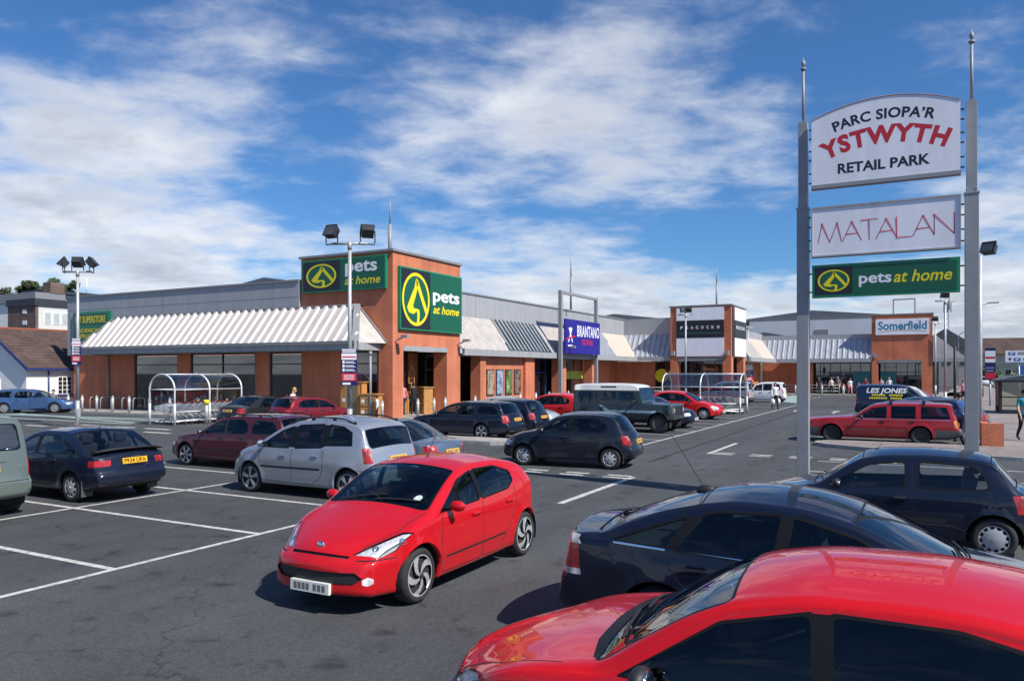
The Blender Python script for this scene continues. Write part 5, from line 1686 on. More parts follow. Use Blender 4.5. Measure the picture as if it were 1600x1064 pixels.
KANGOO = dict(L=4.11, W=1.72, fo=.80, wb=2.69, wr=.30, paint=GREENG, rim='cap', clear=.22,
    top=[(0, .58), (.02, .72), (.1, .82), (.45, .96), (.8, 1.06), (.95, 1.10), (1.25, 1.36), (1.5, 1.58), (1.65, 1.68), (2.0, 1.76), (2.8, 1.79), (3.5, 1.77), (3.85, 1.73), (3.93, 1.66), (4.00, 1.35), (4.05, 1.06), (4.08, .8), (4.11, .6)],
    belt=[(0, .48), (.1, .7), (.5, .92), (1.0, 1.02), (2, 1.04), (3.4, 1.06), (3.95, 1.06), (4.06, .9), (4.11, .55)],
    endf=.76, endr=.90, bow=(.22, .09), tumble=9, crown=.05, edge=.12, bumper=(.30, .60, .05),
    wins=[[(1.15, .05), (1.52, .9), (1.95, .92), (1.95, .02)], [(2.1, .02), (2.1, .92), (2.85, .92), (2.85, .02)], [(3.0, .02), (3.0, .92), (3.6, .90), (3.72, .6), (3.74, .02)]],
    ws=(.96, 1.56), rw=(4.035, 3.955), rwf=(.84, .82), cabin=(.92, 3.95), dash=1.2, seats=(2.0, 2.9), floor=.36, glass=MATS['pale car glass'],
    lamps=[(30, (-.7, .5, .3), [(.05, .6, .66), (.1, .95, .66), (.35, .99, .86), (.1, .6, .84)]),
           (31, (.6, .8, 0), [(3.96, 1, .66), (3.93, 1, 1.0), (4.02, .93, 1.0), (4.06, .93, .66)])],
    bands=[([(3.5, .2), (3.5, .58), (4.3, .58), (4.3, .2)], 20)], bump=paint('green grey bumper', (.15, .19, .17), .3, .2),
    lines=[[(1.15, 1.0), (1.12, .7), (1.14, .3), (1.98, .28), (2.02, 1.04)], [(2.02, .28), (2.7, .3), (2.92, .6), (2.94, 1.05)], [(2.1, .86), (3.7, .86)]],
    rearlines=[[(0, .62), (.86, .62), (.90, .8), (.90, 1.0)], [(0, .95), (.42, .95)]], mirror=(1.35, 1.07), mirm=BLACK, handles=[(1.85, .9), (2.2, .92)],
    fplate=(.45, ''), rplate=(.85, 'FG'), wipers=1, detail=1)

BERLINGO = _variant(KANGOO, paint=paint('pale blue silver paint', (.42, .47, .52), .45, .12), rplate=(.85, ''), bands=[([(3.5, .2), (3.5, .58), (4.3, .58), (4.3, .2)], 20), ([(-.1, .2), (-.1, .58), (.5, .58), (.5, .2)], 20), ([(1.2, .52), (1.2, .60), (2.7, .60), (2.7, .52)], 41)], bump=GREY_TRIM, glass=CGLASS)

ESTATE_M = dict(L=4.60, W=1.70, fo=.88, wb=2.60, wr=.295, paint=MAROON, rim='alloy6', clear=.19,
    top=[(0, .50), (.02, .61), (.1, .69), (.5, .79), (.95, .87), (1.28, .93), (1.6, 1.10), (1.95, 1.28), (2.12, 1.335), (2.5, 1.39), (3.2, 1.405), (3.9, 1.385), (4.15, 1.33), (4.33, 1.12), (4.45, .93), (4.53, .84), (4.57, .7), (4.6, .52)],
    belt=[(0, .42), (.1, .6), (.6, .77), (1.3, .85), (2.4, .885), (3.6, .905), (4.2, .91), (4.42, .85), (4.6, .48)],
    endf=.72, endr=.80, bow=(.24, .14), tumble=20, crown=.05, edge=.09, bumper=(.26, .54, .04), crease=[(.74, .06, .007)],
    wins=[[(1.46, .03), (2.0, .95), (2.32, .985), (2.34, 0)], [(2.42, 0), (2.40, .985), (2.92, .98), (3.12, .66), (3.16, .2), (3.08, 0)], [(3.34, .04), (3.28, .5), (3.36, .95), (3.95, .93), (4.08, .62), (4.16, .04)]],
    pillars=[[(2.32, .02), (2.30, .98), (2.42, .98), (2.44, .02)]], seal=.02, trim=BLACK,
    ws=(1.3, 2.05), rw=(4.42, 4.17), cabin=(1.25, 4.3), dash=1.5, seats=(2.3, 3.1),
    lamps=[(30, (-.8, .5, .3), [(.05, .55, .56), (.1, .95, .56), (.24, .99, .65), (.2, .85, .68), (.08, .55, .67)]),
           (31, (.7, .7, 0), [(4.42, 1, .62), (4.38, 1, .86), (4.5, .7, .86), (4.55, .66, .62)])],
    bands=[([(-.1, .2), (-.1, .47), (.46, .47), (.46, .2)], 20), ([(4.1, .2), (4.1, .47), (4.7, .47), (4.7, .2)], 20), ([(1.3, .44), (1.3, .52), (2.9, .52), (2.9, .44)], 41)],
    mould=paint('dark maroon moulding', (.035, .010, .014), .1, .3, .5), bump=paint('dark maroon bumper', (.045, .011, .016), .1, .3, .5),
    lines=[[(1.42, .84), (1.4, .55), (1.42, .28), (2.32, .25), (2.36, .3), (2.38, .9)], [(2.38, .25), (2.8, .25), (2.95, .42), (3.12, .68), (3.18, .9)]],
    toplines=[[(.2, .62), (.6, .8), (1.26, .87)]], mirror=(1.6, .89), mirm=BLACK, handles=[(2.22, .785), (3.0, .80)],
    fplate=(.38, ''), rplate=(.7, ''), wipers=1, rails=(2.2, 4.0), detail=1)

V40 = _variant(ESTATE_M, paint=NAVY, rails=None, rim='alloy5', bands=[], lamps=[ESTATE_M['lamps'][0], (31, (.6, .8, 0), [(4.42, 1, .62), (4.36, 1, .90), (4.48, .72, .90), (4.55, .68, .66)])], rplate=(.74, ''))
MONDEO = _variant(ESTATE_M, L=4.75, paint=BLUEM, rails=None, rim='alloy10', bands=[], wr=.31, W=1.80, top=[(x*(4.75/4.6), z*1.03) for x, z in ESTATE_M['top']], belt=[(x*(4.75/4.6), z*1.02) for x, z in ESTATE_M['belt']],
    plan=None, fo=.95, wb=2.75)
MONDEO.pop('plan')

V940 = dict(L=4.84, W=1.76, fo=.88, wb=2.77, wr=.31, paint=RED3, rim='steel', clear=.20,
    top=[(0, .56), (.015, .72), (.04, .80), (.10, .835), (.6, .885), (1.1, .925), (1.55, .96), (1.85, 1.15), (2.12, 1.325), (2.25, 1.375), (2.5, 1.405), (3.2, 1.43), (4.2, 1.425), (4.52, 1.405), (4.60, 1.36), (4.70, 1.05), (4.755, .88), (4.79, .7), (4.84, .52)],
    belt=[(0, .48), (.04, .7), (.3, .80), (1.4, .875), (2.4, .89), (3.6, .895), (4.5, .9), (4.7, .86), (4.84, .48)],
    endf=.86, endr=.88, bow=(.10, .07), tumble=21, crown=.035, edge=.07, bumper=(.30, .54, .06), flare=.022, crease=[(.62, .04, .006)],
    wins=[[(1.66, .03), (2.18, .95), (2.62, .97), (2.62, 0)], [(2.78, 0), (2.78, .97), (3.50, .965), (3.50, 0)], [(3.68, 0), (3.68, .965), (4.42, .94), (4.52, .02)]], wround=.03,
    ws=(1.57, 2.2), rw=(4.70, 4.61), cabin=(1.5, 4.6), dash=1.8, seats=(2.65, 3.5),
    lamps=[(30, (-1, .3, 0), [(.02, .5, .62), (.02, .86, .62), (.04, .86, .78), (.04, .5, .78)]), (32, (-.7, .7, 0), [(.02, .88, .62), (.14, .99, .62), (.14, .99, .78), (.04, .88, .78)]),
           (32, (.7, .7, 0), [(4.70, .99, .62), (4.68, .99, .86), (4.74, .86, .86), (4.78, .86, .62)])],
    bands=[([(-.1, .2), (-.1, .54), (.48, .54), (.48, .2)], 20), ([(4.08, .2), (4.08, .54), (4.95, .54), (4.95, .2)], 20), ([(1.42, .47), (1.42, .50), (3.2, .50), (3.2, .47)], 41), ([(1.66, .850), (1.66, .868), (4.55, .876), (4.55, .858)], 44)],
    bump=GREY_TRIM, mould=GREY_TRIM,
    lines=[[(1.62, .87), (1.58, .6), (1.58, .28), (2.65, .25), (2.69, .88)], [(2.69, .25), (3.2, .25), (3.34, .5), (3.58, .75), (3.58, .89)]],
    toplines=[[(.08, .84), (1.5, .88)]], mirror=(1.85, .90), mirm=BLACK, handles=[(2.5, .79), (3.4, .80)],
    fplate=(.44, ''), rplate=(.7, ''), wipers=1, detail=1)

MICRA = dict(L=3.70, W=1.585, fo=.73, wb=2.36, wr=.275, paint=NAVY3, rim='cap', clear=.19,
    top=[(0, .50), (.02, .62), (.1, .72), (.4, .84), (.75, .92), (1.0, .98), (1.3, 1.18), (1.55, 1.335), (1.72, 1.385), (2.1, 1.43), (2.6, 1.435), (3.05, 1.40), (3.2, 1.35), (3.4, 1.14), (3.54, .96), (3.64, .84), (3.68, .7), (3.7, .52)],
    belt=[(0, .42), (.1, .62), (.5, .80), (1.0, .88), (1.8, .91), (2.6, .92), (3.2, .94), (3.5, .88), (3.7, .48)],
    endf=.70, endr=.78, bow=(.26, .15), tumble=18, crown=.06, edge=.11, bumper=(.25, .52, .035),
    wins=[[(1.16, .03), (1.66, .93), (1.98, .96), (2.0, 0)], [(2.1, 0), (2.08, .96), (2.72, .94), (2.98, .55), (3.0, .1), (2.9, 0)]], wround=.06,
    pillars=[[(1.98, .02), (1.97, .96), (2.10, .96), (2.11, .02)]],
    ws=(1.01, 1.66), rw=(3.5, 3.21), cabin=(.98, 3.48), dash=1.2, seats=(2.0, 2.7), shelf=(2.95, 3.4),
    lamps=[(30, (-.8, .5, .3), [(.05, .55, .58), (.1, .95, .58), (.22, .97, .70), (.08, .55, .72)]),
           (31, (.75, .65, 0), [(3.53, 1, .62), (3.46, 1, .86), (3.58, .78, .86), (3.66, .74, .62)])],
    lines=[[(1.14, .86), (1.1, .6), (1.12, .27), (2.0, .25), (2.05, .92)], [(2.05, .25), (2.4, .26), (2.6, .5), (2.8, .68), (2.85, .92)], [(1.1, .56), (2.6, .57)]],
    toplines=[[(.2, .6), (.5, .8), (.98, .87)]], mirror=(1.3, .92), mirm=BLACK, handles=[(1.88, .8), (2.68, .82)], fplate=(.4, ''), rplate=(.70, ''), detail=1)
ROVER25 = _variant(MICRA, paint=MAROON2, L=3.97, W=1.69, wb=2.5, fo=.78, rim='alloy6', top=[(x*1.073, z*.985) for x, z in MICRA['top']], belt=[(x*1.073, z) for x, z in MICRA['belt']],
    wins=[[(x*1.073, t) for x, t in w] for w in MICRA['wins']], pillars=[[(x*1.073, t) for x, t in w] for w in MICRA['pillars']], ws=(1.085, 1.78), rw=(3.755, 3.445), cabin=(1.05, 3.7), dash=1.3,
    lamps=[(30, MICRA['lamps'][0][1], MICRA['lamps'][0][2]), (31, (.75, .65, 0), [(3.78, 1, .62), (3.72, 1, .86), (3.86, .78, .86), (3.93, .74, .62)])],
    lines=[[(x*1.073, z) for x, z in w] for w in MICRA['lines']], toplines=[[(x*1.073, z) for x, z in w] for w in MICRA['toplines']], mirror=(1.4, .92), mirm=None, handles=[(2.0, .8), (2.86, .82)], shelf=(3.1, 3.6), seats=(2.1, 2.85))
ROVER25['mirm'] = MAROON2
DKHATCH = _variant(ROVER25, paint=NAVY, mirm=BLACK)
SALOON = dict(L=4.47, W=1.71, fo=.87, wb=2.64, wr=.30, paint=BLUEG, rim='alloy6', clear=.19,
    top=[(0, .50), (.02, .61), (.1, .69), (.5, .79), (.95, .87), (1.25, .94), (1.6, 1.12), (1.92, 1.29), (2.1, 1.35), (2.45, 1.41), (2.85, 1.415), (3.2, 1.36), (3.5, 1.22), (3.8, 1.06), (3.95, 1.0), (4.25, .965), (4.38, .94), (4.43, .86), (4.455, .7), (4.47, .52)],
    belt=[(0, .42), (.1, .6), (.6, .77), (1.3, .85), (2.4, .885), (3.4, .905), (4.1, .915), (4.36, .88), (4.47, .48)],
    endf=.70, endr=.80, bow=(.26, .16), tumble=21, crown=.055, edge=.09, bumper=(.26, .56, .04), crease=[(.76, .06, .007)],
    wins=[[(1.46, .03), (2.0, .95), (2.34, .985), (2.36, 0)], [(2.44, 0), (2.42, .985), (2.92, .97), (3.26, .45), (3.34, 0)]],
    pillars=[[(2.34, .02), (2.32, .98), (2.44, .98), (2.46, .02)]],
    ws=(1.27, 2.0), rw=(3.90, 3.22), rwf=(.88, .92), cabin=(1.2, 3.85), dash=1.48, seats=(2.3, 3.05), shelf=(3.3, 3.85),
    lamps=[(30, (-.8, .5, .3), [(.05, .55, .56), (.1, .95, .56), (.3, .99, .68), (.24, .85, .72), (.08, .55, .68)]),
           (31, (.75, .66, 0), [(4.30, 1, .66), (4.28, .99, .88), (4.40, .66, .88), (4.44, .62, .68)])],
    lines=[[(1.4, .84), (1.38, .55), (1.4, .28), (2.34, .25), (2.39, .9)], [(2.39, .25), (2.8, .25), (2.95, .42), (3.2, .7), (3.36, .9)], [(4.0, .58), (4.46, .58)]],
    toplines=[[(.2, .6), (.6, .8), (1.22, .87)], [(3.95, .78), (4.36, .74)]], rearlines=[[(0, .58), (.62, .58)]], mirror=(1.6, .89), handles=[(2.22, .79), (3.06, .8)], fplate=(.4, ''), rplate=(.72, ''), detail=1)
ROVER75 = _variant(SALOON, paint=DKGREY, handm=CHROME, rplate=(.78, ''))
MEGANE_FAR = _variant(MEGANE, paint=RED4, detail=1)
WAGONR = dict(L=3.5, W=1.62, fo=.62, wb=2.36, wr=.28, paint=WHITEP, rim='cap', clear=.2,
    top=[(0, .56), (.02, .7), (.08, .82), (.35, .93), (.7, 1.02), (.95, 1.22), (1.25, 1.48), (1.4, 1.55), (1.8, 1.63), (2.6, 1.65), (3.2, 1.62), (3.32, 1.54), (3.4, 1.2), (3.45, .9), (3.48, .7), (3.5, .55)],
    belt=[(0, .46), (.08, .7), (.4, .86), (.9, .93), (2, .95), (3.2, .97), (3.42, .86), (3.5, .5)], endf=.76, endr=.88, bow=(.2, .08), tumble=12, crown=.04, edge=.1,
    wins=[[(.98, .05), (1.3, .9), (1.75, .93), (1.75, .02)], [(1.85, .02), (1.85, .93), (2.5, .93), (2.5, .02)], [(2.65, .02), (2.65, .92), (3.05, .9), (3.15, .02)]],
    ws=(.72, 1.32), rw=(3.4, 3.34), cabin=(.7, 3.38), dash=1.0, seats=(1.75, 2.55), lamps=[(30, (-.8, .5, .3), [(.03, .6, .62), (.08, .95, .62), (.2, .98, .78), (.06, .6, .8)]), (31, (.6, .8, 0), [(3.38, 1, .7), (3.34, 1, 1.05), (3.4, .9, 1.05), (3.45, .9, .7)])],
    lines=[[(1.0, .9), (1.0, .3), (1.78, .27), (1.8, .94)], [(1.8, .27), (2.3, .28), (2.58, .6), (2.58, .95)]], mirror=(1.12, .98), handles=[(1.65, .8), (2.4, .82)], fplate=(.4, ''), rplate=(.7, ''), detail=1)
VAN = dict(L=4.78, W=1.90, fo=.95, wb=3.1, wr=.33, paint=VANBLUE, rim='cap', clear=.24,
    top=[(0, .56), (.02, .74), (.1, .88), (.4, 1.02), (.75, 1.12), (1.0, 1.20), (1.4, 1.52), (1.75, 1.78), (1.95, 1.86), (2.4, 1.92), (3.4, 1.94), (4.4, 1.92), (4.60, 1.88), (4.66, 1.8), (4.71, 1.4), (4.75, 1.0), (4.78, .6)],
    belt=[(0, .46), (.1, .76), (.6, 1.0), (1.2, 1.10), (2.2, 1.14), (4.5, 1.16), (4.7, 1.0), (4.78, .5)], endf=.76, endr=.92, bow=(.26, .08), tumble=8, crown=.04, edge=.12,
    wins=[[(1.3, .05), (1.72, .88), (2.2, .9), (2.2, .02)]], ws=(1.02, 1.82), cabin=(.98, 4.65), dash=1.3, seats=(2.3,), floor=.45, wsf=(.95, .9),
    lamps=[(30, (-.7, .5, .4), [(.06, .6, .7), (.1, .95, .7), (.4, .99, .95), (.1, .6, .9)]), (31, (.6, .8, 0), [(4.64, 1, .8), (4.62, 1, 1.2), (4.7, .93, 1.2), (4.73, .93, .8)])],
    lines=[[(1.25, 1.08), (1.2, .3), (2.26, .3), (2.3, 1.8)], [(2.3, .3), (3.4, .3), (3.5, 1.8)]], mirror=(1.5, 1.2), mirm=BLACK, handles=[(2.15, .95)], fplate=(.45, ''), rplate=(.9, ''), detail=1)
DEFENDER = dict(L=4.40, W=1.79, fo=.62, wb=2.79, wr=.385, paint=DEFGREY, rim='offroad', glass=CGLASS_D, tyrew=.24, clear=.46, arch=.46, flare=.05,
    bot=[(0, .56), (.05, .54), (.4, .52), (4.0, .52), (4.4, .56)],
    top=[(0, 1.0), (.012, 1.14), (.04, 1.18), (.5, 1.20), (1.18, 1.24), (1.25, 1.25), (1.33, 1.46), (1.44, 1.76), (1.49, 1.875), (1.56, 1.93), (1.9, 1.985), (2.8, 2.0), (3.9, 1.99), (4.30, 1.95), (4.345, 1.88), (4.365, 1.3), (4.375, 1.0), (4.4, .7)],
    belt=[(0, .94), (.04, 1.06), (.5, 1.10), (1.2, 1.13), (2, 1.14), (4.3, 1.14), (4.38, .9), (4.4, .65)], endf=.95, endr=.97, bow=(.03, .02), tumble=7, crown=.03, edge=.05, edgev=.05, bumper=(0, .1, 0),
    wins=[[(1.56, .08), (1.66, .67), (2.28, .67), (2.28, .06)], [(2.42, .06), (2.42, .67), (3.08, .67), (3.08, .06)], [(3.24, .06), (3.24, .67), (4.14, .67), (4.14, .06)]], wround=.05, seal=.015,
    ws=(1.28, 1.46), wsf=(.93, .96), rw=(4.355, 4.349), rwf=(.6, .6), cabin=(1.2, 4.3), dash=1.4, seats=(2.3, 3.2), floor=.6,
    bands=[([(1.30, 1.71), (4.6, 1.71), (4.6, 2.2), (1.30, 2.2)], 45),
           ([(.70, .80), (.70, .90), (1.35, .90), (1.35, .80)], 44), ([(1.35, .80), (1.35, .90), (2.72, .90), (2.72, .80)], 44), ([(2.72, .80), (2.72, .90), (3.05, 1.10), (3.18, 1.10), (2.86, .80)], 44)],
    roofm=OFFWH, stripem=mat('pale blue stripe', (.22, .34, .42), .5, var=.3, scale=8),
    lamps=[(30, (-1, 0, 0), [(0, .70+.10*math.cos(a), .92+.09*math.sin(a)) for a in np.linspace(0, 2*math.pi, 13)[:-1]]), (32, (-1, 0, 0), [(0, .90+.035*math.cos(a), .98+.03*math.sin(a)) for a in np.linspace(0, 2*math.pi, 9)[:-1]]),
           (42, (-1, 0, 0), [(0, .90+.035*math.cos(a), .86+.03*math.sin(a)) for a in np.linspace(0, 2*math.pi, 9)[:-1]]), (40, (-1, 0, 0), [(0, -.1, .72), (0, .52, .72), (0, .52, 1.06), (0, -.1, 1.06)]), (40, (0, 1, .2), [(2.45, .9, 1.82), (3.1, .9, 1.82), (3.14, .9, 1.85), (3.1, .9, 1.885), (2.45, .9, 1.885), (2.41, .9, 1.85)])],
    lines=[[(1.50, 1.13), (1.50, .60), (2.33, .58), (2.35, 1.8)], [(2.35, .58), (2.78, .58), (3.02, .9), (3.16, 1.14), (3.16, 1.8)]], toplines=[[(.04, .66), (1.2, .70)]],
    mirror=(1.58, 1.22), mirm=BLACK, handles=[(2.2, 1.0), (3.0, 1.0)], fplate=(.5, ''), wipers=0, detail=1, trim=DEFGREY)
def x206(root, B, tr, pm):
    p, n = B.hit((-.5, 0, .675), (1, 0, 0))
    q = MB(); q.ell(tr((p[0]-.004, 0, p[2])), (.02, .055, .05), 12, 8); q.build('badge', CHROME, root)
    e = B.edge(1.16); 
    d = Vector((-.55, .0, .83)).normalized()
    c, n = B.hit((1.14, .50, 2.), (0, 0, -1))
    q = MB()
    u = Vector((0, 1, 0)); w = u.cross(n).normalized()
    ring = [tr(c+n*.004+(u*math.cos(a)+w*math.sin(a))*.055) for a in np.linspace(0, 2*math.pi, 17)[:-1]]
    i = q.add([(a, -b_, z) for a, b_, z in ring]); q.face(range(i, i+16)); q.build('tax_disc', mat('tax disc', (.55, .65, .66), .5, var=.35, scale=30), root)
HATCH206['extra'] = x206
def x940(root, B, tr, pm):
    for x in (2.75, 3.75):
        yE, zE = B.edge(x)
        q = MB(); q.bar(tr((x, -yE+.04, zE+.13)), tr((x, yE-.04, zE+.13)), .05, .03); q.build('roof_bar', BLACK, root)
        for s_ in (1, -1):
            q = MB(); q.box(*[tr(p) for p in ((x-.05, s_*(yE-.12), zE-.02), (x+.05, s_*(yE+.0), zE+.16))]); q.build('bar_foot', BLACK, root, bevel=.01)
V940['extra'] = x940
# ------------------------------------------------------------------ signs
GREENS = mat('sign green', (.004, .10, .052), .35, var=.05)
GREENB = mat('sign green edge', (.006, .22, .11), .35, var=.05)
BLACKS = mat('sign black', (.012, .013, .020), .35, var=.05)
YEL = mat('sign yellow', (.82, .68, .01), .4, var=.03)
WHT = mat('sign white', (.80, .80, .83), .4, var=.03)
WHTB = streaky('sign board white', (.80, .80, .86), .4, .09, (2, 2, .3))
REDS = mat('sign red', (.55, .02, .035), .4, var=.03)
NAVYS = mat('sign navy', (.012, .014, .10), .35, var=.05)
INK = mat('sign ink', (.012, .014, .03), .45, var=0)
BLUES = mat('sign royal blue', (.016, .012, .24), .35, var=.05)
TEALS = mat('sign teal', (.03, .22, .27), .45, var=.08)
def plane(axis, c, h0, z0, sgn=-1):
    """local sign plane -> world; x to the reader's right, y up, l out of the sign"""
    if axis == 'x': return lambda x, y, l=0.: (c+sgn*l, h0+sgn*x if sgn < 0 else h0+x, z0+y)     # faces -X: right is -Y
    return lambda x, y, l=0.: (h0+x, c-l, z0+y)                                                    # faces -Y: right is +X
def rect(q, fn, x0, y0, x1, y1, a, b):
    q.prism([(x0, y0), (x1, y0), (x1, y1), (x0, y1)], a, b, lambda x, y, l: fn(x, y, l))
def dogcat(q, fn, cx, cy, rx, ry, l, ring=1, fill=2):
    """ellipse badge with the seated animal outline"""
    n = 40
    el = [(math.cos(2*math.pi*k/n), math.sin(2*math.pi*k/n)) for k in range(n)]
    q.cur = fill
    i = q.add([fn(cx+rx*a, cy+ry*b, l) for a, b in el]); q.face(range(i, i+n))
    q.cur = ring
    o = q.add([fn(cx+rx*a, cy+ry*b, l+.001) for a, b in el]); i = q.add([fn(cx+rx*.88*a, cy+ry*.88*b, l+.001) for a, b in el])
    for k in range(n): q.face((o+k, o+(k+1) % n, i+(k+1) % n, i+k))
    def P(pts): return [fn(cx+(x-862)/118*rx, cy-(y-697)/135*ry, l+.0015) for x, y in pts]
    for pts in ([(862, 588), (845, 642), (868, 655), (876, 612)], [(845, 642), (824, 672), (848, 702), (868, 655)], [(824, 672), (797, 718), (836, 727), (848, 702)],
                [(797, 718), (785, 742), (800, 766), (840, 773), (864, 757), (840, 743), (836, 727)], [(864, 757), (872, 774), (892, 766), (888, 748), (862, 744), (840, 743)], [(872, 774), (866, 828), (886, 828), (892, 766)],
                [(862, 588), (866, 628), (946, 772), (963, 754), (877, 598)]):
        q.poly(P(pts))
def pets_sign(name, fn, W, H, split, label, style, big=1.):
    """green and black pet shop sign, W x H, fn at its centre"""
    r = empty(name, (0, 0, 0), 0, label, 'sign', 'pet shop signs')
    q = MB(); e = .07*big
    rect(q, fn, -W/2, -H/2, W/2, H/2, 0, .16); q.build('sign_case', GREENB, r)
    xs = -W/2+split
    q = MB(); q.cur = 0; rect(q, fn, -W/2+e, -H/2+e, xs-e/4, H/2-e, .1, .168); q.cur = 1; rect(q, fn, xs+e/4, -H/2+e, W/2-e, H/2-e, .1, .168)
    q.build('sign_face', [BLACKS, GREENS], r)
    q = MB(); bw = split-e*1.2
    if style == 'tall': dogcat(q, fn, -W/2+split/2+e*.3, 0, bw*.47, bw*.47*1.13, .1695, 0, 1)
    else: dogcat(q, fn, -W/2+split/2+e*.3, 0, bw*.41, H*.37, .1695, 0, 1)
    q.build('emblem', [YEL, GREENS], r)
    xm = (xs+W/2-e)/2; tw = W/2-e-xs
    T = lambda x, y: fn(x, y, .1695)
    q = MB()
    if style == 'tall':
        put_text(q, 'pets', T, width=tw*.86, height=H*.20, bold=.028, x=xm, y=H*.02)
        q.build('lettering', WHT, r); q = MB(); put_text(q, 'at home', T, width=tw*.84, height=H*.13, bold=.02, shear=.25, x=xm, y=-H*.19)
    elif style == 'stack':
        put_text(q, 'pets', T, width=tw*.72, height=H*.37, bold=.022, x=xm-tw*.02, y=H*.06)
        q.build('lettering', WHT, r); q = MB(); put_text(q, 'at home', T, width=tw*.80, height=H*.24, bold=.012, shear=.25, x=xm+tw*.01, y=-H*.32)
    else:
        put_text(q, 'pets', T, width=tw*.33, height=H*.30, bold=.022, x=xs+tw*.22, y=-H*.10)
        q.build('lettering', WHT, r); q = MB(); put_text(q, 'at home', T, width=tw*.54, height=H*.33, bold=.014, shear=.25, x=xs+tw*.70, y=-H*.12)
    q.build('lettering', YEL, r)
    return r
pets_sign('shop_sign', plane('y', 23.88, 34.75, 6.28), 5.9, 3.24, 2.72, 'large square green pet shop sign on the sunlit side of the brick tower', 'tall')
pets_sign('shop_sign', plane('x', 31.38, 27.03, 7.58), 5.64, 1.72, 2.65, 'wide green pet shop sign on the tower side above the white canopy', 'stack')
r = empty('shop_sign', (0, 0, 0), 0, 'green sign with yellow lettering on grey cladding at left end of the canopy', 'sign')
fn = plane('x', 31.24, 47.9, 5.45)
q = MB(); rect(q, fn, -2.3, -.95, 1.7, .95, 0, .10); q.build('sign_case', GREENB, r)
q = MB(); rect(q, fn, -2.2, .06, 1.35, .82, .05, .108); rect(q, fn, -2.2, -.85, 1.35, -.06, .05, .108); q.build('sign_face', GREENS, r)
q = MB(); T = lambda x, y: fn(x, y, .1095)
put_text(q, 'PET SUPERSTORE', T, width=3.2, height=.42, bold=.02, x=-.45, y=.24)
put_text(q, 'ARCHFARCHNAD', T, width=3.1, height=.26, bold=.02, x=-.4, y=-.40); put_text(q, 'ANIFEILIAID ANWES', T, width=3.2, height=.24, bold=.02, x=-.4, y=-.76)
q.build('lettering', YEL, r)
# shoe shop
r = empty('shop_sign', (0, 0, 0), 0, 'royal blue shoe shop sign with white capital letters hung in the steel frame', 'sign')
fn = plane('y', 23.12, 53.83, 5.05)
q = MB(); rect(q, fn, -3.3, -1.25, 3.3, 1.25, 0, .14); q.build('sign_face', BLUES, r)
q = MB(); T = lambda x, y: fn(x, y, .1415)
put_text(q, 'BRANTANO', T, width=4.35, height=.80, bold=.022, track=1.06, x=.98, y=.06)
q.poly([T(-2.85, -.75), T(-2.0, -.75), T(-2.0, -.62), T(-2.85, -.62)])
for s_ in (1, -1):
    q.poly([fn(-2.42-s_*.36+a, b, .142+.0005*s_) for a, b in ((-.09, -.42), (.09, -.42), (.09+s_*.62, .62), (-.09+s_*.62, .62))])
q.poly([fn(-2.42+.13*math.cos(t), .55+.14*math.sin(t), .149) for t in np.linspace(0, 2*math.pi, 14)[:-1]])
q.build('lettering', WHT, r)
q = MB(); put_text(q, 'FOOTWEAR', T, width=2.1, height=.40, bold=.02, x=.75, y=-.55)
q.poly([fn(-2.42+a, b, .150) for a, b in ((-.75, -.16), (.75, .10), (.75, -.03), (-.75, -.28))])
q.build('lettering', REDS, r)
# clothes shop panels
r = empty('shop_sign', (0, 0, 0), 0, 'white and black shop sign panels across the front of the inner corner tower', 'sign')
WHTC = mat('panel white', (.62, .62, .67), .4, var=.04, scale=1)
fn = plane('x', 67.58, 17.72, 6.0)
q = MB(); rect(q, fn, -2.1, 1.0, 2.1, 2.12, 0, .06); rect(q, fn, -2.1, -2.18, 2.1, -.55, 0, .06); q.build('sign_panel', WHTB, r)
q = MB(); rect(q, fn, -2.1, -.54, 2.1, .99, 0, .075); q.build('sign_face', BLACKS, r)
q = MB(); T = lambda x, y: fn(x, y, .0765)
for k, ch in enumerate('PEACOCKS'): put_text(q, ch, T, width=.24, height=.24, bold=.02, x=-1.62+k*.463, y=.25)
q.build('lettering', WHT, r)
q = MB(); rect(q, fn, -1.9, -.16, 1.9, -.12, .07, .079); q.build('underline', TEALS, r)
r = empty('shop_sign', (0, 0, 0), 0, 'white panel with black band on the sunlit right side of the inner corner tower', 'sign')
fn = plane('y', 14.97, 70.9, 6.0)
q = MB(); rect(q, fn, -2.3, 1.0, 2.4, 2.12, 0, .06); rect(q, fn, -2.3, -2.18, 2.4, -.55, 0, .06); q.build('sign_panel', WHTB, r)
q = MB(); rect(q, fn, -2.3, -.54, 2.4, .99, 0, .075); rect(q, fn, -3.0, -2.18, -2.32, 2.12, 0, .05); q.build('sign_face', BLACKS, r)
q = MB(); T = lambda x, y: fn(x, y, .0765)
put_text(q, 'PEACOCKS', T, width=3.6, height=.28, bold=.01, x=0, y=.25); q.build('lettering', WHT, r)
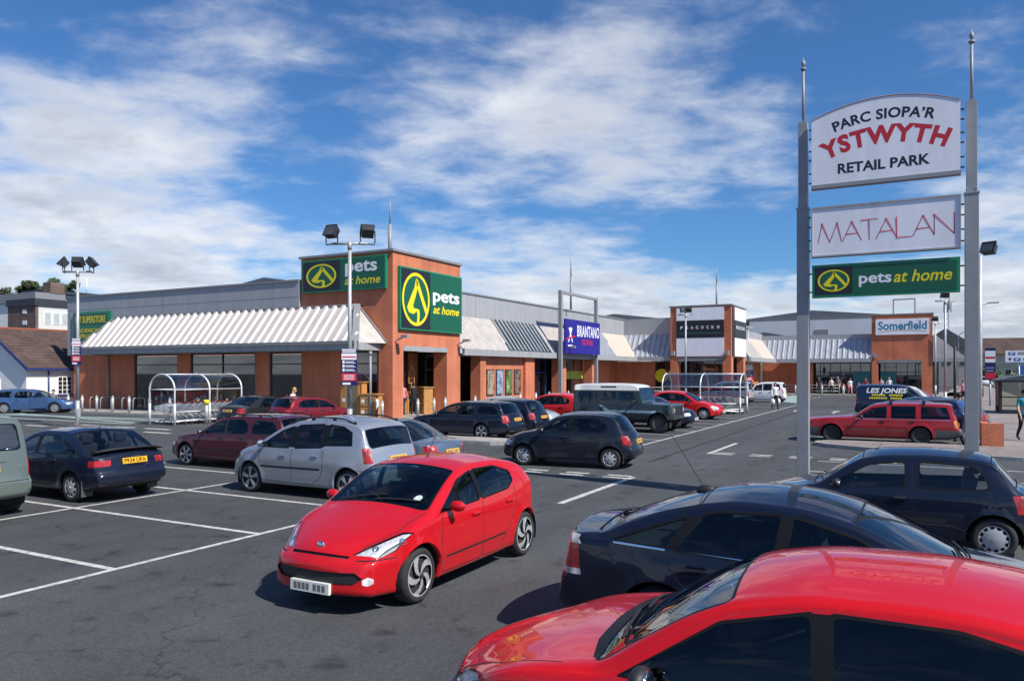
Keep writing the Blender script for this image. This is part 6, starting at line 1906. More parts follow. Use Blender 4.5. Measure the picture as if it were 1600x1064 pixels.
# supermarket
r = empty('shop_sign', (0, 0, 0), 0, 'white supermarket sign with teal rounded lettering on the far brick tower', 'sign')
fn = plane('x', 86.98, 2.3, 7.0)
q = MB(); rect(q, fn, -2.42, -.80, 2.42, .80, 0, .12); q.build('sign_face', WHTB, r)
q = MB(); T = lambda x, y: fn(x, y, .1215)
put_text(q, 'Somerfield', T, width=4.4, height=.80, bold=.03, x=0, y=-.28); q.build('lettering', mat('letter teal', (.03, .20, .34), .4, var=.03), r)
q = MB()
n = 14; a = [(x, -.52+.16*(1-(x/2.1)**2)) for x in np.linspace(-2.1, 2.1, n)]
for (x0, y0), (x1, y1) in zip(a, a[1:]): q.poly([fn(x0, y0-.05, .126), fn(x1, y1-.05, .126), fn(x1, y1+.03, .126), fn(x0, y0+.03, .126)])
q.build('swoosh', mat('ochre', (.5, .36, .14), .5, var=.1), r)
# ---------------- big entrance sign
es = empty('entrance_sign', (15.37, .7, 0), 0, 'tall grey twin post sign board carrying the retail park name and two shop names', 'sign')
es.location = (0, 0, 0)
U = 15.37
for v, zt in ((2.07, 7.18), (-.66, 7.14)):
    q = MB(); q.box((U-.105, v-.105, 0), (U+.105, v+.105, 5.56)); q.box((U-.082, v-.082, 5.56), (U+.082, v+.082, zt))
    q.box((U-.115, v-.115, 5.53), (U+.115, v+.115, 5.57))
    for a in (-.07, .07): q.ell((U-.085, v+a, 5.62), (.02, .02, .02), 6, 4)
    po_ = q.build('post', GREYP, es, bevel=.012)
    q = MB(); q.tube([(U, v, zt), (U, v, zt+1.0)], .025, 10); q.tube([(U, v, zt+1.0), (U, v, zt+1.03)], .052, 10); q.tube([(U, v, zt+1.03), (U, v, zt+1.24)], .02, 8, r1=.006); q.ell((U, v, zt+1.12), (.04, .04, .06), 8, 6)
    q.build('finial', GREYP, po_)
fn = plane('x', U-.09, .705, 0)
def arcpts(w, y0, y1, n=20): return [(x, y0+(y1-y0)*(1-(2*x/w)**2)) for x in np.linspace(w/2, -w/2, n)]
q = MB(); q.prism([(-1.19, 5.93), (1.19, 5.93)]+arcpts(2.38, 7.12, 7.37), -.02, .14, lambda x, y, l: fn(x, y, l)); q.build('name_board', WHTB, es)
q = MB()
n = 20; a = arcpts(2.40, 7.12, 7.38)
for (x0, y0), (x1, y1) in zip(a, a[1:]): q.prism([(x1, y1), (x0, y0), (x0, y0+.012), (x1, y1+.012)], -.02, .15, lambda x, y, l: fn(x, y, l))
q.build('board_edge', mat('pink edge', (.62, .42, .45), .5, var=.1), es)
q = MB(); rect(q, fn, -1.2, 5.86, 1.2, 5.928, -.02, .15); q.build('board_sill', GREYP, es)
def bent(cx, y0, Rr): return lambda x, y: fn(cx+(Rr+y)*math.sin((x-cx)/Rr), y0+(Rr+y)*math.cos((x-cx)/Rr)-Rr, .1412)
q = MB(); put_text(q, "PARC SIOPA\u2019R", bent(0, 6.99, 2.6), width=1.62, height=.17, bold=.03, track=1.04); q.build('lettering', INK, es)
q = MB(); put_text(q, 'YSTWYTH', bent(0, 6.57, 2.4), width=1.98, height=.29, bold=.045, track=1.16); q.build('lettering', REDS, es)
q = MB(); put_text(q, 'RETAIL PARK', lambda x, y: fn(x, y, .1412), width=1.48, height=.17, bold=.03, y=6.10); q.build('lettering', INK, es)
q = MB(); rect(q, fn, -1.19, 4.62, 1.19, 5.50, -.02, .12); q.build('shop_board', WHTB, es)
q = MB()
for b in ((-1.2, 4.60, 1.2, 4.63), (-1.2, 5.49, 1.2, 5.52), (-1.2, 4.63, -1.175, 5.49), (1.175, 4.63, 1.2, 5.49)): rect(q, fn, *b, -.02, .135)
q.build('board_edge', FASCIA, es)
q = MB()
def stroke(pts, w=.014):
    for (x0, y0), (x1, y1) in zip(pts, pts[1:]):
        d = Vector((x1-x0, y1-y0)).normalized()*w/2
        nx, ny = -d.y, d.x
        q.poly([fn(x0+nx-d.x, y0+ny-d.y, .1212), fn(x0-nx-d.x, y0-ny-d.y, .126), fn(x1-nx+d.x, y1-ny+d.y, .1212), fn(x1+nx+d.x, y1+ny+d.y, .1212)])
h0, h1 = 4.86, 5.22
x = -1.08
for ch, w in (('M', .40), ('A', .31), ('T', .26), ('A', .33), ('L', .23), ('A', .33), ('N', .30)):
    x1 = x+w; m_ = (x+x1)/2
    if ch == 'M': stroke([(x, h0), (x+.07, h1), (m_, h0), (x1-.07, h1), (x1, h0)])
    elif ch == 'A': stroke([(x, h0), (m_, h1), (x1, h0)]); stroke([(x+w*.22, h0+.13), (x1-w*.22, h0+.13)])
    elif ch == 'T': stroke([(x, h1), (x1, h1)]); stroke([(m_, h1), (m_, h0)])
    elif ch == 'L': stroke([(x, h1), (x, h0), (x1, h0)])
    elif ch == 'N': stroke([(x, h0), (x, h1), (x1, h0), (x1, h1)])
    x = x1+(.0 if ch in 'AT' else .02)-(.02 if ch == 'T' else 0)
q.build('lettering', REDS, es)
# small pet shop board at the bottom, part of the same sign
pw = plane('x', U-.05, .705, 4.16)
q = MB(); rect(q, pw, -1.19, -.30, 1.19, .30, -.02, .12); q.build('shop_board', GREENB, es)
q = MB(); rect(q, pw, -1.14, -.25, -.50, .25, .05, .126); q.cur = 1; rect(q, pw, -.47, -.25, 1.14, .25, .05, .126); q.build('sign_face', [BLACKS, GREENS], es)
q = MB(); dogcat(q, pw, -.82, 0, .27, .20, .127, 0, 1); q.build('emblem', [YEL, GREENS], es)
q = MB(); put_text(q, 'pets', lambda x, y: pw(x, y, .1272), width=.53, height=.19, bold=.022, x=-.13, y=-.07); q.build('lettering', WHT, es)
q = MB(); put_text(q, 'at home', lambda x, y: pw(x, y, .1272), width=.90, height=.20, bold=.014, shear=.25, x=.62, y=-.08); q.build('lettering', YEL, es)
q = MB()
for zz in (6.02, 6.2, 6.45, 6.62, 6.85, 7.02, 4.75, 4.95, 5.2, 5.38, 3.98, 4.32):
    for v0, v1 in ((1.90, 1.95), (-.53, -.48)): q.bar((U, v0-.02, zz), (U, v1+.02, zz), .025)
q.build('bracket', DARKM, es)
# ---------------- street lamps with floodlights
def flood(q, c, az, tilt):
    m_ = Matrix.Translation(c) @ Matrix.Rotation(az, 4, 'Z') @ Matrix.Rotation(tilt, 4, 'Y') @ Matrix.Scale(.74, 4)
    pts = [(-.20, -.26, -.22), (-.20, .26, -.22), (-.20, .26, .22), (-.20, -.26, .22), (.16, -.30, -.28), (.16, .30, -.28), (.16, .30, .28), (.16, -.30, .28)]
    i = q.add([m_ @ Vector(p) for p in pts])
    for f in ((0, 3, 2, 1), (0, 1, 5, 4), (1, 2, 6, 5), (2, 3, 7, 6), (3, 0, 4, 7)): q.face([i+k for k in f])
    q.cur = 1; j = q.add([m_ @ Vector(p) for p in ((.163, -.27, -.25), (.163, .27, -.25), (.163, .27, .25), (.163, -.27, .25))]); q.face(range(j, j+4)); q.cur = 0
    j = q.add([m_ @ Vector(p) for p in ((.17, -.31, -.29), (.17, .31, -.29), (.17, .31, .29), (.17, -.31, .29))])
    for k in range(4): q.bar(q.v[j+k], q.v[j+(k+1) % 4], .03)
LENS = mat('floodlight glass', (.06, .065, .075), .06, var=.2)
def lamp_post(u, v, heads, label, h=6.85, signz=None):
    r = empty('street_lamp', (u, v, 0), 0, label, 'street lamp', 'floodlight lamp posts in the car park')
    q = MB(); q.tube([(0, 0, 0), (0, 0, 1.2)], .095, 12); q.tube([(0, 0, 1.2), (0, 0, h)], .078, 12, r1=.06); q.tube([(0, 0, h-.15), (0, 0, h+.12)], .075, 12)
    q.box((-.06, -.11, .45), (.06, -.08, .85))
    q.build('pole', GALV, r)
    q = MB(); e = (FY*.62, -FX*.62)
    q.tube([(-e[0], -e[1], h+.06), (e[0], e[1], h+.06)], .045, 8); q.build('crossarm', GALV, r)
    for (t, az, tilt) in heads:
        c = Vector((e[0]*t*1.0, e[1]*t*1.0, h+.46))
        q = MB(); flood(q, c, az, R(tilt)); fo = q.build('floodlight', [DARKM, LENS], r)
        q = MB(); d = Vector((-math.sin(az), math.cos(az), 0))*.25
        q.bar(c+d+Vector((0, 0, .05)), c+d+Vector((0, 0, -.38)), .03); q.bar(c-d+Vector((0, 0, .05)), c-d+Vector((0, 0, -.38)), .03); q.bar(c+d+Vector((0, 0, -.42)), c-d+Vector((0, 0, -.42)), .04)
        q.build('bracket', DARKM, fo)
    return r
VA = math.atan2(FY, FX)
two = [(-1, VA+math.pi-.45, -30), (1, VA+.35, -38)]
lamp_post(20.8, 33.2, [(-1, VA+math.pi*.62, -42), (0, VA+.1, -42), (1, VA-math.pi*.45, -42)], 'lamp post with three floodlights by the left trolley shelter')
lamp_post(20.7, 17.6, two, 'lamp post with two floodlights in front of the brick corner tower')
lamp_post(59.4, 16.7, [(-.35, VA+.4+math.pi, -20), (.35, VA-.3, -30)], 'slender lamp post standing before the white and black tower')
lamp_post(79.6, 16.0, [(-.2, VA-.4, -15)], 'lamp post at the right edge of the white and black tower')
lamp_post(55.5, -.95, [(0, VA-.2, -25)], 'lamp post with one floodlight nearest the entrance sign, right of the supermarket tower')
lamp_post(81.0, -.6, [(0, VA-.2, -25)], 'far lamp post beside the right side of the supermarket tower')
lamp_post(32.6, -1.55, [(.6, VA-1.2, -10)], 'lamp post almost hidden behind the right post of the entrance sign', h=7.3) if 0 else None
# notice boards on lamp posts
def notice(loc, label, w=.62, h=1.62, z=2.1):
    r = empty('notice_board', (0, 0, 0), 0, label, 'notice board', 'car park notice boards')
    u, v = loc; d = (FX, FY)
    fn = lambda x, y, l: (u-d[0]*(.09+l)+FY*x, v-d[1]*(.09+l)-FX*x, z+y)
    q = MB(); rect(q, fn, -w/2, 0, w/2, h, 0, .03); q.build('board', NAVYS, r)
    q = MB()
    for i, (a, b, x0, x1) in enumerate(((.95, .985, -.44, .44), (.895, .93, -.42, .42), (.70, .87, -.46, .46))):
        q.cur = 0; rect(q, fn, x0*w, a*h, x1*w, b*h, .02, .034)
    q.cur = 1; rect(q, fn, -.43*w, .755*h, .43*w, .79*h, .03, .036); rect(q, fn, -.46*w, .13*h, .46*w, .34*h, .02, .034)
    q.cur = 0
    for k in range(3):
        y = .62-k*.105
        rect(q, fn, -.40*w, y*h-.03, -.27*w, y*h+.07, .02, .034); rect(q, fn, -.22*w, y*h+.02, .30*w, y*h+.045, .02, .034); rect(q, fn, -.22*w, y*h-.02, .40*w, y*h+.0, .02, .034)
    for k in range(3): rect(q, fn, -.33*w, (.17+k*.05)*h, .33*w, (.19+k*.05)*h, .033, .038)
    rect(q, fn, -.40*w, .03*h, .1*w, .085*h, .02, .034)
    q.build('notice_panel', [WHT, REDS], r)
notice((20.7, 17.6), 'navy, white and red notice board on the post before the brick tower', z=2.0, h=1.28, w=.56)
notice((20.8, 33.2), 'navy, white and red notice board on the left three-headed post', z=2.78, h=1.18, w=.42)
notice((79.6, 16.0), 'small navy notice board on the post by the white and black tower', z=1.3, h=1.9, w=1.0)
notice((45.0, 9.3), 'navy notice board at the end of the right trolley shelter', z=1.9, h=.9, w=.4) if 0 else None
# ------------------------------------------------------------------ street furniture
def bollard(u, v, label, h=.95, cap=0):
    q = MB(); q.tube([(0, 0, 0), (0, 0, h-.08)], .075, 12); q.tube([(0, 0, h-.08), (0, 0, h)], .075, 12, r1=.03)
    r = q.build('bollard', GALV, loc=(u, v, .12))
    q = MB(); q.tube([(0, 0, h-.32), (0, 0, h-.22)], .079, 12); q.build('band', WHITE, r)
    return tag(r, label, 'bollard', 'grey bollards along the shop pavement')
BLAB = 'short round grey bollard on the shop pavement kerb'
for v in (46.2, 44.8, 43.4, 41.9, 40.4, 38.6, 36.9, 34.6, 32.4, 29.6, 27.6): bollard(28.35, v, 'short round grey bollard along the kerb in front of the white canopy')
bollard(30.3, 23.7, 'short grey bollard left of the entrance pillar of the brick tower')
for u in (33.1, 34.6, 35.7): bollard(u, 23.55, 'short grey bollard between the two entrance pillars of the brick tower')
for u in (38.9, 42.2, 44.6, 46.9, 49.0, 52.3, 54.6, 60.2): bollard(u, 23.55, 'short grey bollard along the kerb between the brick tower and the blue sign')
for v in (12.2, 9.6, 7.6, 5.9, 4.3): bollard(84.8, v, 'short grey bollard before the supermarket doors')
q = MB(); q.tube([(0, 0, 0), (0, 0, .95)], .08, 12); r = q.build('bollard', GALV, loc=(25.05, 30.0, 0)); q = MB(); q.tube([(0, 0, .95), (0, 0, 1.15)], .12, 12); q.build('cap', YEL, r)
tag(r, 'grey post with bright yellow head in front of the left trolley shelter', 'bollard')
for (u, v) in ((87.6, -4.3), (83.6, -4.45)):
    q = MB(); q.tube([(0, 0, 0), (0, 0, 1.0)], .09, 10); q.tube([(0, 0, .8), (0, 0, .86)], .1, 10); tag(q.build('bollard', BLACK, loc=(u, v, .12)), 'black bollard on the right pavement left of the bus shelter', 'bollard', 'black bollards on the right pavement')
# cycle stands at the left
for k in range(5):
    q = MB(); v = 46.3-k*1.05
    q.tube([(0, -.35, 0), (0, -.35, .62), (0, -.28, .75), (0, .28, .75), (0, .35, .62), (0, .35, 0)], .03, 8)
    o = q.build('cycle_stand', GALV, loc=(30.2, v, .12)); o.rotation_euler = (0, 0, R(75))
    tag(o, 'hooped steel cycle stand against the brick wall under the canopy', 'cycle stand', 'cycle stands under the canopy')
# railings in front of the far shop wall
def railing(name, a, b, label):
    q = MB(); a, b = Vector(a), Vector(b); n = max(2, int((b-a).length/1.4))
    for z in (.35, .65, .95): q.tube([a+Vector((0, 0, z)), b+Vector((0, 0, z))], .025, 6)
    for k in range(n+1):
        p = a.lerp(b, k/n); q.tube([p, p+Vector((0, 0, 1.0))], .03, 6)
    tag(q.build(name, GALV), label, 'railing')
railing('railing', (85.2, 13.3, .12), (85.2, 8.0, .12), 'grey tube railing before the far brick wall with the small notice')
railing('railing', (66.0, 24.2, .12), (66.0, 20.6, .12), 'grey tube railing in front of the window with yellow discs')
# trolley shelters
POLY = glass('clear polycarbonate', (.66, .69, .72), .14)
def trolley_mesh():
    """one shopping trolley facing +X"""
    w = MB()
    def wire(a, b, r=.013): w.bar(a, b, r*2)
    W0, W1 = .23, .28
    F, Bk = .42, -.42
    def pt(t, s, z):    # t 0 front..1 rear
        x = F+(Bk-F)*t; wy = W0+(W1-W0)*t
        zb = .62-.10*t; zt = .86+.10*t
        wy2 = wy*(.88+.12*z)
        return (x, s*wy2, zb+(zt-zb)*z)
    for s_ in (1, -1):
        for k in range(9):
            t = k/8; wire(pt(t, s_, 0), pt(t, s_, 1))
        for z in (0, .33, .66, 1): wire(pt(0, s_, z), pt(1, s_, z), .011 if z == 1 else .008)
    for t in (0, 1):
        for z in (0, .5, 1): wire(pt(t, -1, z), pt(t, 1, z))
        for k in range(5): a = -1+k/2; wire((pt(t, 1, 0)[0], pt(t, 1, 0)[1]*a, pt(t, 1, 0)[2]), (pt(t, 1, 1)[0], pt(t, 1, 1)[1]*a, pt(t, 1, 1)[2]))
    for k in range(7): t = k/6; wire(pt(t, -1, 0), pt(t, 1, 0))
    f = MB()
    for s_ in (1, -1):
        f.tube([(.40, s_*.20, .14), (-.36, s_*.27, .16), (-.44, s_*.27, .30), (-.10, s_*.25, .58), (-.46, s_*.27, .96), (-.52, s_*.27, 1.0)], .027, 6)
    f.bar((.40, -.2, .14), (.40, .2, .14), .03)
    f.cur = 1
    for x in (.38, -.34):
        for s_ in (1, -1): f.lathe([(.06, -.016), (.06, .016)], (x, s_*(.2 if x > 0 else .26), .06), 10, 'y')
    h = MB(); h.tube([(-.52, -.27, 1.0), (-.52, .27, 1.0)], .024, 8); h.box((-.53, -.16, .96), (-.505, .16, 1.03))
    return w, f, h
_tw, _tf, _th = trolley_mesh()
TRH = [mat('red trolley handle', (.5, .03, .03), .4, var=.1), mat('grey trolley handle', (.12, .13, .14), .5, var=.1)]
WIRE = mat('bright trolley wire', (.68, .69, .70), .4, .25, var=.1)
proto = None
def trolley(loc, rz, label, group, hm=0):
    global proto
    if proto is None:
        proto = empty('shopping_trolley', loc, rz, label, 'trolley', group)
        _tw.build('basket', WIRE, proto); _tf.build('frame', [WIRE, RUBBER], proto); _th.build('handle', TRH[hm], proto)
        KIDS[proto.name] = [x for x in bpy.data.objects if x.parent == proto]
        for k in KIDS[proto.name]: KIDS[k.name] = []
        return proto
    o = copy_tree(proto); o.location = loc; o.rotation_euler = (0, 0, rz); tag(o, label, 'trolley', group)
    return o
def shelter(name, loc, rz, n, pitch, W, H, label, ends=True):
    """hooped trolley shelter, long axis +X, open at +X end"""
    r = empty(name, loc, rz, label, 'trolley shelter')
    def hoop(x): 
        pts = [(x, -W/2, 0), (x, -W/2, H-W/2*.82)]
        pts += [(x, -W/2*math.cos(a), H-W/2*.82+W/2*.82*math.sin(a)) for a in np.linspace(0, math.pi, 17)[1:-1]]
        return pts+[(x, W/2, H-W/2*.82), (x, W/2, 0)]
    for k in range(n):
        q = MB(); q.tube(hoop(k*pitch), .04, 10)
        for s_ in (1, -1): q.tube([(k*pitch, s_*W/2, 0), (k*pitch, s_*W/2, 1.0)], .06, 10)
        q.build('hoop', WIRE, r)
    q = MB(); q.smooth = True
    h = hoop(0)[1:-1]; L_ = (n-1)*pitch
    i = q.add(h); j = q.add([(L_, p[1], p[2]) for p in h])
    for k in range(len(h)-1): q.face((i+k, i+k+1, j+k+1, j+k))
    q.smooth = False
    for s_ in (1, -1): q.poly([(0, s_*W/2, .55), (L_, s_*W/2, .55), (L_, s_*W/2, h[0][2]), (0, s_*W/2, h[0][2])])
    if ends: q.poly([(.02, p[1], p[2]) for p in h if p[2] > H-W*.36])
    q.build('roof_sheet', POLY, r)
    q = MB()
    for s_ in (1, -1):
        for z in (.22, .62, h[0][2]): q.tube([(0, s_*W/2, z), (L_, s_*W/2, z)], .022, 6)
    z = H-W/2*.82
    q.tube([(0, 0, H-.0), (L_, 0, H-.0)], .02, 6)
    q.tube([(.0, -W/2, z), (0, W/2, z)], .025, 6)
    q.build('rail', WIRE, r)
    return r
shelter('trolley_shelter', (23.6, 31.25, 0), 0, 3, 1.95, 1.75, 2.36, 'clear hooped trolley shelter at the left by the three-headed lamp post')
shelter('trolley_shelter', (46.0, 9.5, 0), R(90), 3, 2.3, 1.9, 2.35, 'clear hooped trolley shelter at the right beside the parked red hatchback')
for k in range(9):
    trolley((24.1+k*.36, 31.65, 0), math.pi, 'silver shopping trolley nested in the row inside the left clear shelter', 'trolleys nested in the left shelter', 0)
for k in range(9):
    trolley((24.1+k*.36, 30.95, 0), math.pi, 'silver shopping trolley nested in the row inside the left clear shelter', 'trolleys nested in the left shelter', 0)
for k in range(10):
    trolley((45.75, 10.0+k*.36, 0), -math.pi/2, 'silver shopping trolley nested in the row inside the right clear shelter', 'trolleys nested in the right shelter', 1)
for k in range(10):
    trolley((46.35, 10.0+k*.36, 0), -math.pi/2, 'silver shopping trolley nested in the row inside the right clear shelter', 'trolleys nested in the right shelter', 1)
# wall lights on the brick tower
for (u, v, lb) in ((31.6, 23.86, 'small grey wall light at left corner of the brick tower'), (37.5, 23.86, 'small grey wall light at right corner of the brick tower'), (51.2, 23.3, 'small grey wall light under the blue shoe shop sign')):
    q = MB(); q.bar((u, v, 4.05), (u+.1, v-.45, 4.25), .07); q.box((u-.06, v-.75, 4.2), (u+.22, v-.35, 4.34))
    tag(q.build('wall_light', GREYP), lb, 'wall light')
for (u, v, lb) in ((67.5, 20.1, 'grey wall light on left pier of the white panel tower'), (67.5, 15.3, 'grey wall light on right pier of the white panel tower'), (86.9, 4.8, 'grey wall light by the left pier of the supermarket tower')):
    q = MB(); q.box((u-.3, v-.16, 3.9), (u+.05, v+.16, 4.3)); q.bar((u-.2, v, 3.8), (u+.05, v, 4.0), .08); tag(q.build('wall_light', GREYP), lb, 'wall light')
# downpipes
for (u, v, lb) in ((30.5, 24.6, 'grey downpipe at the tower end of the white canopy'), (62.3, 26.2, 'grey downpipe on the shaded brick wall right of the sign frame'), (31.42, 46.9, 'dark downpipe on the brick wall behind the cycle stands'), (74.2, 16.3, 'grey downpipe right of the white panel tower')):
    q = MB(); q.tube([(u, v, .12), (u, v, 3.5)], .06, 8); q.tube([(u, v, 3.3), (u, v, 3.5)], .085, 8); tag(q.build('downpipe', GREYP), lb, 'pipe')
# posters on the brick block
def poster_mat(name, cols, seed):
    m, nt, b = _prin(name); L = nt.links
    tc = nt.nodes.new('ShaderNodeTexCoord'); n = nt.nodes.new('ShaderNodeTexNoise'); n.inputs['Scale'].default_value = 2.2; n.inputs['Detail'].default_value = 4
    mp = nt.nodes.new('ShaderNodeMapping'); mp.inputs['Location'].default_value = (seed, seed*2, 0); L.new(tc.outputs['Object'], mp.inputs[0]); L.new(mp.outputs[0], n.inputs['Vector'])
    r = nt.nodes.new('ShaderNodeValToRGB'); L.new(n.outputs['Fac'], r.inputs[0])
    r.color_ramp.elements[0].color = (*cols[0], 1); r.color_ramp.elements[0].position = .35; r.color_ramp.elements[1].color = (*cols[-1], 1); r.color_ramp.elements[1].position = .68
    for k, c in enumerate(cols[1:-1]): e = r.color_ramp.elements.new(.45+.1*k); e.color = (*c, 1)
    L.new(r.outputs[0], b.inputs['Base Color']); b.inputs['Roughness'].default_value = .3; MATS[name] = m
    return m
PC = [((.10, .07, .04), (.42, .36, .24), (.05, .04, .03)), ((.10, .20, .42), (.35, .42, .5), (.06, .10, .25)), ((.42, .46, .38), (.12, .22, .05), (.06, .05, .04)), ((.04, .05, .09), (.30, .18, .10), (.02, .02, .05))]
PL = ['tan', 'blue', 'green and white', 'dark']
for k in range(4):
    u0 = 41.15+k*1.2
    r = empty('poster', (0, 0, 0), 0, '%s framed poster of animals on the sunlit brick wall' % PL[k], 'poster')
    boxes('frame', DARKM, r, [((u0, 24.06, .98), (u0+.92, 24.115, 2.62))]); boxes('print', poster_mat('poster %s' % PL[k], PC[k], k*3.7), r, [((u0+.07, 24.05, 1.05), (u0+.85, 24.058, 2.55))])
# window bills
def bill(name, axis, c, a0, a1, z0, z1, m, label, txt=None):
    r = empty(name, (0, 0, 0), 0, label, 'poster')
    boxes('print', m, r, [((c-.02, a0, z0), (c, a1, z1))] if axis == 'x' else [((a0, c-.02, z0), (a1, c, z1))])
    return r
bill('window_poster', 'x', 89.42, 5.35, 7.0, .4, 2.5, TEALS, 'teal poster in the supermarket window left of the tower')
bill('window_poster', 'x', 89.52, 2.9, 4.4, .4, 2.5, TEALS, 'teal poster in the window under the supermarket tower')
bill('window_poster', 'y', 24.82, 53.0, 57.9, 1.9, 2.5, mat('yellow green strip', (.42, .45, .06), .5, var=.25, scale=2), 'yellow and green strip poster across the shoe shop window')
for v, lb in ((21.8, 'round yellow disc poster at left in the corner window'), (20.6, 'round yellow disc poster beside the white panel tower')):
    q = MB(); q.prism([(.62*math.cos(t), .62*math.sin(t)) for t in np.linspace(0, 2*math.pi, 25)[:-1]], 0, .02, lambda x, y, l: (69.48-l, v+x, 2.1+y)); o = q.build('window_poster', YEL); tag(o, lb, 'poster')
r = bill('wall_notice', 'y', 16.38, 78.6, 82.3, 1.2, 2.6, mat('notice cream', (.5, .48, .40), .6, var=.3, scale=2), 'cream and yellow notice on the far shaded brick wall'); boxes('print', YEL, r, [((78.6, 16.34, 1.2), (80.9, 16.358, 2.0))])
# wooden pet hutches by the entrance
WOOD = mat('orange pine', (.46, .22, .065), .65, var=.22, scale=6)
MESHD = mat('hutch mesh', (.20, .17, .10), .7, var=.3, scale=20)
def hutch(u, v, rz, w, h, label, tiers):
    r = empty('pet_hutch', (u, v, .12), rz, label, 'hutch')
    q = MB(); q.box((0, -w/2, 0), (.55, w/2, h-.05)); q.box((-.06, -w/2-.06, h-.05), (.62, w/2+.06, h)); q.build('body', WOOD, r)
    for k in range(tiers):
        z0 = .10+k*(h-.15)/tiers; z1 = z0+(h-.15)/tiers-.10
        d = MB(); d.box((-.03, -w/2+.06, z0), (-.002, w/2-.06, z1)); dd = d.build('door', WOOD, r)
        d = MB(); d.box((-.036, -w/2+.13, z0+.07), (-.031, w*.12, z1-.07)); d.build('mesh_panel', MESHD, dd)
        d = MB(); d.cbox((-.034, w*.30, (z0+z1)/2), (.008, .18, .18)); d.build('label_card', WHT, dd)
hutch(30.6, 26.0, 0, 1.3, 1.85, 'tall orange wooden hutch with wire front left of the entrance pillar', 1)
hutch(30.5, 24.75, .1, 1.0, 1.25, 'low wooden hutch beside the tall one left of the entrance pillar', 2)
hutch(34.6, 26.1, -math.pi/2+.0, .9, 1.25, 'short wooden hutch just inside the entrance behind the person in black', 2)
hutch(35.5, 25.1, -.5, 1.0, 1.5, 'three tier wooden hutch stack inside the tower entrance', 3)
BX = 34.8
q = MB(); q.tube([(BX, 25.2, 2.0), (BX, 25.2, 2.35)], .02, 6)
for a, b in (((-.25, 1.85), (-.25, 2.45)), ((.25, 1.85), (.25, 2.45)), ((-.25, 2.45), (0, 2.85)), ((.25, 2.45), (0, 2.85)), ((-.25, 1.85), (.25, 1.85))):
    q.bar((BX+a[0], 25.2, a[1]), (BX+b[0], 25.2, b[1]), .05)
q.bar((BX, 25.2, .12), (BX, 25.2, 1.85), .06)
tag(q.build('bird_table', WOOD), 'pale wooden bird table frame above the hutches in the entrance', 'bird table')
r = empty('litter_bin', (37.2, 25.1, .12), 0, 'dark square litter bin inside the right entrance pillar', 'bin')
q = MB(); q.box((-.28, -.28, 0), (.28, .28, 1.0)); q.build('body', GREYP, r, bevel=.03); q = MB(); q.box((-.3, -.3, 1.0), (.3, .3, 1.15)); q.build('lid', DARKM, r, bevel=.03); q = MB(); q.box((-.29, -.16, .72), (-.275, .16, .9)); q.build('opening', GAP, r)
# brick planter by the right pavement
r = empty('brick_planter', (0, 0, 0), 0, 'low brick planter wall on the pavement right of the entrance sign', 'planter')
boxes('wall', BRICK, r, [((28.6, -2.1, .12), (28.85, -1.5, .85)), ((28.852, -1.7, .12), (29.7, -1.5, .85))])
# bus shelter
bs = empty('bus_shelter', (0, 0, 0), 0, 'glass bus shelter with dark curved roof on the right pavement', 'bus shelter')
x0, x1, y0, y1 = 51.0, 54.2, -7.0, -3.6
for (x, y) in ((x0, y0), (x0, y1), (x1, y0), (x1, y1), ((x0+x1)/2, y1), (x0, (y0+y1)/2)):
    q = MB(); q.box((x-.05, y-.05, .12), (x+.05, y+.05, 1.95)); q.build('post', BLACK, bs)
q = MB(); q.smooth = True; n = 10
for a, b in zip(range(n), range(1, n+1)):
    def P(k, dx): 
        t = k/n; return (dx, y1+.3+(y0-y1-.6)*t, 1.97+.34*math.sin(math.pi*t))
    q.poly([P(a, x0-.25), P(b, x0-.25), P(b, x1+.25), P(a, x1+.25)])
    q.poly([P(a, x0-.25), P(b, x0-.25), (x0-.25, P(b, 0)[1], 1.92), (x0-.25, P(a, 0)[1], 1.92)])
q.box((x0-.25, y0-.3, 1.89), (x1+.25, y1+.3, 1.97)); q.build('roof', mat('shelter roof', (.07, .08, .10), .4, var=.15), bs)
q = MB()
q.poly([(x0, y0, .35), (x0, y1, .35), (x0, y1, 1.88), (x0, y0, 1.88)]); q.poly([(x1, y0, .35), (x1, y1, .35), (x1, y1, 1.88), (x1, y0, 1.88)]); q.poly([(x0, y1, .35), (x1, y1, .35), (x1, y1, 1.88), (x0, y1, 1.88)])
q.build('glazing', glass('shelter glass', (.78, .80, .74), .06), bs)
boxes('bench', mat('ochre bench', (.42, .36, .10), .6, var=.1), bs, [((53.3, -6.8, .95), (53.7, -3.8, 1.02))])
boxes('notice_panel', mat('rust panel', (.30, .12, .08), .6, var=.2), bs, [((52.0, -3.57, .5), (53.2, -3.53, 2.0))])
boxes('rail', BLACK, bs, [((x0-.03, y0, .28), (x0+.03, y1, .35)), ((x0-.03, y0, .55), (x0+.03, y1, .59))])
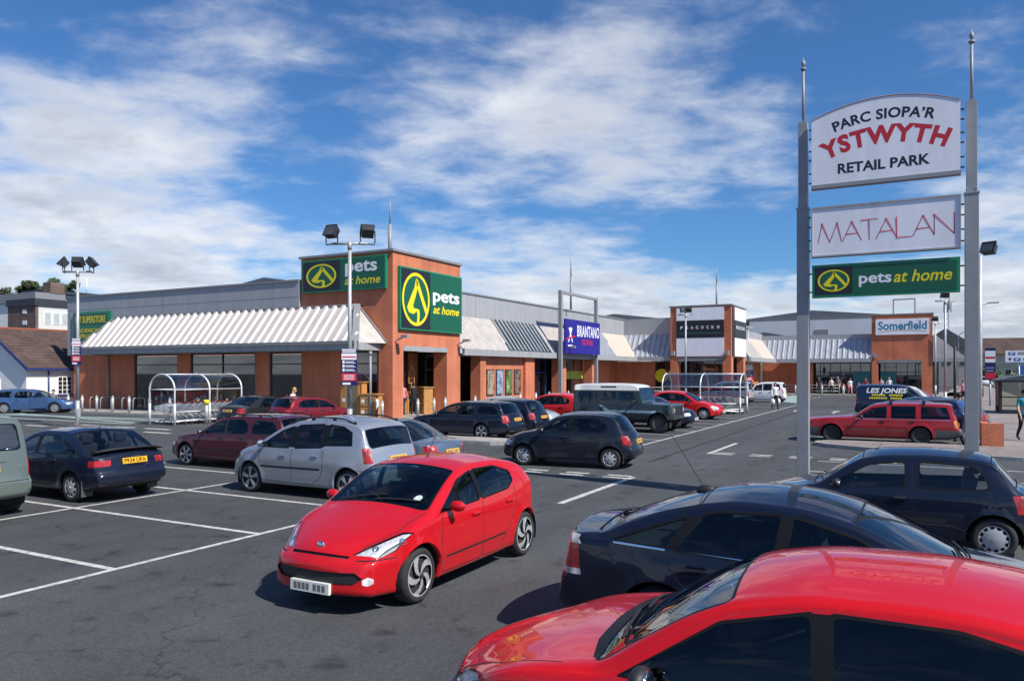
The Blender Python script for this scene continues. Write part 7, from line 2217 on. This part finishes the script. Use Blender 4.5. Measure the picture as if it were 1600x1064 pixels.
# totem and road signs
r = empty('totem_sign', (0, 0, 0), 0, 'narrow navy, white and red totem sign beyond the right sign post', 'sign')
fn = plane('x', 62.0, -3.75, 0)
q = MB(); rect(q, fn, -.32, 1.9, .32, 4.1, 0, .1); q.build('board', NAVYS, r)
q = MB(); rect(q, fn, -.30, 3.1, .30, 3.9, .05, .106); q.cur = 1; rect(q, fn, -.30, 1.98, .30, 2.4, .05, .106); rect(q, fn, -.28, 3.35, .28, 3.5, .1, .108); q.cur = 2; rect(q, fn, -.26, 2.5, .2, 2.56, .05, .107); rect(q, fn, -.26, 2.7, .24, 2.76, .05, .107); q.build('panel', [WHT, REDS, mat('pale lilac', (.35, .35, .5), .5, var=0)], r)
q = MB(); q.tube([(62.06, -3.75, 0.1), (62.06, -3.75, 1.95)], .06, 8); q.build('post', GALV, r)
r = empty('direction_sign', (0, 0, 0), 0, 'white and blue parking direction sign at the right edge', 'road sign')
_p = plane('x', 71.0, -6.8, 0)
fn = lambda x, y, l=0.: _p(x, 3.2+(y-3.0)*.56, l)
q = MB(); rect(q, fn, -1.5, 3.0, 1.4, 4.6, 0, .06); q.build('board', WHTB, r)
q = MB(); rect(q, fn, -1.3, 3.95, -.85, 4.4, .03, .066); rect(q, fn, -.95, 3.15, -.5, 3.6, .03, .066); q.build('panel', mat('road sign blue', (.03, .12, .42), .4, var=.05), r)
q = MB(); T = lambda x, y: fn(x, y, .07)
put_text(q, 'P', T, width=.2, height=.3, bold=.03, x=-1.07, y=4.02); put_text(q, 'P', T, width=.2, height=.3, bold=.03, x=-.72, y=3.22); q.build('lettering', WHT, r)
q = MB()
for y, xa, xb in ((4.28, -.7, .9), (4.05, -.7, .6), (3.48, -.35, 1.1), (3.25, -.35, .8)): rect(q, fn, xa, y, xb, y+.1, .05, .068)
q.poly([fn(-1.25, 3.2, .067), fn(-1.15, 3.2, .067), fn(-1.15, 3.55, .067), fn(-1.25, 3.55, .067)]); q.poly([fn(-1.35, 3.45, .068), fn(-1.05, 3.45, .068), fn(-1.2, 3.65, .068)])
q.build('markings', INK, r)
q = MB(); q.tube([(71.05, -6.2, 0), (71.05, -6.2, 3.25)], .06, 8); q.tube([(71.05, -7.6, 0), (71.05, -7.6, 3.25)], .06, 8); q.build('post', GALV, r)
r = empty('road_sign', (0, 0, 0), 0, 'small square blue road sign partly cut by the right edge', 'road sign')
fn = plane('x', 65.7, -6.35, 0)
q = MB(); rect(q, fn, -.55, 2.2, .6, 2.9, 0, .05); q.build('board', MATS['road sign blue'], r); q = MB(); q.tube([(65.75, -6.35, 0), (65.75, -6.35, 2.25)], .05, 8); q.build('post', GALV, r)
q = MB(); rect(q, fn, -.3, 2.4, .4, 2.7, .03, .056); q.build('panel', WHT, r)
for (u, v, h, lb) in ((81.8, -3.3, 7.75, 'tall grey street light whose arm shows right of the entrance sign'), (140, -4.2, 8, 'grey street light far along the road behind the supermarket')):
    r = empty('street_light', (u, v, 0), 0, lb, 'street light')
    q = MB(); q.tube([(0, 0, 0), (0, 0, h), (-.1, -.4, h+.5), (-.3, -1.5, h+.9)], .08, 8, r1=.05); q.build('pole', GALV, r); q = MB(); q.box((-.42, -2.3, h+.85), (-.2, -1.45, h+.97)); q.build('lamp_head', GALV, r)
q = MB(); q.tube([(60, -1.6, .12), (60, -1.6, 4.2)], .09, 8); tag(q.build('black_post', BLACK), 'plain black post on the pavement right of the supermarket tower', 'post')
# flood hidden by the entrance sign
r = empty('street_lamp', (31.9, -1.62, 0), 0, 'lamp post behind right post of the entrance sign, only its floodlight showing', 'street lamp')
q = MB(); q.tube([(0, 0, 0), (0, 0, 6.6)], .075, 10); q.build('pole', GALV, r); q = MB(); flood(q, Vector((.22, -.30, 6.85)), VA+2.2, R(-30)); q.build('floodlight', [DARKM, LENS], r)
# litter and drain covers
q = MB(); q.box((-.3, -.25, 0), (.3, .25, .006)); o = q.build('drain_cover', STEEL, loc=(22.0, 8.6, .002)); tag(o, 'square iron drain cover in the tarmac near the moving dark hatchback', 'drain cover')
# ---------------- trees and bushes
def leafmat(name, c):
    m, nt, b = _prin(name); L = nt.links
    oi = nt.nodes.new('ShaderNodeTexCoord'); n = nt.nodes.new('ShaderNodeTexNoise'); n.inputs['Scale'].default_value = .9; n.inputs['Detail'].default_value = 5; L.new(oi.outputs['Object'], n.inputs['Vector'])
    r = nt.nodes.new('ShaderNodeValToRGB'); L.new(n.outputs['Fac'], r.inputs[0]); r.color_ramp.elements[0].position = .3; r.color_ramp.elements[1].position = .7
    r.color_ramp.elements[0].color = (c[0]*.55, c[1]*.55, c[2]*.6, 1); r.color_ramp.elements[1].color = (c[0]*1.5, c[1]*1.4, c[2]*1.2, 1)
    L.new(r.outputs[0], b.inputs['Base Color']); b.inputs['Roughness'].default_value = .8; MATS[name] = m
    return m
LEAF = leafmat('dark foliage', (.05, .075, .03)); LEAF2 = leafmat('bush foliage', (.055, .085, .03))
BARK = mat('bark', (.09, .065, .045), .95, var=.3)
def tree(u, v, z0, H, rad, label, group, seed, n=1500, leaf=.45, m=None, trunk=.3, cat='tree', name='tree'):
    rg = random.Random(seed)
    r = empty(name, (u, v, z0), 0, label, cat, group)
    q = MB(); q.tube([(0, 0, -.5), (.1, .05, H*.35), (-.05, .1, H*.7)], trunk*H*.06+.03, 8, r1=.04)
    lobes = []
    for k in range(11):
        a = rg.uniform(0, 6.28); d = rg.uniform(.15, .72)*rad; z = H*rg.uniform(.38, .86)
        lobes.append((Vector((d*math.cos(a), d*math.sin(a), z)), rad*rg.uniform(.28, .5)))
        q.tube([(0, 0, H*.25), (lobes[-1][0]*.5+Vector((0, 0, H*.12))), lobes[-1][0]], .05*trunk*H*.3+.02, 5, r1=.02)
    q.build('trunk', BARK, r)
    c = MB()
    for k in range(n):
        L0, rr = rg.choice(lobes)
        d = Vector((rg.gauss(0, 1), rg.gauss(0, 1), rg.gauss(0, .8))).normalized()*rr*rg.uniform(.55, 1.12)
        p = L0+d
        x = Vector((rg.gauss(0, 1), rg.gauss(0, 1), rg.gauss(0, 1))).normalized()*leaf*rg.uniform(.5, 1.1); y = x.orthogonal().normalized()*leaf*rg.uniform(.3, .7)
        c.poly([p-x, p+y, p+x, p-y])
    c.build('crown', m or LEAF, r)
    return r
for k, (u, v, H, rad) in enumerate(((112, 210.5, 24.6, 3.4), (112, 206, 24.2, 2.6), (112, 201.5, 26.2, 3.4), (112, 195.5, 25.3, 2.6), (112, 188.7, 24.6, 3.0), (112, 184.7, 24.2, 2.6), (112, 181, 24.6, 2.4))):
    lb = ['broad dark tree at the far left edge above the white block', 'small dark tree second from the left above the white block', 'tallest dark tree above the white block', 'dark tree just left of the brown chimney', 'low dark tree right of the brown chimney', 'dark tree above the pale flat roofed block', 'last dark tree before the three-headed lamp post'][k]
    tree(u, v, 0, H*1.15, rad, lb, 'dark trees behind the far left buildings', 40+k, leaf=.7)
for k, (u, v, H, rad) in enumerate(((225, -14, 3.0, 3.6), (222, -22, 2.6, 4.2), (215, -30, 3.2, 4.0), (226, -9, 2.2, 2.2))):
    tree(u, v, 0, H, rad, 'low green bush in front of the buff stone building', 'bushes by the buff stone building', 60+k, n=700, leaf=.4, m=LEAF2, cat='bush', name='bush')
# ------------------------------------------------------------------ parked and moving cars
H90 = math.pi/2
D1 = make_car(HATCH206, 'hatchback_car', (7.95, 5.60), math.pi, 'bright red hatchback driving towards the viewer in the middle of the aisle')
make_car(MEGANE, 'hatchback_car', (4.60, .70), H90, 'glossy red hatchback cut off by the bottom right corner')
make_car(VECTRA, 'fastback_car', (7.32, .76), -H90, 'midnight blue fastback with long roof aerial behind the foreground red car')
def tax(root, B, tr, pm): pass
make_car(CLIO, 'hatchback_car', (12.75, .55), H90, 'old navy three-door hatchback under the entrance sign at the right edge')
make_car(MATRIX, 'people_carrier', (12.25, 11.13), H90, 'silver people carrier with black roof rails behind the red moving car')
make_car(ESTATE_M, 'estate_car', (14.65, 15.95), H90, 'maroon estate car with roof rails behind the silver people carrier')
make_car(ESCORT, 'hatchback_car', (9.68, 15.66), H90, 'navy hatchback with boot spoiler and yellow rear plate at the left')
make_car(KANGOO, 'people_carrier', (7.05, 15.85), H90, 'grey green boxy people carrier cut by the left edge')
make_car(SALOON, 'saloon_car', (14.45, 11.55), H90, 'steel blue saloon between the silver people carrier and dark estate')
make_car(V40, 'estate_car', (24.9, 15.5), H90, 'midnight blue estate car parked behind the moving dark hatchback')
mc = make_car(MICRA, 'hatchback_car', (18.95, 8.42), H90+R(6), 'dusty dark navy hatchback driving across the car park')
DK = make_car(DKHATCH, 'hatchback_car', (27.4, 15.35), H90, 'dark blue hatchback parked beyond the midnight blue estate')
make_car(_variant(SALOON, paint=SILVER2), 'saloon_car', (29.75, 16.1), -H90, 'pale silver saloon facing the aisle left of the dark jeep')
make_car(MEGANE_FAR, 'hatchback_car', (33.2, 15.9), H90, 'scarlet hatchback half hidden behind the white-roofed jeep')
make_car(DEFENDER, 'off_road_car', (30.85, 11.14), -H90, 'dark slate square jeep with white roof and pale blue side stripe', cat='jeep')
MF = [o for o in bpy.data.objects if o.get('label', '').startswith('scarlet hatchback half')][0]
def again(src, loc, rz, label, pm=None, old=None):
    c = copy_tree(src); c.location = (*loc, 0); c.rotation_euler = (0, 0, rz); c['label'] = label
    if pm is not None:
        st = list(c.children)
        stack = [o for o in bpy.data.objects if o.parent == c]
        for o in stack:
            for s_ in range(len(o.material_slots)):
                if o.material_slots[s_].material == old:
                    o.material_slots[s_].link = 'OBJECT'; o.material_slots[s_].material = pm
    return c
again(DK, (33.7, 11.0), -H90, 'dark blue hatchback nosing out between the jeep and the scarlet hatchback')
again(MF, (40.3, 11.4), -H90, 'scarlet hatchback parked facing the aisle beside the right trolley shelter')
again(DK, (45.5, 16.3), H90, 'dark blue car with only its roof showing behind the right shelter')
BL = make_car(BERLINGO, 'people_carrier', (58.6, 13.5), H90, 'pale blue silver boxy people carrier behind the right trolley shelter')
WR = make_car(WAGONR, 'hatchback_car', (64.4, 11.7), H90, 'small tall white hatchback left of the man in white shirt')
V9 = make_car(V940, 'estate_car', (30.05, 1.46), H90, 'faded red square estate car with roof bars behind the sign posts')
MH = again(DK, (32.6, 1.25), H90, 'wine red hatchback nose showing over the faded red estate', MAROON2, NAVY)
BE = make_car(_variant(V40, paint=DKGREY, rails=(2.2, 4.0), detail=0, railm=CHROME, aerial=None), 'estate_car', (35.1, .2), H90, 'black estate with bright roof rails behind the faded red estate')
def vtext(root, B, tr, pm):
    # lettering on the right flank, reading from the tail to the nose
    q = MB(); q2 = MB()
    def fn(x, y):
        xx = B.L-.32-x; z = y; yy = B.yside(xx, z)+.012
        p = tr((xx, yy, z)); return p
    def fy(x, y): return fn(x, y)
    put_text(q, 'LES JONES', fy, width=1.95, height=.24, bold=.03, shear=.2, x=1.25, y=1.36)
    q.build('lettering', WHT, root)
    put_text(q2, 'TREFECHAN', fy, width=.9, height=.10, bold=.02, x=1.05, y=1.16) if 0 else None
    for x0, z, w in ((.55, 1.20, .75), (1.38, 1.20, .75), (.42, 1.04, .95), (1.45, 1.04, .62)):
        n = int(w/.11)
        for k in range(n):
            a, b = x0+k*.11, x0+k*.11+.085
            q2.poly([fn(a, z), fn(b, z), fn(b, z+.085), fn(a, z+.085)])
    q2.build('lettering', YEL, root)
VAN2 = _variant(VAN, L=4.3, W=1.76, top=[(x*.9, z*.93) for x, z in VAN['top']], belt=[(x*.9, z*.93) for x, z in VAN['belt']], fo=.86, wb=2.75, wr=.31,
    wins=[[(x*.9, t) for x, t in w] for w in VAN['wins']], ws=(.92, 1.64), cabin=(.9, 4.15), dash=1.18, lamps=[(VAN['lamps'][0][0], VAN['lamps'][0][1], [(x*.9, y, z*.93) for x, y, z in VAN['lamps'][0][2]]), (31, (.6, .8, 0), [(4.17, 1, .75), (4.15, 1, 1.1), (4.22, .93, 1.1), (4.26, .93, .75)])],
    lines=[[(x*.9, z*.93) for x, z in w] for w in VAN['lines']], mirror=(1.36, 1.12), handles=[(1.95, .9)], extra=vtext)
make_car(VAN2, 'panel_van', (45.9, 1.35), -H90, 'navy panel van with LES JONES in white slanted capitals', cat='van')
again(DK, (49.2, 1.3), -H90, 'dark hatchback with its roof showing over the navy van')
again(WR, (52.0, 1.0), -H90, 'white hatchback roof right of the navy van, near the tower')
again(MF, (54.6, .7), -H90, 'scarlet hatchback bonnet showing at the nose of the navy van')
again(DK, (57.2, 1.4), -H90, 'black hatchback farthest back in the row behind the navy van', DKGREY, NAVY)
again(DK, (37.6, .6), H90, 'charcoal hatchback between the black estate and the navy van', DKGREY, NAVY)
make_car(_variant(ROVER75, detail=1), 'saloon_car', (25.7, 26.9), R(2), 'charcoal saloon parked nose-in at the right of the left trolley shelter')
make_car(ROVER25, 'hatchback_car', (26.0, 24.3), R(-10), 'wine red hatchback parked nose-in by the kerb beside the charcoal saloon')
again(WR, (150, -8.6), R(170), 'distant white car on the road left of the bus shelter')
again(WR, (118, -4.9), R(10), 'distant white car just left of the right sign post') 
MD = make_car(MONDEO, 'estate_car', (27.1, 47.5), R(-52), 'mid blue estate with its front door open beside the white house')
# its open front door: a shell hinged at the front edge of the opening
q = MB()
q.smooth = False
q.prism([(0, .32), (1.0, .32), (1.02, .92), (.55, 1.36), (0, 1.0)], 0, .07, lambda x, z, l: (x, l, z))
dr = q.build('door', BLUEM, MD, bevel=.02)
dr.location = (.95, -.90, 0); dr.rotation_euler = (0, 0, R(180+62))
q = MB(); q.prism([(.08, .98), (.96, .97), (.55, 1.31)], -.004, .074, lambda x, z, l: (x, l, z)); q.build('window', CGLASS, dr)
# ------------------------------------------------------------------ people
SKIN = mat('skin', (.52, .30, .22), .6, var=.08)
def cloth(name, c): return mat('cloth '+name, c, .9, var=.18, scale=10)
def person(loc, rz, label, top, legs, hair, pose='stand', bare=True, skirt=None, lean=0., h=1.74, long_hair=False, sleeve=.5, group=None, shoes=None):
    """continuous skinned figure facing +X; joints posed, clothes by zone"""
    k = h/1.74
    P = {}
    def add(n, p, r, par): P[n] = (Vector(p)*k, r*k, par)
    st = {'stand': (.05, -.04), 'walk': (.26, -.26), 'sit': (0, 0)}[pose]
    add('pelvis', (0, 0, .94), .135, None); add('waist', (lean*.1, 0, 1.06), .118, 'pelvis'); add('chest', (lean*.28, 0, 1.28), .142, 'waist'); add('shold', (lean*.36, 0, 1.41), .10, 'chest'); add('neck', (lean*.42, 0, 1.49), .05, 'shold')
    add('chin', (lean*.46+.02, 0, 1.56), .065, 'neck'); add('head', (lean*.50+.012, 0, 1.645), .088, 'chin'); add('crown', (lean*.52, 0, 1.70), .066, 'head'); add('nose', (lean*.50+.108, 0, 1.615), .014, 'head')
    for s_, nm, f in ((1, 'l', st[0]), (-1, 'r', st[1])):
        if pose == 'sit':
            add('hip'+nm, (.02, s_*.10, .90), .10, 'pelvis'); add('knee'+nm, (.45, s_*.12, .86), .066, 'hip'+nm); add('ank'+nm, (.50, s_*.12, .46), .045, 'knee'+nm); add('toe'+nm, (.68, s_*.13, .42), .04, 'ank'+nm)
        else:
            kn = .10 if f < -.1 else .03
            add('hip'+nm, (0, s_*.095, .88), .098, 'pelvis'); add('knee'+nm, (f*.45+.05, s_*.10, .50), .064, 'hip'+nm)
            add('ank'+nm, (f*.95-(.06 if f < -.1 else 0), s_*.10, .10+(.06 if f < -.1 else 0)), .044, 'knee'+nm); add('heel'+nm, (f*.95-.06, s_*.10, .045+(.05 if f < -.1 else 0)), .038, 'ank'+nm); add('toe'+nm, (f*.95+.17, s_*.115, .035), .034, 'ank'+nm)
        sw = -f*.8
        add('sh'+nm, (lean*.34, s_*.185, 1.40), .062, 'shold'); add('elb'+nm, (lean*.3+sw*.4-.02, s_*.245, 1.12), .043, 'sh'+nm)
        hx = lean*.35+sw+.06
        add('wr'+nm, (hx, s_*.25, .87), .029, 'elb'+nm); add('palm'+nm, (hx+.015, s_*.25, .80), .032, 'wr'+nm)
        for j, (dx, L_) in enumerate(((.030, .070), (.010, .082), (-.010, .078), (-.028, .062))):
            add('f%d%s' % (j, nm), (hx+.015+dx, s_*.25, .80-.045), .0105, 'palm'+nm); add('g%d%s' % (j, nm), (hx+.03+dx, s_*(.25-.012), .80-.03-L_), .009, 'f%d%s' % (j, nm))
        add('th'+nm, (hx+.055, s_*.235, .775), .011, 'palm'+nm); add('ti'+nm, (hx+.068, s_*.228, .742), .009, 'th'+nm)
    names = list(P); ix = {n: i for i, n in enumerate(names)}
    me = bpy.data.meshes.new('person'); me.from_pydata([P[n][0] for n in names], [(ix[n], ix[P[n][2]]) for n in names if P[n][2]], [])
    o = bpy.data.objects.new('tmp_person', me); C.objects.link(o)
    o.modifiers.new('s', 'SKIN'); sv = me.skin_vertices[0].data
    for n in names:
        r = P[n][1]; e = 1.0
        ry = r*1.25 if n in ('pelvis', 'chest', 'waist', 'shold') else r
        rx = r*.86 if n in ('pelvis', 'chest', 'waist', 'shold') else r
        sv[ix[n]].radius = (rx, ry) if n not in ('pelvis', 'chest', 'waist', 'shold') else (r*1.05, r*.95)
        sv[ix[n]].use_root = n == 'pelvis'
    sb = o.modifiers.new('d', 'SUBSURF'); sb.levels = 1; sb.render_levels = 1
    dg = bpy.context.evaluated_depsgraph_get(); m2 = bpy.data.meshes.new_from_object(o.evaluated_get(dg)); bpy.data.objects.remove(o)
    for v in m2.vertices:     # wider than deep through the trunk
        z = v.co.z/k
        if .80 < z < 1.46 and abs(v.co.y) < .19*k: v.co.y *= 1.22
    m2.materials.clear()
    for m_ in (SKIN, top, legs, shoes or BLACK): m2.materials.append(m_)
    segs = [(P[n][0], P[P[n][2]][0], n) for n in names if P[n][2]]
    def zone(c):
        best = min(segs, key=lambda s_: _sd(c, s_[0], s_[1])); n = best[2]; z = c.z/k
        if n in ('head', 'chin', 'crown', 'nose'): return 0
        if n == 'neck': return 0 if z > 1.475 else 1
        if n[:4] in ('palm',) or n[0] in 'fg' or n[:2] in ('th', 'ti'): return 0
        if n[:2] == 'wr': return 0 if sleeve < .9 else 1
        if n[:3] == 'elb':
            t = (c-best[1]).length/(best[0]-best[1]).length; return 1 if t < sleeve*1.4 else 0
        if n[:2] == 'sh' or n in ('chest', 'shold'): return 1
        if n == 'waist': return 1
        if n[:4] == 'heel' or n[:3] == 'toe': return 3
        return 2 if z < .93 or n[:4] == 'knee' else 1
    for p in m2.polygons:
        p.material_index = zone(p.center); p.use_smooth = True
    m2.name = 'person'
    po_ = bpy.data.objects.new('person', m2); C.objects.link(po_)
    po_.location = (loc[0], loc[1], loc[2] if len(loc) > 2 else .0); po_.rotation_euler = (0, 0, rz)
    tag(po_, label, 'person', group)
    q = MB(); hc = P['head'][0]
    q.ell(hc+Vector((-.018, 0, .030))*k, (.105*k, .098*k, .100*k), 12, 8)
    q.v = [tuple(Vector(v)) for v in q.v]
    keep = []
    q2 = MB(); q2.smooth = True
    ids = q2.add(q.v)
    for f in q.f:
        c = sum((Vector(q.v[i]) for i in f), Vector())/len(f)-hc
        if c.x > .045*k and c.z < .062*k: continue
        if c.z < (-.05)*k and c.x > -.02: continue
        q2.face(f)
    if long_hair: q2.ell(hc+Vector((-.07, 0, -.10))*k, (.05*k, .095*k, .17*k), 10, 7)
    q2.build('hair', hair, po_)
    if skirt:
        s_ = MB(); s_.lathe([(.15*k, .98*k), (.19*k, .8*k), (.25*k, .55*k)], n=16); s_.build('skirt', skirt, po_)
    return po_
def _sd(p, a, b):
    d = b-a; t = max(0, min(1, (p-a).dot(d)/max(d.length_squared, 1e-9))); return (p-a-d*t).length
HB, HBL, HBK, HG = mat('brown hair', (.06, .035, .02), .7, var=.2), mat('blonde hair', (.55, .34, .10), .6, var=.2), mat('black hair', (.015, .012, .012), .6, var=.2), mat('grey hair', (.3, .29, .28), .7, var=.2)
CW, CB, CN, CT, CK, CP, CG, CR = cloth('white', (.72, .72, .74)), cloth('blue', (.03, .10, .30)), cloth('navy', (.02, .025, .05)), cloth('teal', (.02, .28, .36)), cloth('black', (.014, .014, .016)), cloth('pink', (.75, .25, .32)), cloth('grey', (.16, .17, .18)), cloth('red', (.5, .04, .05))
m1 = person((52.1, 8.75), R(208), 'man in loose white shirt and black trousers walking with white carrier bags', CW, CK, HB, 'walk', sleeve=.9)
def bag(loc, c, label, s=1.):
    q = MB(); q.smooth = True; q.ell((0, 0, -.20*s), (.11*s, .15*s, .19*s), 10, 8); q.tube([(0, -.06*s, -.06*s), (0, 0, .05*s), (0, .06*s, -.06*s)], .012, 5)
    o = q.build('carrier_bag', c, loc=loc); tag(o, label, 'bag'); return o
BAGM = mat('white plastic bag', (.75, .75, .76), .45, var=.1)
def hand(o, s_, k=1.):
    a = o.rotation_euler.z; return a
def at(o, x, y, z): 
    a = o.rotation_euler.z; return (o.location.x+x*math.cos(a)-y*math.sin(a), o.location.y+x*math.sin(a)+y*math.cos(a), o.location.z+z)
bag(at(m1, -.14, .25, .73), BAGM, 'white carrier bag in the right-hand side hand of the man in white shirt')
bag(at(m1, .29, -.25, .73), BAGM, 'white carrier bag on the left side of the man in white shirt')
b1 = person((30.95, -.95), R(12), 'person in blue top with dark shoulder bag standing behind the faded red estate', CB, CN, HBK, 'stand', sleeve=.5)
q = MB(); q.tube([(.13, .15, 1.42), (.155, 0, 1.2), (.14, -.19, 1.0)], .018, 6); q.tube([(-.13, .15, 1.42), (-.155, 0, 1.2), (-.12, -.19, 1.0)], .018, 6); q.ell((0, -.24, .92), (.14, .06, .13), 10, 7)
o = q.build('shoulder_bag', BLACK, loc=tuple(b1.location)); o.rotation_euler = b1.rotation_euler; tag(o, 'black bag slung across the person in the blue top', 'bag')
person((31.4, -2.90, .12), R(200), 'person in teal top and dark trousers cut by the right edge', CT, CK, HBK, 'walk', sleeve=.5)
person((31.0, .2-1.9, .12), R(15), 'person in pink partly hidden between lamp post and sign post', CP, CN, HB, 'stand') if 0 else None
person((34.25, 24.65, .12), R(40), 'person in black suit standing at the hutches in the tower entrance', CK, CK, HBK, 'stand', sleeve=1.)
person((33.85, 25.1, .12), R(60), 'person in pink shirt half hidden by the entrance pillar', CP, CN, HB, 'stand', sleeve=.9)
person((30.4, 24.1, .12), R(120), 'person in white top crouching low beside the grey downpipe', CW, CN, HBK, 'stand', h=1.15, sleeve=.9)
person((25.9, 25.55), R(-70), 'blonde woman in pale pink top between the charcoal saloon and wine red hatchback', cloth('pale pink', (.75, .55, .52)), CG, HBL, 'stand', long_hair=True, lean=.5, sleeve=.3)
person((27.65, 46.55, -.36), R(-142), 'person in grey sitting sideways in the open door of the blue estate', CG, CN, HBK, 'sit', sleeve=.4)
person((65.8, 12.9, 0), R(60), 'person with raised tan bag behind the small white hatchback', CK, CN, HBL, 'stand')
person((8.1, 5.98, -.42), math.pi, 'driver in dark jumper at the wheel of the red moving hatchback', CK, CK, HB, 'sit', sleeve=1.)
for k, (u, v, rz, lb, a, b, hr, ps, hh) in enumerate((
    (84.9, 9.9, 200, 'person in navy standing left of the supermarket doors', CN, CN, HBK, 'stand', 1.78),
    (85.2, 8.75, 190, 'woman with red hair and pale top near the supermarket doors', cloth('cream', (.7, .6, .5)), CK, cloth('red hair', (.4, .12, .04)), 'walk', 1.7),
    (86.0, 8.2, 180, 'person in grey top behind the group at the supermarket doors', CG, CN, HG, 'stand', 1.8),
    (85.3, 7.6, 170, 'child in pink and white by the supermarket doors', CP, CW, HB, 'stand', 1.15),
    (85.6, 7.0, 200, 'person in white top carrying bags by the supermarket doors', CW, CP, HB, 'walk', 1.65),
    (85.9, 6.2, 150, 'child with bright pink top beside the dark doorway', cloth('bright pink', (.7, .06, .25)), CK, HBK, 'stand', 1.3),
    (86.2, 5.6, 190, 'person in dark red coat right of the supermarket doorway', cloth('dark red', (.2, .03, .05)), CN, HBK, 'stand', 1.72),
    (85.2, 3.4, 180, 'person in white seen over the navy van roof', CW, CN, HBL, 'walk', 1.75),
    (85.0, 4.1, 160, 'person in pale pink seen over the navy van roof', cloth('light pink', (.7, .45, .45)), CG, HB, 'stand', 1.7),
    (45.0, -1.9, 200, 'person in red and white beside the right lamp post', CR, CN, HBK, 'walk', 1.7),
    (66, -2.3, 180, 'distant person in pink top on the right pavement', CP, CN, HBK, 'walk', 1.68))):
    person((u, v, .12 if v < -1.1 or u > 84.4 else 0), R(rz), lb, a, b, hr, ps, h=hh)
